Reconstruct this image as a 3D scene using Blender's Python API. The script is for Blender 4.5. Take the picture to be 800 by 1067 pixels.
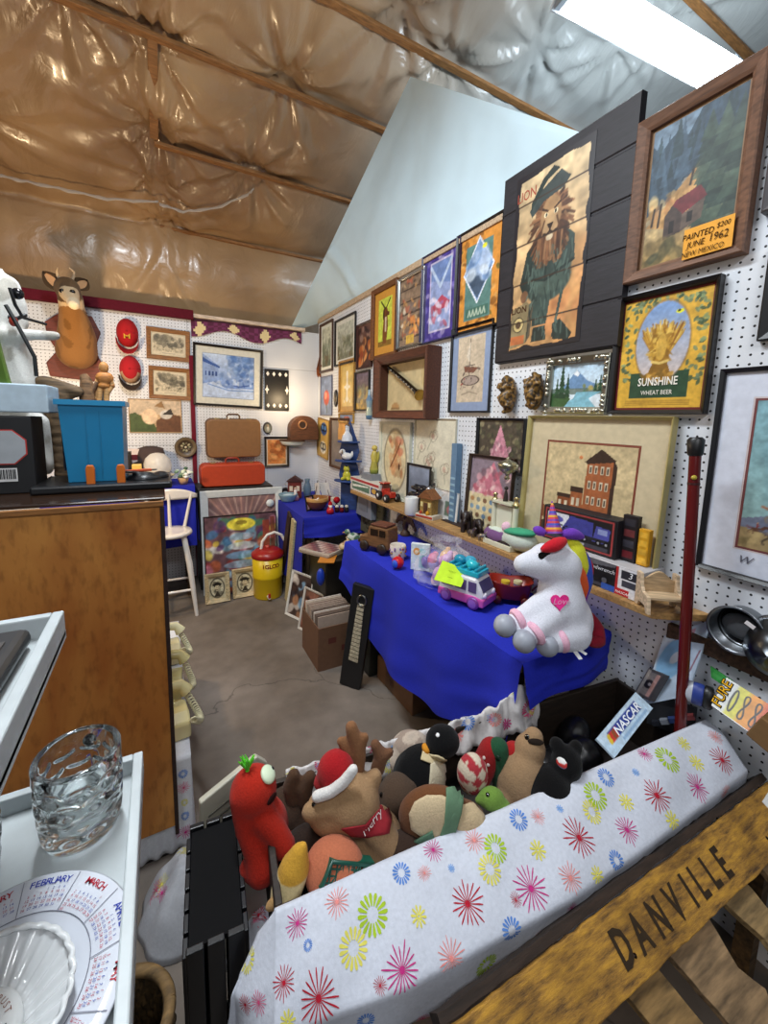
import bpy, bmesh, math, random
import numpy as np
from mathutils import Vector, Matrix, Euler, noise as mnoise
random.seed(7); rng=np.random.RandomState(7)
for o in list(bpy.data.objects): bpy.data.objects.remove(o)
SC=bpy.context.scene; COL=SC.collection
PI=math.pi
def R(d): return d*PI/180
# ---------------------------------------------------------------- camera
HPX,HPY,FPX=397.0,492.0,423.0; CAMZ=1.5
_A=np.array([166-HPX,430-HPY,FPX]); _B=np.array([1180-HPX,455-HPY,FPX])
_Y=_A/np.linalg.norm(_A); _X=_B/np.linalg.norm(_B); _X=_X-_Y*(_X@_Y); _X/=np.linalg.norm(_X)
_Z=np.cross(_X,_Y)
M3=np.array([_X,_Y,_Z])                       # camera (right, down, forward) -> world
cd=bpy.data.cameras.new('camera'); cam=bpy.data.objects.new('camera',cd); COL.objects.link(cam)
cd.sensor_fit='AUTO'; cd.sensor_width=36; cd.lens=FPX*36/1067
cd.shift_x=(400-HPX)/1067; cd.shift_y=-(533.5-HPY)/1067; cd.clip_start=.02; cd.clip_end=60
r_,d_,f_=M3[:,0],M3[:,1],M3[:,2]
cam.matrix_world=Matrix(((r_[0],-d_[0],-f_[0],0),(r_[1],-d_[1],-f_[1],0),(r_[2],-d_[2],-f_[2],CAMZ),(0,0,0,1)))
SC.camera=cam
# ---------------------------------------------------------------- world, lights, exposure
SC.view_settings.view_transform='Standard'; SC.view_settings.look='None'
SC.view_settings.gamma=1; SC.view_settings.use_curve_mapping=False
SC.view_settings.exposure=0.0
W=bpy.data.worlds.new('world'); SC.world=W; W.use_nodes=True
W.node_tree.nodes['Background'].inputs[0].default_value=(.80,.88,1,1)
W.node_tree.nodes['Background'].inputs[1].default_value=.10
def lamp(name,kind,loc,energy,color,size=.1,size_y=None,target=None,spread=None):
    l=bpy.data.lights.new(name,kind); l.energy=energy; l.color=color
    if kind=='AREA':
        l.size=size
        if size_y: l.shape='RECTANGLE'; l.size_y=size_y
        if spread: l.spread=spread
    else: l.shadow_soft_size=size
    o=bpy.data.objects.new(name,l); COL.objects.link(o); o.location=loc
    if target is not None:
        o.rotation_euler=(Vector(target)-Vector(loc)).to_track_quat('-Z','Y').to_euler()
    return o
lamp('shop_tube_light','AREA',(-.1,1.35,3.25),66,(.86,.94,1),1.2,.16,target=(.35,1.5,0))
lamp('shop_tube_upper_side','AREA',(-.1,1.35,3.30),10,(1,.95,.88),1.2,.16,target=(-.1,1.6,5))
lamp('far_tube_light','AREA',(2.25,1.1,3.15),40,(.75,.88,1),1.0,.3,target=(1.9,1.9,5))
lamp('doorway_daylight','AREA',(-1.6,-1.6,2.2),9,(.86,.93,1),1.8,1.6,target=(.9,1.4,.9))
lamp('front_fill_light','AREA',(.0,-.7,2.75),20,(.95,.97,1),1.2,.2,target=(-.1,1.2,.7))  # added fill from behind the camera, brightens the counter front
lamp('back_bulb','POINT',(-.62,2.9,1.60),42,(1,.72,.42),.06)
lamp('corner_bulb','POINT',(1.08,3.72,1.66),5,(1,.75,.45),.03)
# ---------------------------------------------------------------- pixel rays on real planes
XW,YB=1.43,4.0
def ray(px,py): return M3@np.array([px-HPX,py-HPY,FPX])
def onX(px,py,x): r=ray(px,py); t=x/r[0]; return Vector((x,r[1]*t,CAMZ+r[2]*t))
def onY(px,py,y): r=ray(px,py); t=y/r[1]; return Vector((r[0]*t,y,CAMZ+r[2]*t))
def onZ(px,py,z): r=ray(px,py); t=(z-CAMZ)/r[2]; return Vector((r[0]*t,r[1]*t,z))
def onRoof(px,py):
    r=ray(px,py); t=(3.56+.37*2.78-CAMZ)/(r[2]+.37*r[1]); return Vector((r[0]*t,r[1]*t,CAMZ+r[2]*t))
# ---------------------------------------------------------------- colour and materials
def s2l(c):
    c=np.asarray(c,dtype=float); return np.where(c<=.04045,c/12.92,((c+.055)/1.055)**2.4)
def hx(h):
    if not isinstance(h,str): return np.array(h[:3],dtype=float)
    h=h.lstrip('#'); return np.array([int(h[i:i+2],16)/255 for i in (0,2,4)])
def lin(h): return tuple(s2l(hx(h)))+(1.0,)
MATS={}
def nt_new(name):
    m=bpy.data.materials.new(name); m.use_nodes=True; nt=m.node_tree
    return m,nt,nt.nodes['Principled BSDF']
def finish(name):
    """surface finishes: colour comes from the mesh's own colour attribute, grain and sheen from nodes"""
    if name in MATS: return MATS[name]
    P=dict(matte=(.85,.0,60,.10,.02),card=(.6,.0,40,.08,.02),satin=(.42,0,30,.07,.01),gloss=(.14,0,20,.05,0),
      plush=(1,0,240,.09,.45),cloth=(.9,0,130,.06,.2),wood=(.6,0,18,.35,.15),rough=(.95,0,25,.4,.6),metal=(.3,1,30,.1,.02),
      print=(.5,0,90,.08,0),plastic=(.35,0,15,.04,0),oldwood=(.8,0,14,.55,.5),ceramic=(.1,0,10,.03,0))[name]
    m,nt,b=nt_new('finish_'+name); n=nt.nodes; l=nt.links
    at=n.new('ShaderNodeAttribute'); at.attribute_name='Col'
    tc=n.new('ShaderNodeTexCoord'); mp=n.new('ShaderNodeMapping'); l.new(tc.outputs['Object'],mp.inputs[0])
    if name in('wood','oldwood'): mp.inputs['Scale'].default_value=(1,6,6)
    no=n.new('ShaderNodeTexNoise'); no.inputs['Scale'].default_value=P[2]; no.inputs['Detail'].default_value=4
    l.new(mp.outputs[0],no.inputs['Vector'])
    mr=n.new('ShaderNodeMapRange'); mr.inputs[3].default_value=1-P[3]; mr.inputs[4].default_value=1+P[3]
    mr.inputs[1].default_value=.3; mr.inputs[2].default_value=.7
    l.new(no.outputs[0],mr.inputs[0])
    mx=n.new('ShaderNodeVectorMath'); mx.operation='MULTIPLY'
    l.new(at.outputs['Color'],mx.inputs[0]); l.new(mr.outputs[0],mx.inputs[1]); l.new(mx.outputs[0],b.inputs['Base Color'])
    b.inputs['Roughness'].default_value=P[0]; b.inputs['Metallic'].default_value=P[1]
    if name=='plush':
        b.inputs['Sheen Weight'].default_value=.06; b.inputs['Sheen Roughness'].default_value=.6
    if name=='print': b.inputs['Specular IOR Level'].default_value=.3
    if name in('rough','plush','matte'): b.inputs['Specular IOR Level'].default_value=.2
    if P[4]>0:
        bp=n.new('ShaderNodeBump'); bp.inputs['Strength'].default_value=P[4]; bp.inputs['Distance'].default_value=.003
        l.new(no.outputs[0],bp.inputs['Height']); l.new(bp.outputs[0],b.inputs['Normal'])
    MATS[name]=m; return m
def solid(name,c,rough=.5,metal=0,trans=0,alpha=1,ior=1.45,emit=0,nscale=0,namt=.15,bump=0):
    if name in MATS: return MATS[name]
    m,nt,b=nt_new(name); b.inputs['Base Color'].default_value=lin(c); b.inputs['Roughness'].default_value=rough
    b.inputs['Metallic'].default_value=metal; b.inputs['Transmission Weight'].default_value=trans; b.inputs['IOR'].default_value=ior
    b.inputs['Alpha'].default_value=alpha
    if emit: b.inputs['Emission Color'].default_value=lin(c); b.inputs['Emission Strength'].default_value=emit
    if nscale:
        n=nt.nodes; l=nt.links; tc=n.new('ShaderNodeTexCoord'); no=n.new('ShaderNodeTexNoise'); no.inputs['Scale'].default_value=nscale; no.inputs['Detail'].default_value=6
        l.new(tc.outputs['Object'],no.inputs['Vector'])
        cr=n.new('ShaderNodeValToRGB'); e=cr.color_ramp.elements; c0=np.array(lin(c)[:3])
        e[0].position=.3; e[1].position=.7; e[0].color=tuple(c0*(1-namt))+(1,); e[1].color=tuple(np.minimum(1,c0*(1+namt)))+(1,)
        l.new(no.outputs[0],cr.inputs[0]); l.new(cr.outputs[0],b.inputs['Base Color'])
        if bump:
            bp=n.new('ShaderNodeBump'); bp.inputs['Strength'].default_value=bump; bp.inputs['Distance'].default_value=.004
            l.new(no.outputs[0],bp.inputs['Height']); l.new(bp.outputs[0],b.inputs['Normal'])
    MATS[name]=m; return m
# ---------------------------------------------------------------- object helpers
def tag(o,label=None,cat=None,group=None,kind=None):
    for k,v in(('label',label),('category',cat),('group',group),('kind',kind)):
        if v: o[k]=v
    return o
def thing(name,label,cat,loc=(0,0,0),rz=0,group=None,rx=0,ry=0):
    o=bpy.data.objects.new(name,None); COL.objects.link(o); o.empty_display_size=.02
    o.location=loc; o.rotation_euler=(rx,ry,rz); return tag(o,label,cat,group)
class G:
    """collects shapes with colours and links them as ONE mesh"""
    def __init__(s): s.v=[]; s.f=[]; s.c=[]; s.s=[]
    def add(s,vs,fs,c,smooth=False):
        b=len(s.v); s.v+=[tuple(map(float,v)) for v in vs]
        many=isinstance(c,list)
        for i,f in enumerate(fs):
            s.f.append([b+k for k in f]); s.c.append(hx(c[i] if many else c)); s.s.append(smooth)
        return s
    def box(s,x,y,z,sx,sy,sz,c='#888888',rot=None):
        vs=[Vector((i*sx/2,j*sy/2,k*sz/2)) for i in(-1,1) for j in(-1,1) for k in(-1,1)]
        if rot is not None: m=Euler(rot).to_matrix(); vs=[m@v for v in vs]
        vs=[v+Vector((x,y,z)) for v in vs]
        return s.add(vs,[(0,1,3,2),(4,6,7,5),(0,4,5,1),(2,3,7,6),(0,2,6,4),(1,5,7,3)],c)
    def bar(s,p0,p1,w,t,c,up=(0,0,1)):
        p0,p1=Vector(p0),Vector(p1); d=(p1-p0).normalized(); a=d.cross(Vector(up))
        if a.length<1e-4: a=d.cross(Vector((0,1,0)))
        a.normalize(); b=a.cross(d)
        vs=[p+a*(i*w/2)+b*(j*t/2) for p in(p0,p1) for i,j in((-1,-1),(1,-1),(1,1),(-1,1))]
        return s.add(vs,[(3,2,1,0),(4,5,6,7),(0,1,5,4),(1,2,6,5),(2,3,7,6),(3,0,4,7)],c)
    def tube(s,pts,r,c,n=8,cap=True):
        pts=[Vector(p) for p in pts]; N=len(pts); rs=r if isinstance(r,(list,tuple)) else [r]*N
        vs=[];t0=None;a=None
        for i,p in enumerate(pts):
            t=(pts[min(i+1,N-1)]-pts[max(i-1,0)]).normalized()
            if a is None:
                a=t.cross(Vector((0,0,1)))
                if a.length<1e-3: a=t.cross(Vector((1,0,0)))
                a.normalize()
            else:
                a=(a-t*a.dot(t)).normalized()
            b=t.cross(a)
            vs+=[p+(a*math.cos(2*PI*k/n)+b*math.sin(2*PI*k/n))*rs[i] for k in range(n)]
        fs=[(i*n+k,i*n+(k+1)%n,(i+1)*n+(k+1)%n,(i+1)*n+k) for i in range(N-1) for k in range(n)]
        s.add(vs,fs,c,True)
        if cap:
            s.add(vs[:n],[tuple(range(n-1,-1,-1))],c if not isinstance(c,list) else c[0]); s.add(vs[-n:],[tuple(range(n))],c if not isinstance(c,list) else c[-1])
        return s
    def cyl(s,p0,p1,r0,r1,c,n=20): return s.tube([p0,p1],[r0,r1],c,n)
    def lathe(s,prof,c,n=28,o=(0,0,0),sx=1,sy=1,rot=None):
        m=Euler(rot).to_matrix() if rot is not None else Matrix.Identity(3); o=Vector(o)
        vs=[o+m@Vector((r*math.cos(2*PI*k/n)*sx,r*math.sin(2*PI*k/n)*sy,z)) for r,z in prof for k in range(n)]
        fs=[];cs=[]
        for i in range(len(prof)-1):
            for k in range(n):
                fs.append((i*n+k,i*n+(k+1)%n,(i+1)*n+(k+1)%n,(i+1)*n+k)); cs.append(c[i] if isinstance(c,list) else c)
        return s.add(vs,fs,cs,True)
    def ell(s,p,r,c,rot=None,nu=18,nv=10):
        if not hasattr(r,'__len__'): r=(r,r,r)
        m=Euler(rot).to_matrix() if rot is not None else Matrix.Identity(3); p=Vector(p)
        vs=[p+m@Vector((0,0,-r[2]))]
        for j in range(1,nv):
            a=-PI/2+PI*j/nv
            vs+=[p+m@Vector((r[0]*math.cos(a)*math.cos(2*PI*k/nu),r[1]*math.cos(a)*math.sin(2*PI*k/nu),r[2]*math.sin(a))) for k in range(nu)]
        vs.append(p+m@Vector((0,0,r[2]))); L=len(vs)-1
        fs=[(0,1+(k+1)%nu,1+k) for k in range(nu)]
        for j in range(nv-2): fs+=[(1+j*nu+k,1+j*nu+(k+1)%nu,1+(j+1)*nu+(k+1)%nu,1+(j+1)*nu+k) for k in range(nu)]
        b=1+(nv-2)*nu; fs+=[(b+k,b+(k+1)%nu,L) for k in range(nu)]
        return s.add(vs,fs,c,True)
    def prism(s,pts,y0,y1,c,axis='y'):
        """outline in (x,z) pushed through y; axis 'z': outline in (x,y) pushed through z; axis 'x': outline in (y,z)"""
        a=sum(pts[i][0]*pts[(i+1)%len(pts)][1]-pts[(i+1)%len(pts)][0]*pts[i][1] for i in range(len(pts)))
        if a<0: pts=pts[::-1]
        f={'y':lambda p,t:(p[0],t,p[1]),'z':lambda p,t:(p[0],p[1],t),'x':lambda p,t:(t,p[0],p[1])}[axis]
        n=len(pts); vs=[f(p,y0) for p in pts]+[f(p,y1) for p in pts]
        fs=[tuple(range(n)),tuple(range(2*n-1,n-1,-1))]+[(i,n+i,n+(i+1)%n,(i+1)%n) for i in range(n)]
        return s.add(vs,fs,c)
    def poly(s,pts,c): return s.add(pts,[tuple(range(len(pts)))],c)
    def grid(s,fn,nu,nv,c,smooth=True):
        vs=[fn(i/(nu-1),j/(nv-1)) for j in range(nv) for i in range(nu)]
        fs=[];cs=[]
        for j in range(nv-1):
            for i in range(nu-1):
                fs.append((j*nu+i,j*nu+i+1,(j+1)*nu+i+1,(j+1)*nu+i))
                cs.append(c((i+.5)/(nu-1),(j+.5)/(nv-1)) if callable(c) else c)
        return s.add(vs,fs,cs,smooth)
    def text(s,t,size,c,o=(0,0,0),xd=(1,0,0),zd=(0,0,1),align='CENTER',sx=1,shear=0,ex=0,bold=0):
        cu=bpy.data.curves.new('t','FONT'); cu.body=t; cu.size=size; cu.align_x=align; cu.shear=shear; cu.resolution_u=2; cu.offset=bold
        ob=bpy.data.objects.new('t',cu); COL.objects.link(ob); me=ob.to_mesh()
        o,xd,zd=Vector(o),Vector(xd).normalized(),Vector(zd).normalized(); nn=xd.cross(zd)
        vs=[o+xd*(v.co.x*sx)+zd*v.co.y for v in me.vertices]; fs=[tuple(p.vertices) for p in me.polygons]
        if fs:
            s.add(vs,fs,c)
        ob.to_mesh_clear(); bpy.data.objects.remove(ob); bpy.data.curves.remove(cu); return s
    def mesh(s,name):
        me=bpy.data.meshes.new(name); me.from_pydata(s.v,[],s.f)
        ca=me.color_attributes.new('Col','FLOAT_COLOR','CORNER')
        cl=s2l(np.array(s.c)); tot=np.array([len(f) for f in s.f])
        arr=np.ones((tot.sum(),4),dtype=np.float32); arr[:,:3]=np.repeat(cl,tot,axis=0)
        ca.data.foreach_set('color',arr.ravel())
        me.polygons.foreach_set('use_smooth',np.array(s.s,dtype=bool)); me.update(); return me
    def build(s,name,fin='matte',parent=None,bevel=0,seg=2,solidify=0,loc=None,rz=0,label=None,cat=None,group=None,kind=None,mat=None,rx=0,ry=0,sub=0):
        o=bpy.data.objects.new(name,s.mesh(name)); COL.objects.link(o)
        o.data.materials.append(mat or finish(fin))
        if parent: o.parent=parent
        if loc is not None: o.location=loc
        o.rotation_euler=(rx,ry,rz)
        if solidify:
            m=o.modifiers.new('solid','SOLIDIFY'); m.thickness=solidify; m.offset=0
        if bevel:
            m=o.modifiers.new('bevel','BEVEL'); m.width=bevel; m.segments=seg; m.limit_method='ANGLE'; m.angle_limit=R(40)
        if sub:
            m=o.modifiers.new('sub','SUBSURF'); m.levels=sub; m.render_levels=sub
        return tag(o,label,cat,group,kind)
    def blend(s,name,vox,fin='plush',parent=None,smooth=6,c=None,colfn=None,**k):
        """melts the collected shapes into one continuous skin"""
        me=bpy.data.meshes.new('tmp'); me.from_pydata(s.v,[],s.f); ob=bpy.data.objects.new('tmp',me); COL.objects.link(ob)
        m=ob.modifiers.new('r','REMESH'); m.mode='VOXEL'; m.voxel_size=vox
        m=ob.modifiers.new('s','SMOOTH'); m.iterations=smooth; m.factor=.5
        dg=bpy.context.evaluated_depsgraph_get(); me2=bpy.data.meshes.new_from_object(ob.evaluated_get(dg)); me2.name=name
        bpy.data.objects.remove(ob); bpy.data.meshes.remove(me)
        cc=hx(c if c is not None else s.c[0]); n=len(me2.vertices)
        arr=np.ones((n,4),dtype=np.float32); arr[:,:3]=s2l(cc)
        if colfn:
            co=np.empty(n*3); me2.vertices.foreach_get('co',co); co=co.reshape(-1,3)
            arr[:,:3]=s2l(np.array([hx(colfn(*p)) for p in co]))
        for a in list(me2.color_attributes): me2.color_attributes.remove(a)
        ca=me2.color_attributes.new('Col','FLOAT_COLOR','POINT'); ca.data.foreach_set('color',arr.ravel())
        me2.polygons.foreach_set('use_smooth',np.ones(len(me2.polygons),dtype=bool))
        o=bpy.data.objects.new(name,me2); COL.objects.link(o); me2.materials.clear(); me2.materials.append(finish(fin))
        if parent: o.parent=parent
        if k.get('loc') is not None: o.location=k['loc']
        o.rotation_euler=(k.get('rx',0),k.get('ry',0),k.get('rz',0))
        return tag(o,k.get('label'),k.get('cat'),k.get('group'))
def copy_tree(o,parent=None):
    c=o.copy(); COL.objects.link(c); c.parent=parent
    for ch in o.children: copy_tree(ch,c)
    return c
# ---------------------------------------------------------------- painted pictures: a colour grid on the print itself
class Pic:
    def __init__(s,w,h,n,c,c2=None):
        s.w,s.h=w,h; s.nx=max(6,int(n)); s.ny=max(6,int(n*h/w))
        s.U,s.V=np.meshgrid(np.linspace(0,1,s.nx),np.linspace(0,1,s.ny)); s.asp=w/h
        s.a=np.ones((s.ny,s.nx,3))*hx(c)
        if c2 is not None: s.a=hx(c)+(hx(c2)-hx(c))*s.V[...,None]
    def mix(s,mask,c,al=1):
        m=(np.clip(mask,0,1)*al)[...,None]; s.a=s.a*(1-m)+hx(c)*m; return s
    def ell(s,x,y,rx,ry,c,al=1,rot=0,soft=.12):
        dx,dy=(s.U-x)*s.asp,s.V-y; ca,sa=math.cos(rot),math.sin(rot)
        d=np.sqrt(((dx*ca+dy*sa)/(rx*s.asp))**2+((-dx*sa+dy*ca)/ry)**2)
        return s.mix((1-d)/soft+.5,c,al)
    def ring(s,x,y,rx,ry,t,c,al=1):
        d=np.sqrt(((s.U-x)/rx)**2+((s.V-y)/ry)**2); return s.mix((t-abs(d-1))/t*2,c,al)
    def poly(s,pts,c,al=1):
        ins=np.zeros(s.U.shape,bool); n=len(pts)
        for i in range(n):
            (x0,y0),(x1,y1)=pts[i],pts[(i+1)%n]
            if y0==y1: continue
            ins^=((y0>s.V)!=(y1>s.V))&(s.U<(x1-x0)*(s.V-y0)/(y1-y0)+x0)
        return s.mix(ins.astype(float),c,al)
    def rect(s,x0,y0,x1,y1,c,al=1): return s.mix(((s.U>=x0)&(s.U<=x1)&(s.V>=y0)&(s.V<=y1)).astype(float),c,al)
    def line(s,pts,wd,c,al=1):
        d=np.full(s.U.shape,9.); X,Y=s.U*s.asp,s.V
        for (x0,y0),(x1,y1) in zip(pts[:-1],pts[1:]):
            x0*=s.asp; x1*=s.asp; L=(x1-x0)**2+(y1-y0)**2+1e-12
            t=np.clip(((X-x0)*(x1-x0)+(Y-y0)*(y1-y0))/L,0,1)
            d=np.minimum(d,np.hypot(X-x0-t*(x1-x0),Y-y0-t*(y1-y0)))
        return s.mix((wd-d)*s.ny+.5,c,al)
    def field(s,k,seed):
        r=np.random.RandomState(seed); kx=max(2,int(k*s.asp)); g=r.rand(k+2,kx+2)
        fy,fx=s.V*k,s.U*kx; iy,ix=fy.astype(int),fx.astype(int); ty,tx=fy-iy,fx-ix
        ty=ty*ty*(3-2*ty); tx=tx*tx*(3-2*tx)
        return (g[iy,ix]*(1-tx)+g[iy,ix+1]*tx)*(1-ty)+(g[iy+1,ix]*(1-tx)+g[iy+1,ix+1]*tx)*ty
    def nz(s,k,amt,seed=1,region=None):
        f=(s.field(k,seed)*.6+s.field(k*2,seed+9)*.4-.5)*2*amt
        if region: x0,y0,x1,y1=region; f=f*((s.U>=x0)&(s.U<=x1)&(s.V>=y0)&(s.V<=y1))
        s.a=np.clip(s.a*(1+f[...,None]),0,1); return s
    def blot(s,n,reg,cols,r0,r1,seed=1,al=.8,flat=1):
        rr=random.Random(seed); x0,y0,x1,y1=reg
        for i in range(n): s.ell(rr.uniform(x0,x1),rr.uniform(y0,y1),rr.uniform(r0,r1)/s.asp,rr.uniform(r0,r1)*flat,rr.choice(cols),al,rr.uniform(0,3),.4)
        return s
    def build(s,name,parent,x0,z0,y,fin='print',label=None):
        me=bpy.data.meshes.new(name); nx,ny=s.nx,s.ny; n=nx*ny
        co=np.empty((n,3),np.float32); co[:,0]=(x0+s.U*s.w).ravel(); co[:,1]=y; co[:,2]=(z0+s.V*s.h).ravel()
        i,j=np.meshgrid(np.arange(nx-1),np.arange(ny-1)); b=(j*nx+i).ravel()
        q=np.stack([b,b+1,b+nx+1,b+nx],1)
        me.from_pydata(co.tolist(),[],q.tolist())
        ca=me.color_attributes.new('Col','FLOAT_COLOR','POINT'); arr=np.ones((n,4),np.float32); arr[:,:3]=s2l(s.a).reshape(-1,3)
        ca.data.foreach_set('color',arr.ravel()); me.materials.append(finish(fin))
        o=bpy.data.objects.new(name,me); COL.objects.link(o)
        if parent: o.parent=parent
        return tag(o,label)
def frame_mesh(w,h,t,fw,c,inner=.55,lip=.25,c2=None):
    g=G(); L=[]
    for dx,y in((0,0),(0,-t*.9),(fw*.12,-t),(fw*(1-lip),-t*(.5+inner*.4)),(fw,-t*inner),(fw,-t*.12)):
        L.append([(-w/2+dx,y,dx),(w/2-dx,y,dx),(w/2-dx,y,h-dx),(-w/2+dx,y,h-dx)])
    for k in range(5):
        for i in range(4):
            j=(i+1)%4; g.add([L[k][i],L[k][j],L[k+1][j],L[k+1][i]],[(0,1,2,3)],(c2 if (c2 and k>=3) else c))
    g.add(L[0],[(3,2,1,0)],c)
    return g
def framed(label,loc,rz,w,h,t,fw,fc,art,mats=(),n=60,fin='satin',rx=0,ry=0,cat='picture',name='framed_picture',group=None,c2=None,pfin='print'):
    """a framed picture: frame, mat boards, print. mats = [(margin, colour)] from outside in. art(Pic) paints."""
    o=thing(name,label,cat,loc,rz,group,rx,ry)
    frame_mesh(w,h,t,fw,fc,c2=c2).build('frame',fin,o)
    x=fw; y=-t*.2
    for mg,mc in mats:
        g=G(); a=x-.001; b=x+mg
        P=[(-w/2+a,y,a),(w/2-a,y,a),(w/2-a,y,h-a),(-w/2+a,y,h-a)]; Q=[(-w/2+b,y-.0006,b),(w/2-b,y-.0006,b),(w/2-b,y-.0006,h-b),(-w/2+b,y-.0006,h-b)]
        for i in range(4):
            j=(i+1)%4; g.add([P[i],P[j],Q[j],Q[i]],[(0,1,2,3)],mc)
        g.build('mat_board','card',o); x=b
    pw,ph=w-2*x+.002,h-2*x+.002
    p=Pic(pw,ph,n,'#888888'); art(p); p.build('print',o,-pw/2,x-.001,y,pfin)
    return o
RZR=-PI/2          # faces the room from the right-hand wall
def on_right(px,py,off): return onX(px,py,XW-off)
def rect_right(tl,br,off=.012):
    """top-left and bottom-right pixels of a thing on the right wall -> base centre, width, height"""
    a=on_right(*tl,off); b=on_right(*br,off); return Vector((XW-.001,(a.y+b.y)/2,b.z)),a.y-b.y,a.z-b.z
def rect_back(tl,br,off=.012):
    a=onY(*tl,YB-off); b=onY(*br,YB-off); return Vector(((a.x+b.x)/2,YB-.001,b.z)),b.x-a.x,a.z-b.z
# ================================================================ THE ROOM
def mat_concrete():
    m,nt,b=nt_new('concrete_floor'); n=nt.nodes; l=nt.links
    tc=n.new('ShaderNodeTexCoord')
    def noise(sc,det=6): 
        x=n.new('ShaderNodeTexNoise'); x.inputs['Scale'].default_value=sc; x.inputs['Detail'].default_value=det; l.new(tc.outputs['Object'],x.inputs['Vector']); return x
    a=noise(1.3); c=noise(9); d=noise(70,3)
    cr=n.new('ShaderNodeValToRGB'); e=cr.color_ramp.elements; e[0].position=.32; e[1].position=.68; e[0].color=lin('#5e5246'); e[1].color=lin('#877d74'); l.new(a.outputs[0],cr.inputs[0])
    cr2=n.new('ShaderNodeValToRGB'); e=cr2.color_ramp.elements; e[0].position=.3; e[1].position=.7; e[0].color=(.72,.72,.72,1); e[1].color=(1.1,1.1,1.1,1); l.new(c.outputs[0],cr2.inputs[0])
    mx=n.new('ShaderNodeMixRGB'); mx.blend_type='MULTIPLY'; mx.inputs[0].default_value=.8; l.new(cr.outputs[0],mx.inputs[1]); l.new(cr2.outputs[0],mx.inputs[2])
    vm=n.new('ShaderNodeVectorMath'); vm.operation='MULTIPLY_ADD'; vm.inputs[1].default_value=(.45,.45,0); l.new(noise(2.5).outputs[1],vm.inputs[0]); l.new(tc.outputs['Object'],vm.inputs[2])
    vo=n.new('ShaderNodeTexVoronoi'); vo.feature='DISTANCE_TO_EDGE'; vo.inputs['Scale'].default_value=.75; l.new(vm.outputs[0],vo.inputs['Vector'])
    ck=n.new('ShaderNodeMapRange'); ck.inputs[1].default_value=.0; ck.inputs[2].default_value=.004; ck.inputs[3].default_value=.5; ck.inputs[4].default_value=1; l.new(vo.outputs[0],ck.inputs[0])
    mx2=n.new('ShaderNodeMixRGB'); mx2.blend_type='MULTIPLY'; mx2.inputs[0].default_value=1; l.new(mx.outputs[0],mx2.inputs[1]); l.new(ck.outputs[0],mx2.inputs[2]); l.new(mx2.outputs[0],b.inputs['Base Color'])
    b.inputs['Roughness'].default_value=.75
    bp=n.new('ShaderNodeBump'); bp.inputs['Strength'].default_value=.25; bp.inputs['Distance'].default_value=.004; l.new(d.outputs[0],bp.inputs['Height']); l.new(bp.outputs[0],b.inputs['Normal'])
    return m
def mat_pegboard(name,axes,hole=.0034,seams=()):
    m,nt,b=nt_new(name); n=nt.nodes; l=nt.links
    tc=n.new('ShaderNodeTexCoord'); sp=n.new('ShaderNodeSeparateXYZ'); l.new(tc.outputs['Object'],sp.inputs[0])
    def math_(op,a,bv=None,c=None):
        x=n.new('ShaderNodeMath'); x.operation=op
        for i,v in enumerate((a,bv,c)):
            if v is None: continue
            if isinstance(v,(int,float)): x.inputs[i].default_value=v
            else: l.new(v,x.inputs[i])
        return x.outputs[0]
    q=[]
    for ax in axes:
        f=math_('SUBTRACT',math_('FRACT',math_('DIVIDE',math_('ADD',sp.outputs[ax],10),.0254)),.5); q.append(math_('MULTIPLY',f,.0254))
    d=math_('SQRT',math_('ADD',math_('MULTIPLY',q[0],q[0]),math_('MULTIPLY',q[1],q[1])))
    h=math_('LESS_THAN',d,hole)
    for ax,pos in seams: h=math_('MAXIMUM',h,math_('MULTIPLY',math_('LESS_THAN',math_('ABSOLUTE',math_('SUBTRACT',sp.outputs[ax],pos)),.0025),.5))
    no=n.new('ShaderNodeTexNoise'); no.inputs['Scale'].default_value=3; no.inputs['Detail'].default_value=5; l.new(tc.outputs['Object'],no.inputs['Vector'])
    cr=n.new('ShaderNodeValToRGB'); e=cr.color_ramp.elements; e[0].color=lin('#cdd0d6'); e[1].color=lin('#e6e8ec'); e[0].position=.3; e[1].position=.6; l.new(no.outputs[0],cr.inputs[0])
    mx=n.new('ShaderNodeMixRGB'); l.new(h,mx.inputs[0]); l.new(cr.outputs[0],mx.inputs[1]); mx.inputs[2].default_value=lin('#16161a'); l.new(mx.outputs[0],b.inputs['Base Color'])
    b.inputs['Roughness'].default_value=.45
    return m
def struct(g,name,mat,**k): return g.build(name,mat=mat,kind='structure',**k)
g=G(); g.box(.2,1.7,-.05,7.6,8.6,.1); struct(g,'floor',mat_concrete())
g=G(); g.box(XW+.012,1.6,1.21,.022,4.8,2.42); struct(g,'wall_right',mat_pegboard('pegboard_right',(1,2)))
g=G(); g.box(.15,YB+.012,1.16,2.56,.022,2.32); struct(g,'wall_back',mat_pegboard('pegboard_back',(0,2),seams=((0,.24),(2,1.95),(2,1.22))))
# top rail of the right wall, trims of the back wall
g=G(); g.box(XW+.004,2.75,2.435,.036,2.5,.04,'#b9a083'); struct(g,'trim_1',finish('wood'),bevel=.003)
g=G(); a=onY(14,297,YB-.03); b=onY(200,334,YB-.03)
g.bar((-1.13,YB-.03,2.335),(.29,YB-.03,2.335),.05,.075,'#5d1424'); struct(g,'trim_2',finish('matte'),bevel=.004)
g=G(); g.box(.262,YB-.012,1.0,.035,.022,2.0,'#6d1a2a'); struct(g,'trim_3',finish('matte'),bevel=.003)
g=G(); g.box(.78,YB-.022,2.333,1.0,.04,.03,'#d5c0aa'); struct(g,'trim_4',finish('wood'),bevel=.003)
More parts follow.
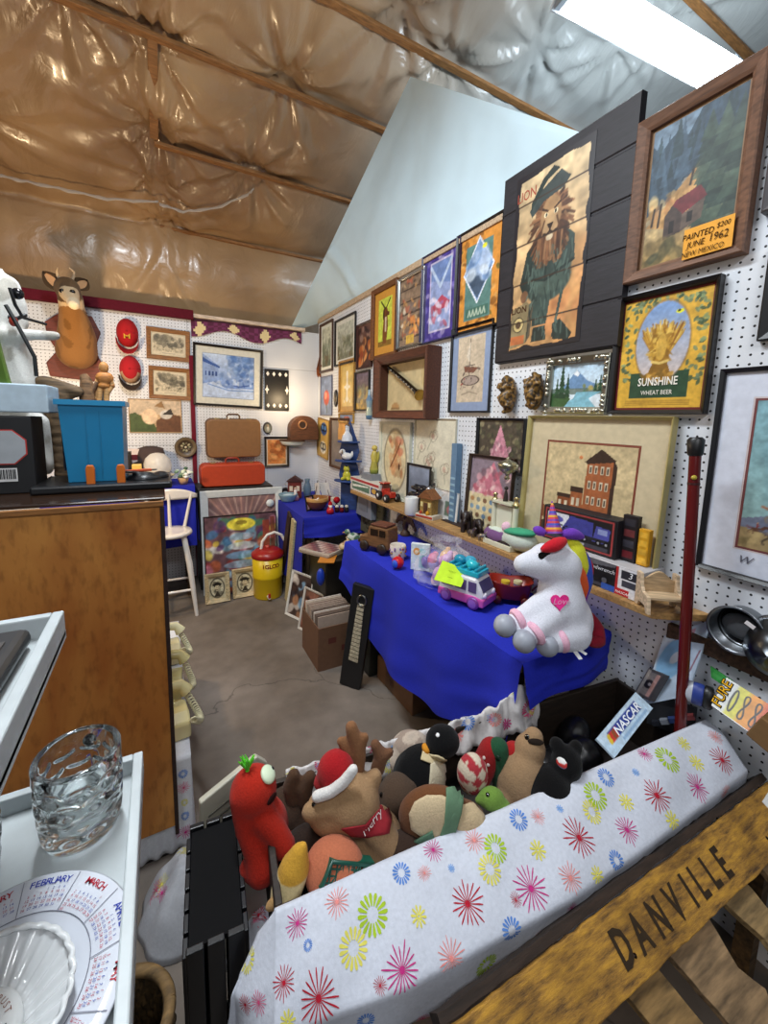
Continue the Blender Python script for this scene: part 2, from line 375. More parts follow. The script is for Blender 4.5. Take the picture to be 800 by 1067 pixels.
# ceiling: brown plastic film stapled under the purlins
def roofz(y): return 3.56+.37*(2.78-y)
PINS=[onRoof(*p) for p in((160,40),(300,78),(165,187),(165,133),(172,228),(262,176),(640,40),(700,20),(470,60),(560,40),(-40,100),(60,-30),(420,0))]
def mat_film():
    m,nt,b=nt_new('brown_plastic_film'); n=nt.nodes; l=nt.links
    tc=n.new('ShaderNodeTexCoord'); 
    no=n.new('ShaderNodeTexNoise'); no.inputs['Scale'].default_value=1.1; no.inputs['Detail'].default_value=7; l.new(tc.outputs['Object'],no.inputs['Vector'])
    cr=n.new('ShaderNodeValToRGB'); e=cr.color_ramp.elements; e[0].color=lin('#8f7052'); e[1].color=lin('#bd9a70'); e[0].position=.35; e[1].position=.65
    l.new(no.outputs[0],cr.inputs[0])
    sp=n.new('ShaderNodeSeparateXYZ'); l.new(tc.outputs['Object'],sp.inputs[0])
    mr=n.new('ShaderNodeMapRange'); mr.inputs[1].default_value=1.0; mr.inputs[2].default_value=2.2; l.new(sp.outputs[0],mr.inputs[0])
    mx=n.new('ShaderNodeMixRGB'); l.new(mr.outputs[0],mx.inputs[0]); l.new(cr.outputs[0],mx.inputs[1]); mx.inputs[2].default_value=lin('#b4b6b2'); l.new(mx.outputs[0],b.inputs['Base Color'])  # base colour greys towards the strip light, its glow painted in
    b.inputs['Roughness'].default_value=.30; b.inputs['Specular IOR Level'].default_value=.7
    b.inputs['Coat Weight'].default_value=.3; b.inputs['Coat Roughness'].default_value=.12
    n2=n.new('ShaderNodeTexNoise'); n2.inputs['Scale'].default_value=5; n2.inputs['Detail'].default_value=5; n2.inputs['Distortion'].default_value=1.2
    mp=n.new('ShaderNodeMapping'); mp.inputs['Scale'].default_value=(1,.4,1); l.new(tc.outputs['Object'],mp.inputs[0]); l.new(mp.outputs[0],n2.inputs['Vector'])
    bp=n.new('ShaderNodeBump'); bp.inputs['Strength'].default_value=.35; bp.inputs['Distance'].default_value=.04; l.new(n2.outputs[0],bp.inputs['Height']); l.new(bp.outputs[0],b.inputs['Normal'])
    return m
PUR=[(4.066,.07,3.4),(3.37,.045,3.4),(2.782,-2.6,3.6),(2.315,-.6,4.2),(1.55,-2.6,4.2)]
def film(u,v):
    x=-3.2+u*7.6
    if v<.86: y=-.6+v/.86*4.68; z=roofz(y)-.03
    else:
        k=(v-.86)/.14; y=4.08+.10*k; z=roofz(4.08)-.03-.74*k-.05*math.sin(PI*k); y-=.09*math.sin(PI*k)*(1-k)
    ys=sorted(p[0] for p in PUR)
    for a,b in zip([-1.0]+ys[:-1],ys):
        if a<=y<b and x>.0 and v<.86:
            t=(y-a)/(b-a); z-=.055*math.sin(PI*t)
    if x<=.0 and v<.86: z-=.04*min(1,-x*2)*math.sin(min(1,(4.08-y)*2)*PI/2)
    w=0
    for i,p in enumerate(PINS):
        dx,dy=x-p.x,(y-p.y); d=math.hypot(dx,dy)
        if d<1.3:
            a=math.atan2(dy,dx); k=math.exp(-d/.30)
            w+=k*.030*(math.sin(a*9+i*2+2*mnoise.noise((x*2,y*2,i)))+.6*math.sin(a*17+i))*min(1,d/.12); w+=.05*math.exp(-(d/.12)**2)
    w+=.016*mnoise.noise((x*1.6,y*2.1,0))+.004*mnoise.noise((x*6+y*3,y*8,3))
    if v<.86: z+=w
    else: y-=abs(w)*.7*min(1,(1-v)/.04); z+=w*(1-v)/.14
    return (x,y,z)
g=G(); g.grid(film,300,260,'#8a6a48'); struct(g,'ceiling',mat_film())
for i,(y,x0,x1) in enumerate(PUR):
    g=G(); g.bar((x0,y,roofz(y)-.055),(x1,y,roofz(y)-.055),.045,.022,'#96683a'); struct(g,'trim_%d'%(5+i),finish('wood'),bevel=.003)
g=G(); g.bar((.05,2.80,roofz(2.80)-.05),(.045,3.34,roofz(3.34)-.05),.05,.02,'#94663a'); struct(g,'trim_10',finish('wood'),bevel=.003)
# white edges of the film where two sheets overlap
for pts in(([(-20,300),(20,312),(60,328),(110,337),(150,345),(165,372)]),([(165,190),(190,199),(225,195),(258,180),(264,174)]),([(-10,155),(20,163),(60,172),(110,184),(164,188)]),([(0,236),(40,245),(90,252),(140,247),(163,237)])):
    P=[onRoof(*p) for p in pts]; P=[(p.x,p.y,p.z-.14) for p in P]
    Q=[]
    for a,b in zip(P[:-1],P[1:]):
        for k in range(6): Q.append(Vector(a).lerp(Vector(b),k/6))
    Q.append(Vector(P[-1]))
    g=G(); nq=len(Q)
    if pts[0][1]<300:
        g.grid(lambda u,v:Q[min(nq-1,int(u*(nq-1)+.5))]+Vector((0,.006*math.sin(u*60),-.02*v-.006*v*math.sin(u*37))),nq,3,'#cdbfae')
        g.build('film_seam',mat=solid('milky_film','#d8cfc4',.3,trans=.35,alpha=.75),solidify=.001,label={190:'milky plastic film edge sagging below the second roof batten',155:'milky plastic film edge running in from the left towards the vertical batten',236:'milky plastic film edge above the deer head'}[pts[0][1]],cat='plastic film')
# white tarp hung above the right wall
TL0=onY(301,346,4.03)
def tarp(u,v):
    # left edge climbs from the back corner to the roof, right edge runs down behind the lion board
    A=Vector((XW+.02,2.41,roofz(2.41)-.10)); B=Vector((XW+.035,.95,2.44)); L=TL0; K=Vector((XW+.03,4.02,2.43))
    if u<.1: bot=L.lerp(K,u/.1)
    else: bot=K.lerp(Vector((XW+.035,.95,2.43)),(u-.1)/.9)
    if u<.62: top=L.lerp(A,min(1,.02+u/.62))
    else: top=A.lerp(B,(u-.62)/.38)
    p=bot.lerp(top,v); y,z=p.y,p.z
    e=min(1,v*6)*min(1,(1-v)*8)
    x=p.x+e*(.012*math.sin(u*9+v*3)+.016*mnoise.noise((y*2.5+z*1.5,z*1.2,1))-.03*math.exp(-((y-.5*z-1.9)/.05)**2)+.006*mnoise.noise((y*9,z*7,4)))
    return (x,y,z)
g=G(); g.grid(tarp,90,50,'#d3dbe2')
o=g.build('tarp',mat=solid('white_tarp','#cde4ef',.4,nscale=3,namt=.06),label='white plastic tarp hung in a peak above the right pegboard wall',cat='tarp')
o.data.polygons.foreach_set('use_smooth',np.ones(len(o.data.polygons),dtype=bool))
# strip light beyond the partition
L0=onRoof(588,-2); 
t=thing('strip_light','twin tube fluorescent light hung beyond the right wall','light',(2.2,1.60,3.3))
p0=Vector((0,0,0)); 
def lx(px,py,z): return onZ(px,py,z)
ends=[lx(600,-6,3.32),lx(745,76,3.32)]
d=(ends[1]-ends[0]); L=d.length; t.location=(ends[0]+ends[1])/2; t.rotation_euler=(0,0,math.atan2(d.y,d.x))
g=G(); g.prism([(-.10,.0),(-.05,.055),(.05,.055),(.10,0),(.09,-.004),(.045,.045),(-.045,.045),(-.09,-.004)],-L/2-.05,L/2+.05,'#dfe3e6',axis='x'); g.build('reflector','satin',t)
for s in(-1,1):
    g=G(); g.tube([(-L/2,s*.034,.012),(L/2,s*.034,.012)],.016,'#ffffff',12); g.build('tube',mat=solid('tube_glow','#f2faff',.3,emit=26),parent=t)
    g=G(); g.box(s*(L/2+.03),0,.015,.03,.16,.05,'#8e9499'); g.build('end_cap','satin',t,bevel=.004)
# ================================================================ BACK WALL
def on_back(px,py,y=YB): return onY(px,py,y)
# deer head
root=on_back(79,396); root.y=YB-.001
t=thing('deer_head_mount','taxidermy deer head with short antlers on a brown shield on the back wall','deer head',root)
def D(px,py,y): return onY(px,py,y)-root
g=G(); g.prism([(D(*p,YB).x,D(*p,YB).z) for p in((47,336),(60,328),(96,330),(105,347),(99,364),(109,384),(101,398),(53,392),(49,378),(60,366),(50,350))],-.03,0,'#6a2c1c'); g.build('shield','wood',t,bevel=.006)
g=G()
nk=[((80,366),3.90,.135),((80,352),3.84,.125),((78,338),3.77,.10),((75,322),3.70,.078),((73,308),3.64,.075)]
pts=[D(*p,y) for p,y,r in nk]
for a,b,ra,rb in zip(pts[:-1],pts[1:],[k[2] for k in nk],[k[2] for k in nk][1:]):
    for i in range(5): g.ell(a.lerp(b,i/5),ra+(rb-ra)*i/5,'#a87a46',nu=14,nv=8)
h0=D(70,301,3.62); h1=D(77,317,3.42)
for i in range(9):
    k=i/8; g.ell(h0.lerp(h1,k),.078-.042*k**.7,'#7a5c3c',nu=14,nv=8)
g.ell(h1+Vector((0,-.01,.0)),(.034,.03,.026),'#3a2a20')
zc=D(78,338,3.77).z
def dc(x,y,z):
    q=Vector((x,y,z)); dn=(q-h1).length
    if dn<.026: return '#1c1512'
    if dn<.045: return '#d6c3a4'
    if z>zc+.20 or (q-h0).length<.10: return '#5f4830' if x<h0.x+.03 else '#6a5238'
    if z>zc+.09 and y<-.27: return '#d2b893'
    return '#94683a' if mnoise.noise((x*14,y*14,z*8))>-.15 else '#7d562c'
hd=g.blend('head',.010,'plush',t,4,colfn=dc)
from mathutils.bvhtree import BVHTree
HB=BVHTree.FromPolygons([v.co+root for v in hd.data.vertices],[tuple(p_.vertices) for p_ in hd.data.polygons]); CV0=Vector((0,0,CAMZ))
for sx,(bx,by),(tx,ty) in((-1,(63,301),(45,283)),(1,(80,300),(91,292))):
    b=D(bx,by,3.66); e=D(tx,ty,3.70); m=b.lerp(e,.55)
    d=(e-b).normalized(); nrm=Vector((0,-1,0)); s_=d.cross(nrm).normalized()
    g=G()
    def ear(u,v,b=b,e=e,s_=s_):
        w=.052*math.sin(PI*min(1,.12+.88*v))**.8*(1 if v<.97 else .4); a=(u-.5)*2
        p=b.lerp(e,v)+s_*(w*a); p.y+=.022*(1-a*a)-.012
        return p
    g.grid(ear,9,10,lambda u,v:'#c89a70' if .22<u<.78 and v<.85 else '#4a3826'); g.build('ear','plush',t,solidify=.005)
    hq=HB.ray_cast(CV0,Vector(tuple(ray(64.5 if sx<0 else 75.5,303 if sx<0 else 304))).normalized()); g=G(); g.ell((hq[0]-root) if hq[0] else D(66,300,3.57),(.016,.014,.014),'#0c0806'); g.build('eye','gloss',t)
    g=G(); q=D(64 if sx<0 else 74,294,3.64); q2=D(59 if sx<0 else 77,283,3.60); q3=D(60 if sx<0 else 72,279,3.56)
    g.tube([q,q.lerp(q2,.6)+Vector((sx*.006,0,0)),q2,q3],[.011,.009,.007,.003],'#cbb394'); g.build('antler','satin',t)
# caps
for i,(px,py,lab) in enumerate(((133,350,'plain red baseball cap with a gold emblem, upper of the two on the back wall'),(136,388,'red baseball cap with beige front and dark bill, lower of the two'))):
    c=onY(px,py,YB); c.y=YB-.001
    t=thing('baseball_cap',lab,'cap',c,0,'caps on the back wall')
    g=G()
    def dome(u,v):
        a=u*2*PI; r=math.sin(v*PI/2); return (.075*math.cos(a)*r,-.10*math.cos(v*PI/2)-.015,.11*math.sin(a)*r+.02)
    g.grid(dome,25,9,(lambda u,v:'#b4141c') if i==0 else (lambda u,v:'#c8a080' if (.55<u<.95 and v>.45) else '#b81a24')); g.build('crown','cloth',t,solidify=.004)
    g=G(); g.grid(lambda u,v:((.075+.004*v)*math.cos(PI+u*PI),-.02-.07*v+.02*math.sin(u*PI),-.03+(-.075-.045*v)*math.sin(u*PI)),15,6,'#a01018' if i==0 else '#3a2a20'); g.build('bill','cloth',t,solidify=.004)
    g=G(); g.ell((0,-.115,.02),(.009,.006,.009),'#a01018'); g.build('button','cloth',t)
    if i==0:
        g=G(); g.text('M',.05,'#d8a23a',(0,-.112,-.035),sx=1.2,bold=.002); g.build('emblem','matte',t)
    # hook
    g=G(); g.tube([(0,0,.10),(0,-.03,.095),(0,-.035,.11)],.003,'#555555',6); g.build('hook','metal',t)
# engravings
def engraving(seed):
    def art(p):
        p.a[:]=hx('#d9ccb0'); p.nz(6,.08,seed); p.rect(.04,.12,.96,.94,'#b9ac90',.6)
        p.blot(30,(.05,.45,.6,.92),['#5a5548','#7a735f','#8f876f'],.06,.14,seed,.6); p.blot(26,(.5,.4,.95,.8),['#6a6452','#9b927a','#4e493d'],.05,.12,seed+1,.6)
        p.blot(22,(.05,.14,.95,.4),['#8a8068','#a59c82','#6b6450'],.03,.09,seed+2,.7,.5); p.nz(40,.25,seed+3,(.05,.13,.95,.93)); p.rect(.3,.04,.7,.07,'#6d6555',.6)
    return art
for i,(tl,br,lab) in enumerate((((151,340),(198,377),'brown framed woodland engraving, upper of the stacked pair on the back wall'),((153.5,381),(199,417),'brown framed village engraving, lower of the stacked pair on the back wall'))):
    l,w,h=rect_back(tl,br); framed(lab,l,0,w,h,.022,.034,'#8a5c30',engraving(3+i*7),[(.012,'#cfc3a5')],50,'wood',group='brown framed engravings',ry=R(1.5))
def collage(p):
    p.rect(0,0,1,1,'#c9a880'); p.rect(0,.55,1,1,'#cdb79b'); p.poly([(0,.0),(.55,0),(.42,.35),(.1,.6),(0,.55)],'#4b5a34'); p.poly([(.5,0),(1,0),(1,.5),(.75,.6),(.5,.35)],'#6e4a33')
    p.ell(.38,.48,.15,.24,'#e9c9a4'); p.ell(.7,.55,.12,.14,'#d8d0c4'); p.poly([(.62,.55),(.8,.75),(.85,.55)],'#3a3430'); p.poly([(.48,.8),(.62,.98),(.68,.75)],'#a07a4e'); p.nz(12,.15,5)
l,w,h=rect_back((133,415),(190,451)); framed('duck and hill landscape picture without frame, left of the maroon post',l,0,w,h,.012,.006,'#b99a72',collage,(),60,cat='picture',name='landscape_print')
def blueprint(p):
    p.a=hx('#5f7fbf')*(1-p.V[...,None])+hx('#c9d8ee')*p.V[...,None]
    p.poly([(0,.35),(.3,.52),(.3,.74),(.0,.98)],'#8fa5cf'); p.poly([(0,.9),(.32,.72),(.32,.68),(0,.8)],'#39589a')
    for k in range(4): p.rect(.04+.065*k,.5,.075+.065*k,.6,'#2f4a86'); 
    p.blot(40,(.5,.55,1,1),['#40629f','#5e82bd','#9db7dd'],.04,.10,3,.5); p.blot(24,(.3,.3,1,.55),['#35579c','#6f90c6','#dfe9f6'],.03,.09,4,.5,.6)
    p.poly([(0,0),(1,0),(1,.25),(.45,.22),(.2,.36),(0,.3)],'#dce6f3',.7); p.line([(.1,.3),(.5,.18),(1,.2)],.012,'#6b8cc4'); p.line([(.6,.3),(.7,.28),(.9,.33)],.01,'#24408a'); p.nz(14,.12,6)
l,w,h=rect_back((199,357),(273,425)); framed('large black framed blue print of houses with wide cream mat',l,0,w,h,.03,.02,'#17120f',blueprint,[(.055,'#d6d3c4'),(.004,'#7d879c')],80,ry=R(1.5))
# quilted banner
g=G(); a,b=onY(199,341,YB-.012),onY(314,353,YB-.012); hh=.15
def quilt(u,v):
    k=u*7%1; d=abs(k-.5)*2
    if v>.86: return '#3c1226'
    s=int(u*7)%2
    return '#e3cf9c' if (d+abs(v-.4)*1.5<.75 and s==0) else ('#5b2440' if (int(u*28)+int(v*5))%2 else '#74325a')
g.grid(lambda u,v:(a.x+(b.x-a.x)*u-b.x,-.014+.006*math.sin(u*40),-hh*(1-v)*(.75+.25*math.cos(u*11))),60,8,quilt,False)
g.build('quilted_banner','cloth',loc=(b.x,YB-.002,2.312),solidify=.004,label='maroon and cream star quilted banner along the top of the back wall',cat='banner')
# punched panel
l,w,h=rect_back((275.5,384),(301,428)); t=thing('stencil_panel','black panel edged with white diamonds hung on the back wall','panel',l)
g=G(); g.box(0,-.008,h/2,w,.014,h,'#15120f'); g.build('board','satin',t,bevel=.002)
g=G()
for i in range(4):
    for z in(.045,h-.045): 
        x=-w/2+w*(i+.5)/4; g.prism([(x-.016,z),(x,z-.022),(x+.016,z),(x,z+.022)],-.018,-.014,'#efe9df')
for s in(-1,1):
    x=s*(w/2-.02); z=h/2; g.prism([(x-.02,z),(x-.007,z-.012),(x,z-.045),(x+.007,z-.012),(x+.02,z),(x+.007,z+.012),(x,z+.045),(x-.007,z+.012)],-.018,-.014,'#efe9df')
g.build('diamonds','matte',t)
# suitcases
def suitcase(name,lab,loc,w,h,d,c,edge,rx=0):
    t=thing(name,lab,'suitcase',loc,0,'suitcases by the back wall',rx)
    def ro(w,h,r,n=6):
        P=[]
        for cx,cz,a0 in((w/2-r,r,-90),(w/2-r,h-r,0),(-w/2+r,h-r,90),(-w/2+r,r,180)):
            for k in range(n+1): a=R(a0+90*k/n); P.append((cx+r*math.cos(a),cz+r*math.sin(a)))
        return P
    g=G(); g.prism(ro(w,h,.045),-d,0,c); g.build('shell','satin',t,bevel=.012,seg=3)
    g=G(); P=ro(w+.006,h+.006,.047); P=[(x,-d*.45,z-.003) for x,z in P]; g.tube(P+[P[0]],.006,edge,6); g.build('rim','satin',t)
    g=G(); g.tube([(-.055,-d*.5,h),(-.055,-d*.5,h+.03),(-.04,-d*.5,h+.045),(.04,-d*.5,h+.045),(.055,-d*.5,h+.03),(.055,-d*.5,h)],.008,edge,8); g.build('handle','satin',t)
    for s in(-1,1):
        g=G(); g.box(s*w*.3,-d*.5,h+.004,.04,.03,.012,'#b9a676'); g.build('latch','metal',t,bevel=.002)
    return t
l,w,h=rect_back((214,434),(270,475),.05); st=suitcase('suitcase','tan suitcase hung by its handle below the blue print',l,w,h-.02,.14,'#86603a','#5d4026')
g=G(); g.prism([(-.012,.0),(.012,0),(.015,-.05),(-.015,-.05)],-.075,-.073,'#f1eadb'); o=g.build('price_tag','card',st,loc=(-.05,0,h)); 
g=G(); g.box(.56,3.80,.44,.62,.34,.88,'#1c1a19'); g.box(.56,3.625,.45,.56,.012,.8,'#26221f'); g.build('low_cabinet','satin',bevel=.006,label='dark low cabinet behind the white picture frame under the orange suitcase',cat='cabinet')
a=onY(209,502,3.72); b=onY(275,502,3.72)
suitcase('suitcase','orange red suitcase lying on its side above the white picture frame',((a.x+b.x)/2,3.86,.885),b.x-a.x,.19,.2,'#b5401f','#8e2d14')
# dome clock with shelf
c=onY(312,458,YB); t=thing('dome_clock','brown dome shaped wooden clock with a ring dial, over a half round shelf','clock',(c.x,YB-.002,c.z))
a=onY(299,458,YB).x-c.x; b=onY(328,458,YB).x-c.x; hz=onY(312,433,YB).z-c.z
g=G(); n=14; P=[(a,0)]+[((a+b)/2+(b-a)/2*math.cos(PI-PI*k/n),hz*.45+hz*.55*math.sin(PI*k/n)) for k in range(n+1)]+[(b,0)]
g.prism(P,-.11,0,'#5f3a22'); g.build('case','wood',t,bevel=.008)
g=G(); g.lathe([(.030,0),(.036,.006),(.046,.006),(.048,0)],'#9a6a42',24,rot=(PI/2,0,0),o=((a+b)/2-.02,-.11,hz*.62)); g.build('dial_ring','satin',t)
g=G(); g.lathe([(.0,0),(.031,.001)],'#3b2a1f',24,rot=(PI/2,0,0),o=((a+b)/2-.02,-.111,hz*.62)); g.build('dial','satin',t)
c=onY(307,466,YB-.1); t=thing('half_round_shelf','half round wall shelf with green and white painted rim','shelf',(c.x,YB-.002,c.z))
g=G(); n=12; P=[(.125*math.cos(PI+PI*k/n),.17*math.sin(PI+PI*k/n)) for k in range(n+1)]
g.prism(P,.058,.072,'#4b2f1e','z'); g.build('board','wood',t)
g=G(); g.lathe([(.06,0),(.10,.02),(.122,.058)],[ '#6d7f66','#dfe6dc'],28,sx=1,sy=1.3); vs=[(x,min(y,0),z) for x,y,z in g.v]; g.v=vs; g.build('painted_bowl','ceramic',t,solidify=.003)
# small oval plaque and small dark frame
c=onY(278.5,446,YB); t=thing('oval_plaque','small dark oval plaque left of the dome clock','plaque',(c.x,YB-.002,c.z))
g=G(); g.lathe([(0,.012),(.03,.014),(.034,.02),(.04,.016),(.043,0)],['#8a8a78','#6a6a5a','#32271f','#32271f'],24,rot=(PI/2,0,0),sx=1,sy=1.35); g.build('rim','satin',t)
g=G(); g.ell((0,-.016,-.01),(.014,.006,.028),'#cfc8b4'); g.ell((0,-.016,.022),(.012,.006,.012),'#b09a80'); g.build('cameo','satin',t)
def glow(p):
    p.a[:]=hx('#d98a4a'); p.blot(20,(.1,.1,.9,.9),['#b4602c','#e3a766','#8a4a26'],.06,.16,3,.6); p.nz(10,.2,3)
l,w,h=rect_back((275.5,455),(301,486)); framed('small black framed orange print under the dome clock',l,0,w,h,.025,.018,'#1b1512',glow,[(.012,'#d9c9b0')],40)
# metal star, corner
# decorative plate on the post
c=onY(193.5,466,YB-.03); t=thing('wall_plate','dark brown relief plate with a floral centre on the maroon post','plate',(c.x,YB-.026,c.z))
g=G(); g.lathe([(0,.004),(.05,.006),(.062,.012),(.086,.022),(.09,.02),(.088,.012),(.05,0),(0,0)],['#4a3b2a']*2+['#6c5a3e','#2c2018','#2c2018','#2c2018','#2c2018'],36,rot=(PI/2,0,0)); g.build('dish','satin',t)
g=G()
for k in range(9):
    a=k*2*PI/9; g.ell((.032*math.cos(a),-.012,.032*math.sin(a)),(.014,.006,.010),['#8d8a6a','#b5aa86','#6b5a44'][k%3],rot=(0,-a,0),nu=8,nv=6)
g.ell((0,-.012,0),(.012,.007,.012),'#c9bfa0',nu=8,nv=6); g.build('flower_relief','satin',t)
# ---- left table with blue cloth, behind the stool
def cloth_table(name,lab,x0,x1,y0,y1,z,drops,c='#1420a0',legs='#4a3a28',seed=1,wav=.012):
    """a folding table under a blue cloth; drops = [(edge, bottom z at start, bottom z at end)]"""
    t=thing(name,lab[0],'table',((x0+x1)/2,(y0+y1)/2,0)); ox,oy=(x0+x1)/2,(y0+y1)/2
    g=G(); g.box(0,0,z-.022,x1-x0-.012,y1-y0-.012,.03,legs); g.build('table_top','wood',t,bevel=.004)
    for i in(-1,1):
        for j in(-1,1):
            g=G(); g.bar((i*((x1-x0)/2-.06),j*((y1-y0)/2-.07),0),(i*((x1-x0)/2-.06),j*((y1-y0)/2-.07),z-.037),.035,.035,legs); g.build('leg','wood',t)
    o=thing('tablecloth',lab[1],'tablecloth',(ox,oy,z))
    g=G(); X,Y=(x1-x0)/2,(y1-y0)/2
    g.grid(lambda u,v:(-X+2*X*u,-Y+2*Y*v,.002+.0015*mnoise.noise((u*4,v*9,seed))),24,40,c); g.build('cloth_top','cloth',o)
    E={'left':((-X,Y),(-X,-Y),(-1,0)),'near':((-X,-Y),(X,-Y),(0,-1)),'right':((X,-Y),(X,Y),(1,0))}
    for e,fn in drops:
        (ax,ay),(bx,by),(nx,ny)=E[e]
        g=G()
        def sk(u,v,ax=ax,ay=ay,bx=bx,by=by,nx=nx,ny=ny,fn=fn):
            zb=fn(u); zz=.002-(z-zb)*v; L=math.hypot(bx-ax,by-ay)
            k=v**.8*wav*(math.sin(u*L*17+seed)+.7*math.sin(u*L*9+2*seed+v*2)+1.2)+.004*min(1,v*12)
            k+=.010*v*mnoise.noise((u*L*4+v*3,v*4,seed))
            return (ax+(bx-ax)*u+nx*k,ay+(by-ay)*u+ny*k,zz)
        g.grid(sk,90,26,c); g.build('cloth_drop','cloth',o)
    return t,o
cloth_table('side_table',('narrow table against the back wall behind the white chair','blue cloth over the narrow table behind the white chair'),-.75,.225,3.52,3.95,.93,[('near',lambda u:.44),('right',lambda u:.46)],seed=3)
zt=.936
def put(px,py,z): return onZ(px,py,z)
def at(px,py,y,z): q=onY(px,py,y); return Vector((q.x,y,z))
# globe and its bowl
q=at(165,500,3.60,zt); t=thing('glass_globe','clear glass globe resting in a cream and lavender bowl on the blue side table','globe',q)
g=G(); g.lathe([(.05,0),(.052,.01),(.06,.03),(.11,.075),(.12,.085),(.11,.086),(.06,.07),(0,.06)],['#6a68b8','#8c86c4','#c2b9c9','#f3e3b4','#f3e3b4','#e8d7b0','#e8d7b0'],30); g.build('bowl','ceramic',t)
g=G(); g.lathe([(.06,.08),(.092,.11),(.098,.16),(.085,.21),(.05,.245),(.015,.255)],'#ffffff',30); g.build('globe',mat=solid('rippled_glass','#ece9e4',.15,trans=0,alpha=.55,nscale=40,namt=.06,bump=.4),parent=t)
q=at(191,502,3.60,zt); t=thing('flower_arrangement','small white and green flower arrangement in a tan pot','flowers',q)
g=G(); g.lathe([(0,0),(.03,0),(.042,.045),(.038,.05),(0,.045)],'#c9a274',18); g.build('pot','ceramic',t)
g=G(); rr=random.Random(4)
for k in range(26):
    a=rr.uniform(0,6.3); r=rr.uniform(0,.075); z=.06+rr.uniform(0,.075)-r*.3
    g.ell((r*math.cos(a),r*math.sin(a)*.7,z),(.017,.015,.012),rr.choice(['#e9ece6','#7d9a80','#cfdcc8','#4d6b55','#f1f1ee']),nu=8,nv=5)
g.build('blooms','matte',t)
q=at(143.5,502,3.60,zt); t=thing('grape_tin','yellow tin with green grapes beside the glass globe','tin',q)
g=G(); g.box(0,0,.085,.065,.06,.17,'#d9b45a'); g.build('can','satin',t,bevel=.006)
g=G()
for k in range(9): g.ell((-.018+.018*(k%3),-.032,.035+.02*(k//3)),(.011,.006,.011),['#9fb23a','#b8c64c'][k%2],nu=8,nv=6)
g.build('grapes','matte',t)
q=at(157,470,3.86,zt); t=thing('felt_hat','dark brown felt hat on a stand behind the glass globe','hat',q)
g=G(); g.lathe([(.05,0),(.02,.03),(.02,.12),(.06,.16)],'#2a201a',14); g.build('stand','wood',t)
g=G(); g.lathe([(.14,.15),(.10,.165),(.098,.22),(.085,.27),(.04,.285),(0,.275)],['#2e2320','#453634','#453634','#3f3130','#3f3130'],26,sx=1.05,sy=.8); g.build('crown','cloth',t,solidify=.004)
q=at(141,478,3.85,zt); t=thing('striped_box','red and white striped box standing behind the grape tin','box',q)
g=G()
for k in range(6): g.box(0,0,.02+.045*k,.10,.05,.0448,['#7a1e28','#d9c9c4'][k%2])
g.build('carton','card',t)
q=at(133.5,500,3.7,zt); g=G(); g.box(0,0,.13,.06,.08,.26,'#14110f'); g.box(0,-.041,.13,.045,.004,.22,'#241d1a'); g.build('speaker_box','satin',loc=q,bevel=.005,label='narrow black box standing left of the grape tin',cat='box')
# white chair
q=Vector((.035,3.32,0)); t=thing('wooden_chair','white painted wooden chair half hidden by the brown counter','chair',q)
g=G(); g.lathe([(0,.60),(.14,.60),(.155,.607),(.158,.620),(.15,.632),(.10,.630),(0,.628)],'#e6ded4',28,sx=.95); g.build('seat','gloss',t)
for i,j in((-1,-1),(1,-1),(1,1),(-1,1)):
    g=G(); g.tube([(i*.085,j*.085,.605),(i*.115,j*.115,.4),(i*.15,j*.15,.0)],[.019,.022,.013],'#e6e0d8',10); g.build('leg','gloss',t)
for j in(-1,1):
    g=G(); g.tube([(-.13,j*.13,.2),(.13,j*.13,.2)],.010,'#e6e0d8',8); g.tube([(j*.122,-.125,.28),(j*.122,.125,.28)],.010,'#e6e0d8',8); g.build('stretcher','gloss',t)
for x,dx in((-.10,-.06),(0,0),(.10,.06)):
    g=G(); g.tube([(x,.115,.62),(x+dx,.15,.88)],[.013,.010],'#e6e0d8',8); g.build('spindle','gloss',t)
g=G(); g.grid(lambda u,v:((u-.5)*.40,.155-.05*math.cos((u-.5)*2.6)+.05,.835+.085*v*math.sin(PI*min(.97,max(.03,u)))**.4),15,5,'#e6ded4'); g.build('top_rail','gloss',t,solidify=.018)
# leaning white frame with bright poster in front
def poster_a(p):
    p.a=hx('#5c4a5e')*(1-p.V[...,None])+hx('#8a6a66')*p.V[...,None]
    for k in range(24):
        a=-.3+k*.16; p.line([(.5,.55),(.5+.8*math.cos(a),.55+.6*math.sin(a))],.008,['#c99a86','#d8b9a8'][k%2],.7)
    p.nz(10,.2,2)
a=onY(210,603,3.56); b=onY(303,603,3.56)
top=onY(206,502,3.63)
t=framed('large white framed poster leaning under the orange suitcase',((a.x+b.x)/2-.03,3.52,.0),0,b.x-a.x-.08,.87,.03,.06,'#d4d8d6',poster_a,(),60,rx=R(-6))
g=G(); g.lathe([(0,.012),(.028,.008),(.034,0)],'#dfe4e2',18,rot=(PI/2,0,0),o=((b.x-a.x)/2-.15,-.022,.73)); g.build('sticker','satin',t)
def poster_b(p):
    p.a[:]=hx('#6a4c52'); cols=['#b23a3a','#3a6d9a','#d9c24a','#d98aa0','#3f7a5a','#e8e3d8','#5a3a6a','#c9643a','#7ab0c8']
    p.blot(90,(0,0,1,.95),cols,.03,.09,8,.75); p.ell(.5,.88,.2,.08,'#e8d94a',1); p.ell(.5,.9,.08,.03,'#8a7a2a',.8)
    for k in range(6): p.ell(.5,.72-.12*k,.17+.03*k,.05,['#9ac0d8','#c7d8dc','#6a9ac0'][k%3],.75)
    p.rect(.80,.02,.9,.9,'#a8442e',.8); p.rect(.92,.05,.98,.95,'#7a3b2a',.8); p.poly([(.55,.0),(.95,.0),(.62,.25)],'#d9d2c4',.9); p.nz(16,.3,9)
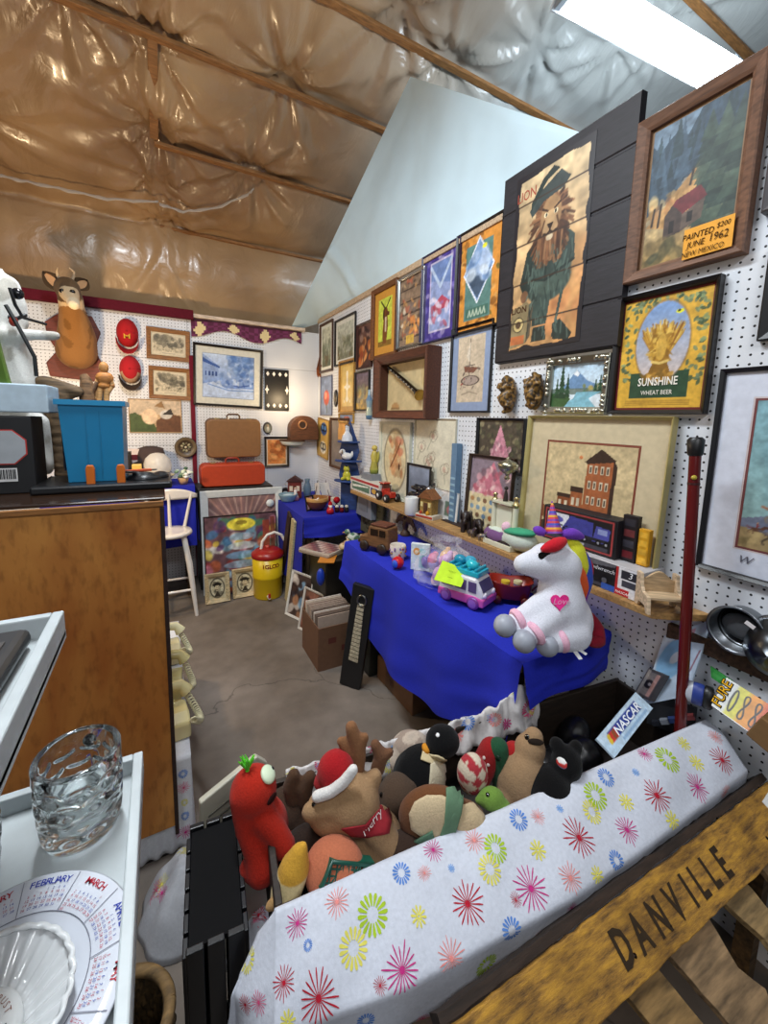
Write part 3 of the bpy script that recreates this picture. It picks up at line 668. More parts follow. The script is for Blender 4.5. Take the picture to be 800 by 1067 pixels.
a2=onY(216,578,3.47); b2=onY(294,578,3.47)
framed('bright many coloured poster leaning in front of the white frame',((a2.x+b2.x)/2-.03,3.45,.0),0,(b2.x-a2.x)-.02,.67,.012,.008,'#2a2420',poster_b,(),90,rx=R(-6),name='poster')
def portrait(s):
    def art(p):
        p.a[:]=hx('#cbbf9c'); p.ell(.5,.48,.44,.46,'#4a4234'); p.ell(.5,.48,.38,.40,'#d8cfae'); p.blot(26,(.25,.2,.75,.75),['#8d8063','#4a4234','#c2b48e'],.04,.1,s,.6)
        p.ell(.5,.62,.22,.12,'#2a241c'); p.ell(.5,.5,.13,.16,'#d9c8a0'); p.ell(.5,.64,.28,.05,'#2a241c'); p.ell(.44,.52,.02,.02,'#2a241c'); p.ell(.56,.52,.02,.02,'#2a241c'); p.line([(.42,.42),(.5,.39),(.58,.42)],.012,'#5a3a2a'); p.poly([(.3,.1),(.5,.34),(.7,.1)],'#3a3226'); p.nz(20,.15,s)
    return art
for (pl,pr),lab,s in((((213,603),(239,603)),'cream framed oval portrait, left of the pair below the bright poster',3),(((242,601),(268,601)),'cream framed oval portrait, right of the pair below the bright poster',8)):
    a=onZ(*pl,0); b=onZ(*pr,0); y=3.34 if s==3 else 3.36
    a=onY(*pl,y); b=onY(*pr,y)
    t=framed(lab,((a.x+b.x)/2,y,.0),0,b.x-a.x,.235,.035,.03,'#c9b48a',portrait(s),(),44,'wood',rx=R(-9),group='cream framed portraits on the floor')
# drinks cooler
q=Vector((.742,3.30,0)); t=thing('drinks_cooler','yellow round drinks cooler with red lid and white handle','cooler',q)
g=G(); g.lathe([(0,0),(.095,0),(.10,.01),(.102,.15),(.106,.155),(.106,.17),(.104,.175),(.108,.31),(0,.31)],'#d9b812',32); g.build('body','plastic',t)
g=G(); g.lathe([(.110,.305),(.114,.315),(.112,.335),(.08,.36),(.04,.368),(0,.37)],'#9c1d18',32); g.build('lid','plastic',t)
g=G(); g.lathe([(.016,.37),(.018,.385),(.0,.39)],'#b8473a',12); g.build('lid_knob','plastic',t)
g=G(); g.tube([(-.045,0,.36),(-.035,0,.42),(.0,0,.465),(.05,0,.48),(.10,0,.455),(.13,0,.40),(.132,0,.34),(.118,0,.29)],.011,'#e3dfd6',8); g.build('handle','plastic',t)
g=G(); g.cyl((-.02,-.103,.035),(-.02,-.135,.035),.012,.010,'#e8e2da',10); g.box(-.02,-.13,.05,.016,.014,.03,'#b02a20'); g.build('spigot','plastic',t)
g=G()
for i,ch in enumerate('IGLOO'):
    a=R(-118+13*i); g.text(ch,.042,'#8a2a18',(.1085*math.cos(a),.1085*math.sin(a),.245),xd=(-math.sin(a),math.cos(a),0),bold=.001)
g.build('lettering','matte',t)
t.scale=(1.15,1.15,1.12)
# far table
cloth_table('long_table',('far trestle table below the blue corner shelf','blue cloth over the far table below the corner shelf'),.905,1.41,2.84,3.88,.75,[('left',lambda u:.12+.05*u),('near',lambda u:.60-.01*u)],seed=5)
q=put(283,511,.755); t=thing('toy_motorcycle','small black and chrome model motorcycle at the far end of the far table','toy motorcycle',Vector((1.0,3.70,.755)),R(20))
g=G(); g.tube([(-.05,0,.03),(-.02,0,.06),(.02,0,.055),(.06,0,.035)],[.008,.014,.012,.006],'#1b1a1c',8); g.ell((.0,0,.07),(.03,.012,.012),'#26262a'); g.build('frame','gloss',t)
for x in(-.055,.06):
    g=G(); g.lathe([(.018,-.008),(.032,-.008),(.034,0),(.032,.008),(.018,.008)],['#c9c9cc','#1a1a1a','#1a1a1a','#c9c9cc'],20,rot=(PI/2,0,0),o=(x,0,.034)); g.build('wheel','satin',t)
g=G(); g.tube([(.055,0,.05),(.035,0,.105),(.02,-.035,.11)],.004,'#c4c4c8',6); g.tube([(.035,0,.105),(.02,.035,.11)],.004,'#c4c4c8',6); g.build('handlebar','metal',t)
t=thing('toy_house','dark red lantern shaped wooden house beside the blue vase','toy house',(1.07,3.62,.755),R(-20))
g=G(); g.box(0,0,.075,.12,.09,.15,'#6a1f18'); g.build('wall','wood',t,bevel=.003)
g=G(); g.prism([(-.075,.15),(.075,.15),(0,.20)],-.055,.055,'#3c1512'); g.build('roof','wood',t)
g=G()
for x in(-.03,.03): g.box(x,-.046,.09,.03,.004,.045,'#d9c9b4')
g.build('window','card',t)
t=thing('figurine','white and pink lady figurine in front of the red house','figurine',(1.04,3.50,.755))
g=G(); g.lathe([(0,0),(.035,0),(.03,.03),(.012,.06),(.016,.085),(.008,.095)],['#d9c9c9','#c98a96','#d9c9c9','#e9dfdc','#e9dfdc'],16); g.build('gown','ceramic',t)
g=G(); g.ell((0,0,.108),.013,'#e3b99a'); g.build('head','ceramic',t)
g=G(); g.ell((0,.003,.113),(.0145,.013,.012),'#2c1c16'); g.build('hair','ceramic',t)
q=onZ(315,511,.755); t=thing('vase','slim grey blue vase on the far table','vase',Vector((1.17,3.56,.755)))
g=G(); g.lathe([(0,0),(.028,0),(.034,.05),(.036,.09),(.026,.13),(.018,.15),(.026,.175),(.023,.175),(.014,.15),(0,.14)],'#5d7488',24); g.build('body','ceramic',t)
t=thing('book_stand','wire stand holding an open white book on the far table','book stand',(1.27,3.45,.755),R(-15))
g=G()
for x in(-.07,.07): g.tube([(x,-.04,.0),(x*.5,.02,.17),(x,.05,0)],.003,'#3b2a20',6)
g.tube([(-.08,-.03,.03),(.08,-.03,.03)],.003,'#3b2a20',6); g.build('wire','satin',t)
g=G(); g.box(-.04,0.,.09,.006,.09,.12,'#e4e0d6',rot=(R(-15),0,R(20))); g.box(.03,0.,.09,.006,.09,.12,'#d6d2ca',rot=(R(-15),0,R(70))); g.build('pages','card',t)
t=thing('toy_racing_car','dark red model car lying before the book stand','toy car',(1.26,3.28,.755),R(10))
g=G(); g.prism([(-.09,.018),(.09,.018),(.095,.035),(.04,.045),(.015,.065),(-.04,.065),(-.065,.045),(-.09,.042)],-.03,.03,'#8a1c1c'); g.build('body','gloss',t,bevel=.004)
for x in(-.055,.055):
    for y in(-.03,.03):
        g=G(); g.cyl((x,y-.006,.018),(x,y+.006,.018),.018,.018,'#141414',14); g.build('wheel','satin',t)
t=thing('glass_dish','pale blue glass dish on the front edge of the far table','dish',onZ(300,522,.755))
g=G(); g.lathe([(0,.004),(.05,.004),(.055,.0),(.06,.01),(.08,.05),(.085,.065),(.08,.065),(.055,.016),(0,.012)],'#9fc3d6',28); g.build('bowl',mat=solid('blue_glass','#a9cfe0',.08,trans=.55),parent=t)
g=G(); g.ell((0,0,.045),(.05,.05,.02),'#b5cfdc'); g.build('contents','gloss',t)
def pinkpic(p): p.a[:]=hx('#d9a7a0'); p.ell(.5,.55,.25,.3,'#e8c0ae'); p.ell(.45,.3,.3,.2,'#c78a8a'); p.nz(8,.15,3)
framed('dark framed pink photograph standing beside the wooden bowl',Vector((1.03,3.06,.755)),R(25),.085,.12,.012,.012,'#1c1512',pinkpic,(),30,rx=R(-10))
t=thing('wooden_bowl','deep turned wooden bowl at the near end of the far table','bowl',onZ(330,531,.755))
g=G(); g.lathe([(0,0),(.045,0),(.075,.03),(.092,.075),(.094,.105),(.088,.105),(.08,.07),(.05,.03),(0,.025)],['#6b3d1f']*3+['#b98a4e','#d9b87a','#8a5a30','#6b3d1f','#6b3d1f'],30); g.build('bowl','gloss',t)
t=thing('red_ornament','shiny red ball ornament on a small base behind the wooden bowl','ornament',Vector((1.24,3.02,.755)))
g=G(); g.lathe([(0,0),(.02,0),(.015,.03),(.006,.05)],'#2a1512',14); g.build('base','gloss',t)
g=G(); g.ell((0,0,.075),.028,'#a8101a'); g.build('ball','gloss',t)
t=thing('santa_figurine','small red and white figurine at the corner of the far table','figurine',onZ(344,535,.755))
g=G(); g.lathe([(0,0),(.028,0),(.03,.02),(.018,.05),(.0,.055)],['#a8141c','#a8141c','#b8202a','#b8202a'],16); g.build('coat','gloss',t)
g=G(); g.ell((0,-.002,.062),.016,'#d9b49a'); g.build('head','matte',t)
g=G(); g.ell((0,-.012,.055),(.013,.008,.014),'#efece6'); g.build('beard','matte',t)
g=G(); g.lathe([(.017,.07),(.012,.09),(0,.10)],'#a8141c',12); g.build('hat','matte',t)
for i,(px,c1,c2) in enumerate(((352,'#3a1a14','#d9d2c6'),(357,'#7a1a1a','#e4dccf'),(362,'#2a2622','#c9bfae'))):
    t=thing('salt_shaker',['dark brown shaker with pale cap, left of three on the far table','red shaker with pale cap, middle of three on the far table','black shaker with grey cap, right of three on the far table'][i],'shaker',onZ(px,534,.755)+Vector((0,.02,0)),0,'shakers on the far table')
    g=G(); g.lathe([(0,0),(.017,0),(.019,.02),(.013,.04)],c1,14); g.build('jar','gloss',t)
    g=G(); g.lathe([(.014,.04),(.014,.052),(0,.06)],c2,14); g.build('cap','satin',t)
# ================================================================ RIGHT WALL PICTURES
def rw(lab,tl,br,t,fw,fc,art,mats=(),n=50,off=.012,**k):
    l,w,h=rect_right(tl,br,off); return framed(lab,l,RZR,w,h,t,fw,fc,art,mats,n,**k)
def paint_land(sky,mid,fore,seed,nblot=30):
    def art(p):
        p.a=hx(mid)*(1-p.V[...,None])+hx(sky)*p.V[...,None]
        p.blot(nblot,(0,.2,1,.6),[mid,fore,'#5a6048','#8a8a70'],.05,.14,seed,.6); p.rect(0,0,1,.18,fore,.6); p.blot(14,(0,0,1,.25),[fore,'#6b5a3a'],.04,.1,seed+1,.7); p.nz(14,.22,seed)
    return art
rw('dark framed pale landscape with white mat, first picture from the corner in the top row',(333.2,339),(346,386),.018,.022,'#4a3020',paint_land('#c9c9b4','#8f9682','#5f6650',1),[(.03,'#dcdcd0')],36,cat='picture')
rw('thin black framed misty mountain print, second from the corner in the top row',(348.9,335),(369.5,376.8),.018,.016,'#15100d',paint_land('#b8bcae','#9a9c8c','#6e7058',2),[(.035,'#d6d6cc')],44)
def dusk(p): p.a=hx('#3a2018')*(1-p.V[...,None])+hx('#6a4a40')*p.V[...,None]; p.blot(22,(.1,.05,.9,.6),['#c96a2c','#8a3a1a','#e0a060','#4a2418'],.05,.13,4,.7); p.blot(14,(.1,.6,.9,.95),['#2a1a1a','#a08070','#503838'],.04,.1,5,.7)
rw('small dark red picture with an orange glow under the white gap in the top row',(372,339),(386.8,382),.018,.014,'#38140f',dusk,(),40)
def dog(p):
    p.a[:]=hx('#c3cf4e'); p.rect(0,0,1,.12,'#8a6a2a'); p.poly([(.35,.05),(.62,.05),(.72,.4),(.66,.66),(.42,.66),(.34,.35)],'#7a4a22'); p.ell(.52,.7,.16,.11,'#6b3c1a'); p.poly([(.5,.3),(.6,.3),(.6,.6),(.5,.6)],'#e6d9c0',.8)
    p.ell(.40,.66,.06,.12,'#3a2010'); p.poly([(.58,.74),(.82,.68),(.8,.62),(.56,.62)],'#5a3018'); p.line([(.2,.95),(.5,.78)],.02,'#3a3a1a'); p.line([(.85,.95),(.6,.8)],.02,'#3a3a1a'); p.nz(14,.15,3)
rw('orange wood framed picture of a hunting dog on yellow green',(388.8,304),(413,370),.03,.03,'#6b3f1c',dog,[(.055,'#c98f36')],50,fin='wood')
def bakery(p):
    p.a[:]=hx('#8a7460'); 
    for k in range(5): p.rect(0,.1+.18*k,1,.13+.18*k,'#4e4038'); 
    p.blot(70,(0,.08,1,1),['#c9a87a','#a8614a','#d8cbb4','#5a4a40','#7a6a62','#b98a5a'],.025,.07,7,.8,.7); p.blot(10,(.45,.2,.95,.4),['#d98a4a','#e0a860'],.04,.09,8,.8,.5); p.rect(.3,.03,.62,.15,'#c9a24a'); p.nz(16,.2,6)
rw('silver framed busy bakery scene between the dog picture and the purple frame',(415.9,292),(441,358),.025,.016,'#a8a8a4',bakery,(),64,fin='metal')
def purple(p):
    p.a[:]=hx('#473a86'); p.blot(70,(0,0,1,1),['#5a4c9c','#8478b8','#382c70','#b0a4c8'],.02,.05,11,.7); p.rect(.2,.1,.8,.9,'#c2b8d0'); p.rect(.22,.12,.78,.88,'#8f9cc4'); p.poly([(.22,.88),(.78,.88),(.78,.6),(.22,.7)],'#6d84b4')
    p.line([(.22,.85),(.5,.6),(.78,.86)],.02,'#b4c4dc'); p.poly([(.3,.4),(.55,.5),(.78,.4),(.7,.34),(.35,.33)],'#b04a5e'); p.blot(22,(.24,.14,.76,.5),['#c8889a','#dcd2e0','#8a6a98','#a84858'],.03,.07,12,.7,.6); p.nz(18,.15,5)
rw('purple bordered poster of a winter scene in a thin dark frame',(440.5,269),(476,350),.02,.012,'#1d1740',purple,(),70)
def diamond(p):
    p.a[:]=hx('#cf8a3c'); p.blot(60,(0,0,1,1),['#7a4a20','#5d5a2c','#e0a860','#8c5a28'],.015,.045,14,.8); p.rect(.2,.1,.8,.86,'#5b7f78'); p.poly([(.5,.25),(.86,.6),(.5,.92),(.14,.58)],'#dfe3ea'); p.poly([(.5,.28),(.83,.6),(.5,.89),(.17,.58)],'#7f9cc4')
    p.poly([(.2,.56),(.5,.30),(.8,.58),(.6,.52),(.4,.60)],'#46566a'); p.blot(14,(.3,.5,.7,.75),['#a9bcd8','#dce6f0','#5f7ea8'],.04,.09,15,.7); p.ell(.62,.8,.05,.025,'#d9d23a'); p.nz(18,.14,7); p.rect(.24,.12,.76,.22,'#44685a',.9)
    for k in range(5): p.line([(.3+.085*k,.14),(.33+.085*k,.2),(.36+.085*k,.14)],.008,'#b9c6b0')
rw('orange bordered poster with a pale blue diamond, right of the purple one',(477,247),(519,338),.022,.012,'#14100e',diamond,(),76)
# ---- lion board
l,w,h=rect_right((526,193),(655,366),.03); h=.80; l.z=1.765
a=on_right(521.5,280,.03); b=on_right(656,230,.03); l.y=(a.y+b.y)/2; w=a.y-b.y
t=thing('lion_board','large dark plank board with a lion in a green coat','sign',l,RZR)
P=[(0,0)]; 
for k in range(5):
    z0,z1=h*k/5,h*(k+1)/5; P+=[(-.028,z0+.003),(-.032,z0+.008),(-.032,z1-.008),(-.028,z1-.003)]
P+=[(0,h)]
g=G(); g.prism(P,-w/2,w/2,'#1d1a20',axis='x'); g.build('planks','wood',t)
pw,ph=w*.62,h*.90
p=Pic(pw,ph,120,'#b9996a')
p.a=hx('#b98a58')*(1-p.V[...,None])+hx('#d0b890')*p.V[...,None]; p.nz(5,.16,3); p.ell(.8,.2,.3,.2,'#c9864a',.5); p.blot(14,(.6,.05,1,.5),['#b8744a','#c99a66'],.05,.12,4,.4)
# lion
gr='#3b4a44'; gd='#27332f'; br='#7c5a3e'
p.poly([(.36,.13),(.56,.13),(.60,.32),(.74,.36),(.64,.05),(.74,.03),(.82,.06),(.70,.14),(.80,.40),(.30,.40)],gr)
p.blot(1,(.5,.3,.5,.3),[gr],.01,.02,1); p.ell(.53,.36,.30,.11,gr); p.ell(.56,.42,.27,.13,'#48584f'); p.ell(.46,.50,.24,.12,gr); p.poly([(.22,.56),(.32,.6),(.3,.34),(.22,.30),(.14,.38)],gd); p.poly([(.70,.62),(.84,.56),(.86,.44),(.74,.36),(.70,.46)],gr)
p.poly([(.38,.12),(.55,.12),(.57,.04),(.36,.04)],gd); p.poly([(.64,.12),(.74,.14),(.90,.05),(.86,.02),(.66,.035)],gd)
p.ell(.22,.31,.055,.035,'#6f4f38'); p.line([(.2,.41),(.5,.37),(.85,.43)],.008,gd); p.line([(.5,.6),(.5,.38)],.006,gd)
rr=random.Random(5)
for k in range(260):
    a_=rr.uniform(0,2*PI); r0=rr.uniform(.35,.75); r1=r0+rr.uniform(.2,.45); dx,dy=.27*math.cos(a_),.20*math.sin(a_)
    if r1>1.05: continue
    q=rr.uniform(-.03,.03); p.line([(.52+dx*r0,.69+dy*r0-.02*r0),(.52+dx*r1+q,.69+dy*r1-.05*r1)],.007,rr.choice(['#6a4630','#4a2f22','#8a5f40','#3a261c','#7a5236','#9c7350']),.85)
for k in range(70):
    x=rr.uniform(.36,.68); p.line([(x,.60),(x+rr.uniform(-.03,.03),.50-rr.uniform(0,.05))],.007,rr.choice(['#6a4630','#4a2f22','#8a5f40','#9c7350']),.85)
p.ell(.52,.705,.135,.105,'#a07c56'); p.ell(.52,.655,.10,.06,'#b39068'); p.poly([(.40,.765),(.50,.735),(.50,.725),(.40,.75)],'#3a261c'); p.poly([(.64,.765),(.54,.735),(.54,.725),(.64,.75)],'#3a261c')
p.ell(.455,.718,.026,.013,'#e0cfa8'); p.ell(.585,.718,.026,.013,'#e0cfa8'); p.ell(.46,.718,.012,.011,'#140e0a'); p.ell(.58,.718,.012,.011,'#140e0a')
p.poly([(.485,.735),(.555,.735),(.575,.665),(.55,.65),(.49,.65),(.465,.665)],'#b8966c'); p.poly([(.475,.668),(.565,.668),(.54,.642),(.50,.642)],'#2e1d16'); p.line([(.52,.645),(.52,.625)],.006,'#2e1d16'); p.line([(.44,.62),(.48,.612),(.52,.625),(.56,.612),(.60,.62)],.006,'#2e1d16'); p.ell(.52,.595,.045,.018,'#d8c8a8',.8); p.line([(.44,.69),(.40,.63)],.005,'#5a3d28'); p.line([(.60,.69),(.64,.63)],.005,'#5a3d28')
p.poly([(.22,.78),(.36,.86),(.62,.92),(.74,.86),(.66,.82),(.42,.80),(.26,.74)],'#36403e'); p.poly([(.24,.78),(.44,.90),(.60,.93),(.52,.96),(.38,.92),(.24,.82)],gd)
p.poly([(.02,.02),(.28,.04),(.30,.26),(.26,.28),(.04,.25)],'#8a7a58'); p.poly([(.28,.04),(.34,.08),(.36,.28),(.30,.26)],'#5d5140'); p.rect(.05,.04,.26,.09,'#b8663a',.9); p.ell(.155,.155,.085,.045,'#c9b27a'); p.ring(.155,.155,.08,.042,.1,'#3a3026'); p.ell(.155,.155,.04,.022,'#5a4632')
p.nz(22,.22,8)
for k in range(1,5): p.line([(0,(k/5-.05)/.9),(1,(k/5-.05)/.9)],.004,'#3a2a20')
for k in range(120):
    x,y=rr.uniform(.2,.85),rr.uniform(.05,.55); m_=np.abs(p.a-hx(gr)).sum(2)<.35; q=p.a.copy(); p.line([(x,y),(x+rr.uniform(-.05,.05),y-rr.uniform(.03,.08))],.004,rr.choice(['#55675d','#26312d','#61746a']),.7); p.a[~m_]=q[~m_]
# ragged edge of the parchment
f=p.field(14,21)*.045+p.field(5,22)*.03
edge=((p.U<f+.015)|(p.U>1-f-.01)|(p.V<f*.6+.005)|(p.V>1-f*.6-.005)); p.mix(edge.astype(float),'#1d1a20')
p.build('painted_lion',t,-w/2+w*.13,h*.05,-.0335,'satin')
g=G(); g.text('LION',.036,'#4a2c1c',(-w/2+w*.13+pw*.155,-.0345,h*.05+ph*.225),bold=.0008); g.text('LION',.055,'#a85040',(-w/2+w*.13+pw*.16,-.0345,h*.05+ph*.86),sx=.8); g.build('lettering','matte',t)
# ---- cabin painting
def cabin(p):
    p.a=hx('#a5854e')*(1-p.V[...,None])+hx('#8a97a8')*p.V[...,None]
    p.poly([(0,.38),(.22,.42),(.6,.68),(.75,.62),(1,.6),(1,1),(0,1)],'#33434f'); p.poly([(0,.9),(.1,.82),(.28,.92),(.42,.86),(.55,1),(0,1)],'#7f93a6',.7)
    for k in range(46):
        rr=random.Random(k); x=rr.uniform(-.05,1.05); y=rr.uniform(.48,.86)+(.12 if x>.6 else 0); s_=rr.uniform(.05,.12)
        p.poly([(x-s_*.7,y-s_),(x,y+s_*1.5),(x+s_*.7,y-s_)],rr.choice(['#2f3f4c','#3e5060','#2a3a3e','#4a5f70','#35485a']),.75)
    p.poly([(.1,.34),(.62,.66),(.72,.5),(.7,.3),(.4,.22),(0,.3)],'#b48a58'); p.blot(40,(.05,.2,.7,.5),['#c79a62','#a8764a','#8c6a3e','#c9ac78'],.03,.07,3,.6,.5)
    for k in range(9):
        x=.66+.30*(k%3)/2; y=.12+.2*(k//3)
        for q in range(4): p.poly([(x-.16+.02*q,y+.08*q),(x,y+.22+.07*q),(x+.16-.02*q,y+.08*q)],['#2c3a34','#3c4c40','#48584a','#33423c'][(k+q)%4],.8)
    p.poly([(.24,.34),(.36,.43),(.62,.47),(.70,.38),(.44,.31)],'#6d2c30'); p.poly([(.24,.34),(.32,.40),(.44,.32),(.44,.19),(.24,.17)],'#4a3c36'); p.poly([(.44,.31),(.68,.37),(.66,.24),(.44,.19)],'#5f5046'); p.rect(.5,.24,.56,.31,'#26201e'); p.rect(.3,.2,.36,.29,'#26201e')
    p.blot(26,(0,0,1,.16),['#6d5c3a','#4f4a30','#8c7a4e','#3c4030'],.04,.1,8,.7,.5); p.line([(.08,.30),(.10,.42)],.008,'#3a3028'); p.line([(.16,.28),(.18,.44)],.008,'#3a3028'); p.line([(.5,.5),(.52,.6)],.008,'#3a3028'); p.nz(26,.22,4)
a=on_right(657,213,.03); b=on_right(790,150,.03); yc=(a.y+b.y)/2; w=a.y-b.y; z0=1.967; h=2.462-z0
t=framed('brown framed painting of a red roofed cabin in pines with an orange price note',Vector((XW-.001,yc,z0)),RZR,w,h,.035,.036,'#6b4a36',cabin,[(.008,'#8a6a4a')],100,fin='wood')
ta=on_right(713,254,.03); tb=on_right(765,242,.03); tz0=on_right(738,264,.03).z; tz1=on_right(740,232,.03).z
nx0,nx1=yc-ta.y,yc-tb.y; 
g=G(); g.poly([(nx0,-.034,tz0-z0),(nx1,-.034,tz0-z0),(nx1,-.036,tz1-z0),(nx0,-.036,tz1-z0)],'#e8a020'); g.build('price_note','card',t,solidify=.0008)
g=G(); nh=tz1-tz0
for s_,yy,xx,sz in(('PAINTED',.62,.30,.25),('$200',.72,.80,.2),('JUNE',.34,.27,.25),('1962',.36,.72,.30),('NEW MEXICO',.06,.42,.21)):
    g.text(s_,nh*sz*1.15,'#2a1a10',(nx0+(nx1-nx0)*xx,-.0375,tz0-z0+nh*yy),sx=.82,shear=.15)
g.build('handwriting','matte',t)
# ---- wheat advert
def wheat(p):
    p.a[:]=hx('#d9a93e'); p.nz(5,.08,2)
    rr=random.Random(5)
    for k in range(120):
        s_=rr.choice([0,1,2]); 
        if s_==0: x,y=rr.uniform(.03,.2),rr.uniform(.2,.98)
        elif s_==1: x,y=rr.uniform(.8,.97),rr.uniform(.2,.98)
        else: x,y=rr.uniform(.1,.9),rr.uniform(.9,.98)
        p.ell(x,y,.035,.014,rr.choice(['#55664a','#6f8060','#8a9a6a','#40543c']),.85,rr.uniform(0,3))
    p.rect(.16,.09,.84,.33,'#2f4a34'); p.ell(.5,.59,.315,.365,'#5a3a22'); p.ell(.5,.59,.305,.355,'#c9cfd6')
    m=np.clip((p.V-.3)/.6,0,1); d=np.sqrt(((p.U-.5)/.305)**2+((p.V-.59)/.355)**2)<1; col=hx('#c8b8b0')*(1-m[...,None])+hx('#7f9cc8')*m[...,None]; p.a[d]=col[d]
    for k in range(190):
        a=rr.uniform(-1,1); p.line([(.5+a*.06,.44),(.5+a*.25,.68+rr.uniform(-.06,.12)*(1-abs(a)*.5))],.005,rr.choice(['#c79a3c','#9a6a24','#e0bc62','#8a5a1e']),.9)
    p.poly([(.41,.4),(.59,.4),(.62,.62),(.38,.62)],'#a87c2c'); p.blot(60,(.38,.44,.62,.7),['#c79a3c','#8a6220','#dcb658','#9a7028'],.008,.02,9,.8,3); p.poly([(.36,.3),(.64,.3),(.58,.42),(.42,.42)],'#8a6224'); p.line([(.41,.42),(.5,.405),(.59,.42)],.012,'#d9b868'); p.blot(24,(.28,.24,.72,.32),['#a87a30','#7a5a24','#c99a48'],.02,.05,6,.8,.5)
    p.ell(.5,.55,.06,.12,'#d0a548',.8); p.ell(.67,.84,.045,.018,'#d9d836'); p.ell(.66,.845,.02,.01,'#3a3a1a')
    for k in range(4): p.line([(.12,.03+.013*k),(.88,.03+.013*k)],.0028,'#7a5a24',.7)
    p.nz(30,.1,7)
a=on_right(639,370,.02); b=on_right(744,355,.02); yc=(a.y+b.y)/2; w=a.y-b.y
t=framed('black framed yellow advert with a wheat sheaf and green banner',Vector((XW-.001,yc,1.535)),RZR,w,.392,.03,.014,'#140f0e',wheat,[(.007,'#6a1c1c')],100,c2='#1a1210')
g=G(); wi=w-.042; g.text('SUNSHINE',.036,'#ece6d8',(0,-.0085,.021+.35*.205),sx=.72,bold=.0006); g.text('WHEAT BEER',.020,'#ece6d8',(0,-.0085,.021+.35*.12),sx=.8); g.build('lettering','matte',t)
# ---- cowboy print
def cowboy(p):
    p.a=hx('#8aa8a4')*(1-p.V[...,None])+hx('#7fa9b4')*p.V[...,None]
    p.poly([(0,.20),(.12,.24),(.3,.22),(.34,.16),(.6,.13),(1,.2),(1,0),(0,0)],'#6d7488'); p.poly([(0,.14),(.3,.12),(1,.10),(1,0),(0,0)],'#9a855e'); p.nz(8,.06,3)
    p.blot(24,(0,0,1,.12),['#8a734c','#b09a6c','#6e6040'],.03,.09,4,.6,.4)
    def horse(x,y,s_,c,c2):
        p.ell(x,y,.07*s_,.035*s_,c); p.ell(x+.075*s_,y+.035*s_,.035*s_,.02*s_,c,rot=.8); p.ell(x+.115*s_,y+.05*s_,.025*s_,.012*s_,c,rot=-.4)
        for dx,ex in((-.06,-.10),(-.045,-.05),(.05,.09),(.06,.12)): p.line([(x+dx*s_,y-.01*s_),(x+ex*s_,y-.05*s_),(x+(ex+.01)*s_,y-.075*s_)],.006*s_,c)
        p.line([(x-.07*s_,y+.01*s_),(x-.12*s_,y+.03*s_)],.007*s_,c2); p.ell(x,y+.055*s_,.018*s_,.035*s_,c2); p.ell(x,y+.10*s_,.014*s_,.014*s_,'#b08a6a'); p.ell(x,y+.113*s_,.026*s_,.006*s_,'#4a3424')
    horse(.085,.14,.42,'#5a3c30','#7a2f28'); horse(.20,.11,.85,'#3f342c','#5a5a66'); horse(.21,.27,.95,'#8a7a62','#a8603a'); horse(.55,.16,1.4,'#6a5040','#4a5a6a'); horse(.86,.2,1.5,'#6a4a34','#38506a'); p.blot(20,(.3,.02,.9,.1),['#4a4034','#8a7a5a','#6a5a44'],.02,.05,5,.7,.6); p.nz(30,.15,8)
a=on_right(737,490,.02)
w=.62; yl=on_right(736.5,490,.02).y
t=framed('black framed cowboy print with wide white mat at the right edge',Vector((XW-.001,yl-w/2,1.077)),RZR,w,.585,.02,.012,'#121013',cowboy,[(.068,'#cfd3e0'),(.004,'#c9b9b9'),(.006,'#6d3838')],120)
g=G()
for k in range(3): 
    g.box(.0-.0,-.0065,.062-.009*k,.30-.05*k,.0006,.0022,'#8a8a92')
g.build('caption_lines','matte',t)
g=G(); g.text('W',.03,'#55555f',(-.20,-.0068,.045),shear=.3); g.build('monogram','matte',t)
# ---- two frames cut by the right edge
yl=on_right(793,325,.015).y; zt_=on_right(800,293,.015).z; zb_=on_right(787,356,.015).z
framed('black frame above the cowboy print at the right edge',Vector((XW-.001,yl-.15,zb_)),RZR,.30,.24,.022,.03,'#121010',paint_land('#7a8088','#5a6068','#3a4044',9),(),40)
yl=on_right(797,206,.015).y; zb_=on_right(793,224,.015).z
framed('grey framed picture high at the right edge',Vector((XW-.001,yl-.16,zb_)),RZR,.32,.36,.03,.035,'#4a4648',paint_land('#8a9098','#6a7078','#4a5054',12),(),40)
# ---- clarinet shadow box
off=.10; a=on_right(389,405,off); b=on_right(443.5,395,off); zt_=on_right(416,366,off).z; zb_=on_right(416,436.5,off).z; w=a.y-b.y; h=zt_-zb_; yc=(a.y+b.y)/2
t=thing('shadow_box','deep reddish wood shadow box holding a black clarinet on cream board','shadow box',Vector((XW-.001,yc,zb_)),RZR)
g=frame_mesh(w,h,off,.055,'#5b2f1c',inner=.75,lip=.2,c2='#46220f'); g.build('frame','wood',t,bevel=.004)
p=Pic(w-.09,h-.09,50,'#cdb98c'); p.nz(4,.08,3); p.ell(.22,.12,.09,.07,'#b98f5c'); p.rect(.12,.06,.32,.09,'#8a6a42'); p.ell(.84,.7,.07,.25,'#bfa56e',.6); p.build('backing_board',t,-w/2+.045,.045,-.014,'card')
for s_ in(-1,1):
    g=G(); g.box(s_*(w/2+.004),-.05,h/2,.008,.10,h*.98,'#4f2816'); g.build('side_panel','wood',t)
o=thing('clarinet','black clarinet lying diagonally inside the wooden shadow box','clarinet',Vector((XW-.045,yc,zb_)),RZR)
cl=[(.78,.28),(.70,.36),(.5,.55),(.3,.76),(.16,.92)]
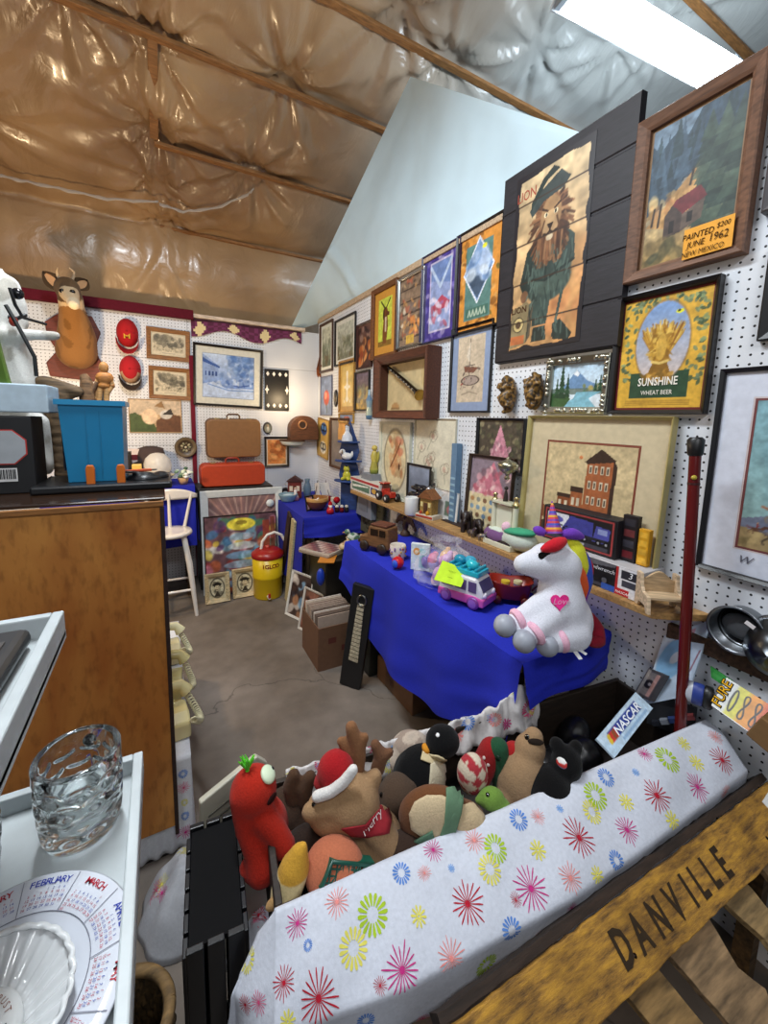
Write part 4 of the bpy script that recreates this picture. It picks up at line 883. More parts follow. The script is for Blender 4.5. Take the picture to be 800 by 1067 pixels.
P=[Vector((-w/2+.055+(w-.11)*x,0,.055+(h-.11)*(1-y) if False else .055+(h-.11)*y)) for x,y in((.84,.30),(.76,.38),(.52,.60),(.28,.80),(.10,.95))]
g=G(); g.tube(P,[.034,.016,.0135,.0125,.009],'#17130f',14); g.build('body','gloss',o)
g=G(); d=(P[0]-P[1]).normalized(); g.tube([P[0]-d*.004,P[0]+d*.006],[.0345,.036],'#b9a060',16); g.build('bell_rim','metal',o)
for k in range(9):
    q=P[1].lerp(P[4],.06+.095*k); g=G(); g.ell(q+Vector((0,-.016,0)),(.008,.004,.008),'#9a958a',nu=10,nv=6); g.build('key','metal',o)
# ---- ship drawing with blue mat
def ship(p):
    p.a[:]=hx('#c9b79e'); p.nz(6,.08,3); p.line([(.46,.95),(.47,.35)],.006,'#3a3030'); p.line([(.3,.55),(.66,.56)],.005,'#3a3030'); p.poly([(.25,.55),(.72,.52),(.78,.5),(.62,.44),(.3,.46)],'#7a5040'); p.poly([(.2,.36),(.3,.4),(.7,.4),(.8,.34),(.7,.26),(.3,.26)],'#a8968a'); p.ring(.5,.33,.32,.07,.12,'#5a4a44'); p.blot(20,(.15,.2,.85,.56),['#4a3a38','#a83a30','#8a7a70','#6a5a54'],.01,.04,4,.7,.5); p.poly([(.34,.7),(.47,.92),(.47,.6)],'#d8cbb8')
    p.line([(.2,.12),(.5,.16),(.8,.12)],.006,'#8a7a6a'); p.nz(24,.1,6)
t=rw('thin black framed ship drawing on cream paper with mottled blue mat',(471,343.5),(508.5,430),.018,.010,'#14100f',ship,[(.045,'#8a9ab8')],60)
# ---- gilded wall masks
for i,(px,lab) in enumerate(((527.5,'dark gold carved leaf mask, left of the pair beside the silver landscape'),(555,'dark gold carved leaf mask, right of the pair beside the silver landscape'))):
    a=on_right(px,431 if i==0 else 428,.03); c=on_right(px,388 if i==0 else 384,.03); w=.105 if i==0 else .1; h=c.z-a.z
    t=thing('carved_mask',lab,'wall carving',Vector((XW-.001,a.y,a.z)),RZR,'gold carved masks')
    g=G(); rr=random.Random(20+i)
    g.ell((0,-.02,h*.45),(w*.36,.028,h*.44),'#6a4a22'); g.ell((0,-.045,h*.62),(w*.20,.02,h*.17),'#7a5828'); g.ell((0,-.05,h*.36),(w*.24,.022,h*.2),'#5a3e1c'); g.ell((0,-.066,h*.57),(w*.06,.014,h*.07),'#7a5828')
    for k in range(34):
        a_=rr.uniform(0,2*PI); r=rr.uniform(.55,1); g.ell((w*.40*r*math.cos(a_),-.025-rr.uniform(0,.025),h*.47+h*.44*r*math.sin(a_)),(w*.10,.016,h*.055),'#6a4a22',rot=(0,rr.uniform(0,3),0),nu=8,nv=6)
    g.blend('relief',.0045,'satin',t,2,colfn=lambda x,y,z:'#8a6630' if mnoise.noise((x*90,y*90,z*90))>0 else '#3c2a14')
# ---- silver framed mountain lake
def lake(p):
    p.a=hx('#dfe6ea')*(1-p.V[...,None])+hx('#b9d3e6')*p.V[...,None]; p.poly([(.2,.42),(.48,.86),(.58,.74),(.7,.6),(1,.46),(1,.4)],'#6d8fb4'); p.poly([(.42,.76),(.48,.86),(.54,.76),(.5,.7)],'#e8ecef'); p.rect(0,.3,1,.44,'#5c6a5e',.8); p.blot(20,(.55,.36,1,.5),['#6a7a50','#b0a060','#4a6a48'],.03,.06,2,.7)
    p.poly([(.15,.0),(.9,0),(.75,.2),(.95,.34),(.5,.34),(.45,.2)],'#7fb4c4'); p.poly([(0,0),(.28,0),(.40,.2),(.3,.3),(0,.34)],'#3a5a34')
    for x,b,t_,w_ in((.10,.22,.66,.07),(.2,.2,.95,.10),(.32,.24,.72,.07),(.86,.36,.62,.05),(.94,.34,.7,.06)):
        for k in range(5): z=b+(t_-b)*k/5; p.poly([(x-w_*(1-k*.17),z),(x,z+(t_-b)*.32),(x+w_*(1-k*.17),z)],['#22402c','#2e5038'][k%2])
    p.nz(20,.12,3)
a=on_right(567.5,405,.02); b=on_right(633,398,.02); zt_=on_right(600,371.5,.02).z; zb_=on_right(598,431,.02).z
w=a.y-b.y
t=framed('ornate silver framed painting of a mountain lake',Vector((XW-.001,(a.y+b.y)/2,zb_)),RZR,w,zt_-zb_,.025,.026,'#a9a595',lake,(),76,fin='metal',ry=R(1))
g=G(); rr=random.Random(3); h=zt_-zb_
for k in range(52):
    s_=k%4; u=rr.uniform(0,1); x,z={0:(-w/2+w*u,.012),1:(-w/2+w*u,h-.012),2:(-w/2+.012,h*u),3:(w/2-.012,h*u)}[s_]
    g.ell((x,-.023,z),(.012,.007,.008),'#b8b4a4',rot=(0,u*3,0),nu=8,nv=5)
g.build('scrollwork','metal',t)
# ---- small things in the second row near the corner
l,w,h=rect_right((333.7,393),(345.3,433),.01)
def floral(p): p.a[:]=hx('#7c8aa8'); p.ell(.5,.45,.25,.2,'#c05a48'); p.ell(.45,.5,.1,.1,'#e09a80'); p.line([(.5,.3),(.55,.05)],.02,'#4a5a40'); p.nz(8,.2,2)
framed('blue grey panel with a red flower near the corner, below the rusty star',l,RZR,w,h,.012,.008,'#6a6a7a',floral,(),30)
c=on_right(349,415,.012); t=thing('oval_wall_plaque','small black oval plaque left of the gold cross panel','plaque',Vector((XW-.001,c.y,c.z)),RZR)
g=G(); g.lathe([(0,.012),(.04,.012),(.05,.008),(.052,0)],'#1c1512',20,rot=(PI/2,0,0),sx=.85,sy=1.5); g.build('plate','satin',t)
g=G(); g.ell((0,-.014,0),(.02,.006,.035),'#5a4a34',nu=10,nv=6); g.build('relief','satin',t)
def cross(p):
    p.a=hx('#b8893c')*(1-p.V[...,None])+hx('#d9b45e')*p.V[...,None]; p.rect(.15,.1,.85,.9,'#e0c070'); w_='#f4ead0'
    p.rect(.46,.2,.54,.8,w_); p.rect(.3,.46,.7,.52,w_); p.ell(.5,.49,.12,.07,w_); p.ell(.5,.75,.08,.04,w_); p.ell(.5,.24,.1,.05,w_); p.ell(.3,.2,.03,.03,w_); p.ell(.7,.2,.03,.03,w_); p.nz(8,.12,3)
rw('gold panel with a white ornamental cross, under the pale landscapes',(353.5,377),(368.5,430),.02,.014,'#a87a34',cross,(),40,fin='wood')
rw('small dark framed brown and gold picture right of the gold cross panel',(370,388),(384,428),.02,.012,'#1c1410',paint_land('#7a6a7a','#5a4230','#c9a040',6),(),36)
c=on_right(385.7,437,.015); t=thing('painted_bottle','narrow pale blue painted bottle hung left of the shadow box','bottle',Vector((XW-.028,c.y,c.z)),RZR)
g=G(); g.lathe([(0,0),(.02,0),(.024,.03),(.018,.09),(.024,.14),(.012,.18),(.010,.22),(0,.225)],['#7a98b0','#5d84a4','#b9c4b0','#8aa0a8','#6d8ca8','#9ab0b8','#9ab0b8'],16); g.build('glass_body','ceramic',t)
# rusty star
c=on_right(331.5,385,.012); t=thing('metal_star','rusty brown metal star hung in the corner','star',Vector((XW-.001,c.y,c.z)),RZR)
g=G(); n=5; P=[(.0,0)]; ring=[]
for k in range(10):
    a_=PI/2+k*PI/5; r=(.135 if k%2==0 else .055); ring.append((r*math.cos(a_)*.8,0,r*math.sin(a_)))
vs=[(0,-.03,0)]+ring; g.add(vs,[(0,1+k,1+(k+1)%10) for k in range(10)],['#7a4424','#5c3018']*5); g.add([(0,0,0)]+ring,[(0,1+(k+1)%10,1+k) for k in range(10)],'#4a2814'); g.build('plate','rough',t)
# third row near the corner
l,w,h=rect_right((342.5,432),(354,441),.01); 
rw('small gold framed print touching the gold cross panel from below',(353,430.5),(368,441),.018,.012,'#b58a3c',floral,(),24,fin='wood',)
rw('brown framed mirror with an orange reflection beside the blue corner shelf',(344,435),(362.5,492),.02,.022,'#4f3220',lambda p:(p.rect(0,0,1,1,'#8a8078'),p.poly([(.4,.6),(1,.55),(1,1),(.45,1)],'#e0a860'),p.nz(6,.15,2)),(),36,fin='wood',cat='mirror',name='wall_mirror')  # mirror face is painted, orange reflection included
def butter(p):
    p.a[:]=hx('#c9a458'); 
    for y in(.25,.75):
        p.ell(.5,y,.3,.17,'#3a5a9a' if y>.5 else '#f0ead8'); p.ell(.38,y+.03,.16,.1,'#1c1c28',.9); p.ell(.62,y+.03,.16,.1,'#1c1c28',.9); p.ell(.38,y+.03,.1,.06,'#5a86c4' if y>.5 else '#d9d2b8'); p.ell(.62,y+.03,.1,.06,'#5a86c4' if y>.5 else '#d9d2b8'); p.line([(.5,y-.1),(.5,y+.1)],.02,'#1c1412')
    p.nz(8,.12,3)
l,w,h=rect_right((330,436),(341,478),.012); framed('long tan panel with two butterflies, tilted in the corner',l,RZR,w,h,.015,.008,'#a07c3c',butter,(),30,ry=R(6))
# ---- pictures standing on or behind the wall shelf
SZ=.945
def stand(lab,xl,xr,ytop,t,fw,fc,art,mats=(),n=60,off=.02,zb=SZ,**k):
    ym=(ytop+ (k.pop('ymid',ytop+40)))/2
    a=on_right(xl,ym,off); b=on_right(xr,ym,off); zt_=on_right((xl+xr)/2,ytop,off).z
    return framed(lab,Vector((XW-.001-k.pop('back',0),(a.y+b.y)/2,zb)),RZR,a.y-b.y,zt_-zb,t,fw,fc,art,mats,n,**k)
def ovalpic(p):
    p.a[:]=hx('#d3d0bc'); p.ell(.5,.5,.40,.44,'#3a342c'); p.ell(.5,.5,.385,.427,'#d9cba4'); p.blot(40,(.3,.25,.75,.8),['#c48a5a','#a8704a','#d9a878','#b8a078','#c9745a'],.03,.08,5,.6); p.line([(.35,.4),(.55,.6),(.68,.75)],.012,'#7a4a30'); p.ell(.66,.42,.03,.05,'#5a3a28'); p.nz(14,.1,4)
stand('cream framed picture with a dark oval outline of orange flowers',394.5,426.5,439.5,.02,.02,'#c9c9b6',ovalpic,(),64,ymid=505)
def sketch(p):
    p.a[:]=hx('#d8d2bc'); 
    for k in range(9):
        rr=random.Random(k+40); x,y=rr.uniform(.15,.85),rr.uniform(.2,.9)
        p.ring(x,y,.09,.055,.09,'#8a8070',.7); p.ring(x+.05,y+.02,.06,.05,.12,'#9a8a78',.7); p.line([(x,y),(x+rr.uniform(-.15,.15),y-.15)],.004,'#7a7a60',.8); p.ell(x,y,.04,.03,'#c99a8a',.5)
    p.nz(14,.06,3)
stand('unframed cream sheet of butterfly and flower sketches on the pegboard',429.5,472,436,.012,.006,'#c9c2aa',sketch,(),70,ymid=515,name='sketch_sheet')
c=on_right(474,490,.03); zt_=on_right(474,462,.03).z
g=G(); g.box(0,-.02,(zt_-SZ)/2,.045,.035,zt_-SZ,'#5f7f9c')
for k in range(7): g.box(0,-.0385,.03+k*.035,.036,.002,.012,'#8fb0c4')
g.build('tall_box','card',loc=Vector((XW-.004,c.y,SZ)),rz=RZR,label='narrow blue grey upright box between the sketch sheet and the pin display',cat='box')
def pink_a(p):
    p.a[:]=hx('#4a4238'); p.blot(50,(0,.3,1,1),['#5a5a40','#3a3a30','#7a7458','#94896a'],.03,.08,3,.7); p.poly([(.25,.1),(.5,.92),(.78,.1)],'#c98a9a'); p.blot(40,(.25,.1,.75,.5),['#d9a8b0','#b06a80','#e3c9c9','#8a5a6a'],.025,.06,4,.7); p.rect(0,0,1,.1,'#6a5a54'); p.blot(20,(0,.05,1,.2),['#d9c0b8','#8a6a6a'],.02,.05,5,.6); p.nz(18,.2,6)
framed('upper dark framed picture of a pink flowery hill with trees',Vector((XW-.001,(on_right(495.4,455,.02).y+on_right(545,455,.02).y)/2,on_right(520,492,.02).z)),RZR,on_right(495.4,455,.02).y-on_right(545,455,.02).y,on_right(520,435.5,.02).z-on_right(520,492,.02).z,.02,.012,'#120f10',pink_a,(),64)
def pink_b(p):
    p.a=hx('#d9c9a0')*np.ones_like(p.a); p.rect(0,.5,1,1,'#8a7a86'); p.poly([(.15,.5),(.55,.96),(.9,.5)],'#c9788a'); p.blot(40,(.1,.5,.95,.85),['#d9a0a8','#b05a6a','#e8c9c4','#7a5a68'],.025,.06,4,.7)
    for j in range(4):
        for i in range(6): p.ell(.1+.16*i,.08+.11*j,.05,.034,['#a8643c','#8a8a80','#6a86a0','#b98a5a','#7a5a44'][(i*3+j)%5] if j!=2 else '#7f9cb0')
    p.nz(18,.12,5)
a=on_right(483,500,.06); b=on_right(530,500,.06); zt_=on_right(505,475,.06).z
framed('dark framed display of small pins below a pink hill, leaning on the shelf',Vector((XW-.035,(a.y+b.y)/2,SZ)),RZR,a.y-b.y,zt_-SZ,.02,.014,'#3a2a1c',pink_b,(),64,rx=R(-3))
def bldg(p):
    p.a[:]=hx('#c7b288'); p.nz(4,.06,2)
    p.poly([(0,.12),(.3,.2),(1,.08),(1,0),(0,0)],'#4a3a30'); p.poly([(0,.3),(.25,.24),(.2,.12),(0,.16)],'#8a5a3a')
    b1,b2,dk='#9c5a36','#7f4629','#3a2820'
    p.poly([(.48,.12),(.76,.08),(.78,.86),(.66,.92),(.5,.82)],b1); p.poly([(.76,.08),(.80,.10),(.82,.80),(.78,.86)],dk); p.poly([(.47,.82),(.64,.96),(.80,.86),(.78,.84),(.5,.80)],dk)
    p.poly([(.18,.16),(.34,.14),(.34,.44),(.18,.44)],b2); p.poly([(.34,.14),(.48,.12),(.48,.54),(.34,.52)],b1); p.rect(.33,.5,.48,.55,dk); p.rect(.17,.42,.34,.46,dk)
    for j in range(4):
        for i in range(4): x=.525+.062*i; z=.24+.155*j; p.rect(x,z,x+.034,z+.085,'#cfc0a4'); p.rect(x+.008,z+.01,x+.026,z+.07,'#4a3c34')
    for j in range(2):
        for i in range(2): p.rect(.36+.06*i,.22+.14*j,.39+.06*i,.3+.14*j,'#d3c4a8'); p.rect(.2+.07*i,.2+.12*j,.235+.07*i,.27+.12*j,'#d3c4a8')
    for i in range(5): p.rect(.5+.055*i,.10,.53+.055*i,.18,'#c9b8a0')
    p.rect(.84,.12,.98,.34,'#3a3c3e'); p.ell(.42,.86,.02,.018,'#c97a4a'); p.nz(26,.14,4)
a=on_right(547,500,.05); b=on_right(690,500,.05); zt_=on_right(622,435,.05).z
w=on_right(547.5,437,.05).y-on_right(700,434,.05).y; yc=(on_right(547.5,437,.05).y+on_right(700,434,.05).y)/2
t=framed('large cream print of a tall brick building, leaning on the shelf',Vector((XW-.028,yc,SZ)),RZR,w,zt_-SZ+.005,.03,.012,'#b3a468',bldg,[(.085,'#c8b896'),(.008,'#7a3a28')],120,rx=R(-2))
# ================================================================ WALL SHELF AND WHAT STANDS ON IT
def onD(px,py,d): r=ray(px,py); return Vector(tuple(r*(d/FPX)))+Vector((0,0,CAMZ))   # point at forward distance d
def depth(p): c=M3.T@(np.array(p)-np.array([0,0,CAMZ])); return c[2]
ST=.942
g=G(); g.prism([(1.279,2.84),(XW-.001,2.84),(XW-.001,.53),(1.36,.565),(1.279,.62)],ST-.022,ST,'#a8814f','z')
g.build('wall_shelf','wood',bevel=.002,label='long pale wooden shelf board fixed along the right pegboard wall',cat='shelf')
def yr(px,x): return onX(px,500,x).y
def carton(name,lab,pxl,pxr,pyt,x,dep,c,face=None,zb=ST,rz=0,cat='box',bev=.002):
    """a box standing along the shelf with its front face at X=x"""
    mid=(pxl+pxr)/2; a=onX(pxl,pyt,x); b=onX(pxr,pyt,x); w=a.y-b.y; h=onX(mid,pyt,x).z-zb
    t=thing(name,lab,cat,Vector((x+dep/2,(a.y+b.y)/2,zb)),RZR+rz)
    g=G(); g.box(0,0,h/2,w,dep,h,c); g.build('carton','card',t,bevel=bev)
    if face:
        p=Pic(w*.96,h*.94,max(24,int(w*420)),c); face(p); p.build('printed_face',t,-w*.48,h*.03,-dep/2-.0012,'satin')
    return t,w,h
def truckface(p):
    p.a[:]=hx('#d9d6ce'); p.rect(0,.82,1,1,'#b03a3a'); p.rect(.06,.15,.7,.72,'#5a7a66'); p.poly([(.08,.3),(.66,.55),(.66,.65),(.08,.5)],'#e8ece0'); p.rect(.74,.2,.96,.7,'#2c3a78'); p.ell(.85,.45,.08,.2,'#c9a04a'); p.nz(10,.12,2)
carton('toy_truck_box','white and red toy truck box at the far end of the wall shelf',365,395.5,501,1.30,.10,'#cfc9bf',truckface)
# red toy tractor with big wheels
q=onX(404,528,1.33); t=thing('toy_tractor','red toy tractor with big black wheels between the truck box and the white mug','toy tractor',Vector((1.345,yr(404,1.345),ST)),RZR)
g=G(); g.box(-.04,0,.055,.06,.06,.055,'#b03326'); g.box(.03,0,.05,.09,.045,.04,'#b8382a'); g.box(-.04,0,.095,.05,.055,.035,'#5a2a20'); g.box(-.04,0,.118,.062,.064,.008,'#b8382a'); g.build('body','gloss',t,bevel=.004)
for x,r in((-.045,.034),(.06,.028)):
    for y in(-.042,.042):
        g=G(); g.lathe([(r*.45,-.012),(r*.9,-.012),(r,-.006),(r,.006),(r*.9,.012),(r*.45,.012)],'#17171a',20,rot=(PI/2,0,0),o=(x,y,r)); w_=g.build('wheel','satin',t)
        g=G(); g.lathe([(0,-.013),(r*.48,-.011),(r*.48,.011),(0,.013)],'#d8d8d4',14,rot=(PI/2,0,0),o=(x,y,r)); g.build('hub','satin',w_)
g=G(); g.cyl((.04,0,.07),(.04,0,.11),.004,.004,'#222222',8); g.build('exhaust','satin',t)
def mugmesh(t,r,h,c,hand=0):
    g=G(); g.lathe([(0,.004),(r*.9,0),(r,.006),(r,h-.003),(r-.002,h),(r-.005,h-.003),(r-.006,.01),(0,.008)],c,28); g.build('cup','ceramic',t)
    a=hand; g=G(); P=[]
    for k in range(9): b=-PI/2+PI*k/8; P.append((math.cos(a)*(r-.003+.03*math.cos(b)),math.sin(a)*(r-.003+.03*math.cos(b)),h*.52+h*.32*math.sin(b)))
    g.tube(P,.005,c,8); g.build('handle','ceramic',t)
t=thing('mug','plain white mug near the far end of the wall shelf','mug',onZ(425.5,536.5,ST)+Vector((.02,.0,0)))
mugmesh(t,.041,.105,'#d8d8d6',R(60))
# model motorcycle in front of a small dark picture
def tab(p): p.a=hx('#5a6272')*(1-p.V[...,None])+hx('#8a94a8')*p.V[...,None]; p.nz(6,.15,2)
a=onX(425,500,1.40); b=onX(449,500,1.40); zt_=onX(437,484,1.40).z
framed('small dark framed grey blue picture behind the black model motorcycle',Vector((1.402,(a.y+b.y)/2,ST)),RZR,a.y-b.y,zt_-ST,.015,.012,'#1c1817',tab,(),36)
t=thing('model_motorcycle','black model motorcycle on the wall shelf right of the white mug','toy motorcycle',Vector((1.36,yr(439,1.36),ST)),RZR)
t.scale=(1.45,1.45,1.45)
for x in(-.062,.062):
    g=G(); g.lathe([(.022,-.01),(.036,-.01),(.040,0),(.036,.01),(.022,.01)],'#121214',20,rot=(PI/2,0,0),o=(x,0,.04)); w_=g.build('wheel','satin',t)
    g=G()
    for k in range(4): a_=k*PI/4; g.bar((x-.028*math.cos(a_),0,.04-.028*math.sin(a_)),(x+.028*math.cos(a_),0,.04+.028*math.sin(a_)),.003,.003,'#88888c',up=(0,1,0))
    g.build('spokes','metal',w_)
g=G(); g.tube([(-.062,0,.04),(-.02,0,.075),(.02,0,.08),(.062,0,.04)],[.008,.016,.018,.006],'#1a1a1d',10); g.ell((.015,0,.10),(.032,.018,.018),'#26262c'); g.ell((0,0,.055),(.026,.022,.024),'#2c2c30'); g.build('frame','gloss',t)
g=G(); g.ell((-.035,0,.098),(.035,.018,.010),'#0f0f10'); g.build('saddle','satin',t)
g=G(); g.tube([(.062,-.008,.04),(.04,-.012,.115),(.03,-.05,.125)],.004,'#55555a',6); g.tube([(.062,.008,.04),(.04,.012,.115),(.03,.05,.125)],.004,'#55555a',6); g.build('handlebar','metal',t)
g=G(); g.ell((.058,0,.105),(.014,.016,.016),'#8a8a90'); g.build('headlamp','metal',t)
# carved cottage
t=thing('carved_cottage','small carved wooden cottage on a red and white base on the shelf','ornament',Vector((1.33,yr(448,1.33),ST)),RZR+R(15))
g=G(); g.box(0,0,.012,.13,.085,.024,'#c9bfae'); g.box(0,-.043,.012,.12,.004,.012,'#a83a2a'); g.build('base','satin',t,bevel=.003)
g=G(); g.box(0,0,.075,.085,.06,.105,'#9a7a3e'); g.build('wall','wood',t,bevel=.002)
g=G(); g.prism([(-.058,.115),(.058,.115),(0,.165)],-.042,.042,'#7a4a26'); g.build('roof','wood',t)
g=G(); g.box(0,-.031,.06,.026,.004,.06,'#4a2a18'); g.build('door','wood',t)
for x in(-.028,.028):
    g=G(); g.box(x,-.031,.08,.016,.004,.026,'#d9c98a'); g.build('window','satin',t)
g=G(); g.ell((.02,-.036,.032),(.012,.010,.016),'#c9902a',nu=10,nv=6); g.ell((-.03,-.036,.03),(.010,.008,.013),'#a8402a',nu=10,nv=6); g.build('flower_bush','matte',t)
def card(p): p.a[:]=hx('#d8d6d2'); p.rect(.45,.1,.92,.62,'#6a7a6a'); p.ell(.7,.35,.15,.16,'#a86a6a'); p.poly([(.1,.6),(.4,.9),(.42,.85),(.12,.55)],'#c9c0b4'); p.nz(8,.1,2)
a=onX(450,530,1.385); b=onX(475,530,1.385); zt_=onX(462,511,1.385).z
framed('white card with a small green picture, standing behind the cottage',Vector((1.395,(a.y+b.y)/2,ST)),RZR,a.y-b.y,zt_-ST,.006,.004,'#d9d7d0',card,(),30,rx=R(-4),cat='card',name='greeting_card')
carton('dark_box','low dark brown box on the shelf left of the black elephants',459,480,545,1.36,.06,'#2e1d16',None)
def elephant(lab,px,x,s,rz,grp='dark animal figurines on the shelf'):
    t=thing('elephant_figurine',lab,'figurine',Vector((x,yr(px,x),ST)),rz,grp)
    g=G(); g.ell((0,0,.058*s),(.036*s,.024*s,.028*s),'#241c1c'); g.ell((-.038*s,0,.075*s),(.022*s,.018*s,.022*s),'#241c1c')
    for i in(-1,1):
        for j in(-1,1): g.cyl((i*.02*s,j*.013*s,0),(i*.02*s,j*.013*s,.05*s),.0105*s,.011*s,'#241c1c',10)
    for k in range(6): g.ell((-.058*s-.004*s*k,0,.072*s-.011*s*k+.0016*s*k*k),.0085*s*(1-.08*k),'#241c1c',nu=8,nv=6)
    g.blend('body',.0032*s,'satin',t,2,c='#2b2222')
    for j in(-1,1):
        g=G(); g.ell((-.03*s,j*.021*s,.074*s),(.016*s,.004*s,.021*s),'#332828',nu=12,nv=8); g.build('ear','satin',t)
elephant('larger black elephant figurine below the pin display',489,1.345,1.2,R(40))
elephant('smaller black elephant figurine right of the larger one below the pin display',500,1.345,.95,R(60))
for i,(px,c) in enumerate(((494,'#8a8a8c'),(506,'#a9a9a6'))):
    t=thing('pewter_horse',['grey pewter horse figurine in front of the elephants','pale pewter horse figurine at the foot of the trophy'][i],'figurine',Vector((1.298,yr(px,1.298),ST)),R(80+20*i),'pewter horses on the shelf')
    g=G(); g.ell((0,0,.028),(.022,.009,.011),c); g.ell((-.022,0,.042),(.008,.006,.014),c,rot=(0,R(-30),0)); g.ell((-.033,0,.052),(.011,.005,.006),c)
    for a_ in(-.015,.015):
        for j in(-.005,.005): g.cyl((a_,j,0),(a_,j,.026),.003,.0045,c,8)
    g.tube([(.02,0,.03),(.03,0,.022),(.03,0,.010)],.003,c,6)
    g.blend('body',.0022,'metal',t,1,c=c)
# trophy
t=thing('trophy','pale marble column trophy with a silver cup, left of the building print','trophy',Vector((1.335,yr(528,1.335),ST)),RZR)
u=(yr(528,1.335)-yr(529,1.335)); hz=lambda py:onX(528,py,1.335).z-ST
W2=13*u
g=G(); g.box(0,0,.012,W2*2.3,.085,.024,'#d0cdb4'); g.box(0,0,.03,W2*2.05,.075,.014,'#2a2622'); g.build('base','ceramic',t,bevel=.003)
for s_ in(-1,1):
    g=G(); g.tube([(s_*W2*.86,0,.036),(s_*W2*.86,0,hz(527))],.013,'#d6d4ba',16); c_=g.build('column','ceramic',t)
    g=G(); g.lathe([(.008,0),(.017,.006),(.017,.014),(.01,.02),(.006,.034),(.012,.042),(0,.05)],'#c9bb86',16,o=(s_*W2*.86,0,hz(527))); g.build('finial','metal',c_)
g=G(); g.box(0,.01,hz(545),W2*1.25,.03,(hz(526)-.036)*.95,'#d9d8c2'); g.build('panel','ceramic',t,bevel=.002)
g=G(); g.box(0,0,hz(524),W2*1.6,.05,.012,'#cfcdb2'); g.build('platform','ceramic',t,bevel=.002)
g=G(); z0=hz(523); z1=hz(501); P=[(s_*W2*.62,0,z0) for s_ in(-1,)]+[(W2*.62*math.cos(PI-PI*k/8),0,z0+(z1-z0)*math.sin(PI*k/8)**.8) for k in range(9)]+[(W2*.62,0,z0)]
g.tube(P,.005,'#b5ad90',8); g.build('arch','metal',t)
g=G(); g.tube([(0,0,z0),(0,0,z0+.03),(0,0,z0+.05)],[.012,.009,.005],'#2a211c',10); g.ell((0,0,z0+.06),.009,'#2a211c'); g.build('figure','satin',t)
zc=hz(499)
g=G(); g.lathe([(.006,zc-.004),(.014,zc+.002),(.008,zc+.012),(.010,zc+.022),(.03,zc+.032),(.040,zc+.05),(.042,zc+.058),(.042,zc+.064),(.034,zc+.075),(.012,zc+.084),(.006,zc+.094),(0,zc+.10)],'#b7b49c',24); g.build('cup','metal',t)
for s_ in(-1,1):
    g=G(); g.tube([(s_*.038,0,zc+.06),(s_*.056,0,zc+.066),(s_*.054,0,zc+.045),(s_*.034,0,zc+.042)],.0035,'#b7b49c',6); g.build('handle','metal',t)
# purple, white and green plush lying on the shelf
t=thing('plush_fish','purple white and green plush lying on the shelf behind the unicorn','plush toy',Vector((1.345,yr(536,1.345),ST)),RZR)
g=G(); g.ell((-.06,0,.042),(.095,.055,.042),'#6a4a72'); g.ell((.05,0,.055),(.09,.055,.05),'#6a4a72'); g.blend('body',.007,'plush',t,5,colfn=lambda x,y,z:'#74507c' if x<-.01 and z<.07 else '#c9d2c4')
g=G(); g.ell((.06,-.015,.09),(.085,.04,.018),'#3f9a74',rot=(0,R(-8),0)); g.build('green_fin','plush',t)
g=G(); g.ell((-.01,-.02,.095),(.022,.02,.024),'#e3b9c9',nu=10,nv=8); g.build('pink_bow','plush',t)
t2=thing('greeting_card','small white card with a yellow flower behind the plush on the shelf','card',Vector((1.40,yr(549,1.40),ST)),RZR,rx=R(-6))
p=Pic(.10,.15,26,'#dcdcd4'); p.ell(.7,.75,.15,.1,'#d9c84a'); p.ell(.4,.6,.14,.1,'#8aa86a'); p.build('front',t2,-.05,0,-.003,'satin'); g=G(); g.box(0,0,.075,.10,.004,.15,'#d9d8d0'); g.build('sheet','card',t2)
# race transporter box
def transporter(p):
    p.a[:]=hx('#17151a'); p.ring(.5,.5,.49,.47,.03,'#a83434',.0); p.line([(.03,.06),(.97,.06),(.97,.94),(.03,.94),(.03,.06)],.022,'#b04040')
    p.poly([(.06,.42),(.38,.42),(.38,.86),(.06,.86)],'#d9dce2'); p.poly([(.28,.42),(.72,.42),(.72,.82),(.40,.86)],'#3d3f8e'); p.ell(.2,.68,.1,.1,'#5a58a8'); p.poly([(.72,.3),(.92,.3),(.94,.72),(.76,.76)],'#4a4c9c'); p.rect(.78,.55,.9,.7,'#8a94c4'); p.rect(.06,.34,.92,.42,'#26262e')
    for k in range(8): p.rect(.08+.036*k,.44+.05*(k%2),.116+.036*k,.49+.05*(k%2),'#15151a')
    for x in(.12,.24,.5,.62,.8,.9): p.ell(x,.30,.035,.085,'#0c0c0e'); p.ell(x,.30,.014,.035,'#9a9aa4')
    p.rect(.06,.10,.92,.20,'#6a6a78',.5); p.rect(.3,.11,.62,.18,'#c9c9c9',.8); p.nz(20,.1,2)
t,w,h=carton('toy_transporter_box','black window box with a blue and white race transporter truck, above the number 3 box',566,646,521,1.335,.075,'#15131a',None)
t.location.z=ST+.10; t.location.y=(onX(566,540,1.335).y+onX(644,545,1.335).y)/2
for ch in list(t.children): bpy.data.objects.remove(ch)
w=onX(566,540,1.335).y-onX(644,545,1.335).y; h=.135
g=G(); g.box(0,0,h/2,w,.075,h,'#15131a'); g.build('carton','card',t,bevel=.003)
p=Pic(w*.97,h*.95,110,'#15131a'); transporter(p); p.build('printed_face',t,-w*.485,h*.025,-.0388,'satin')
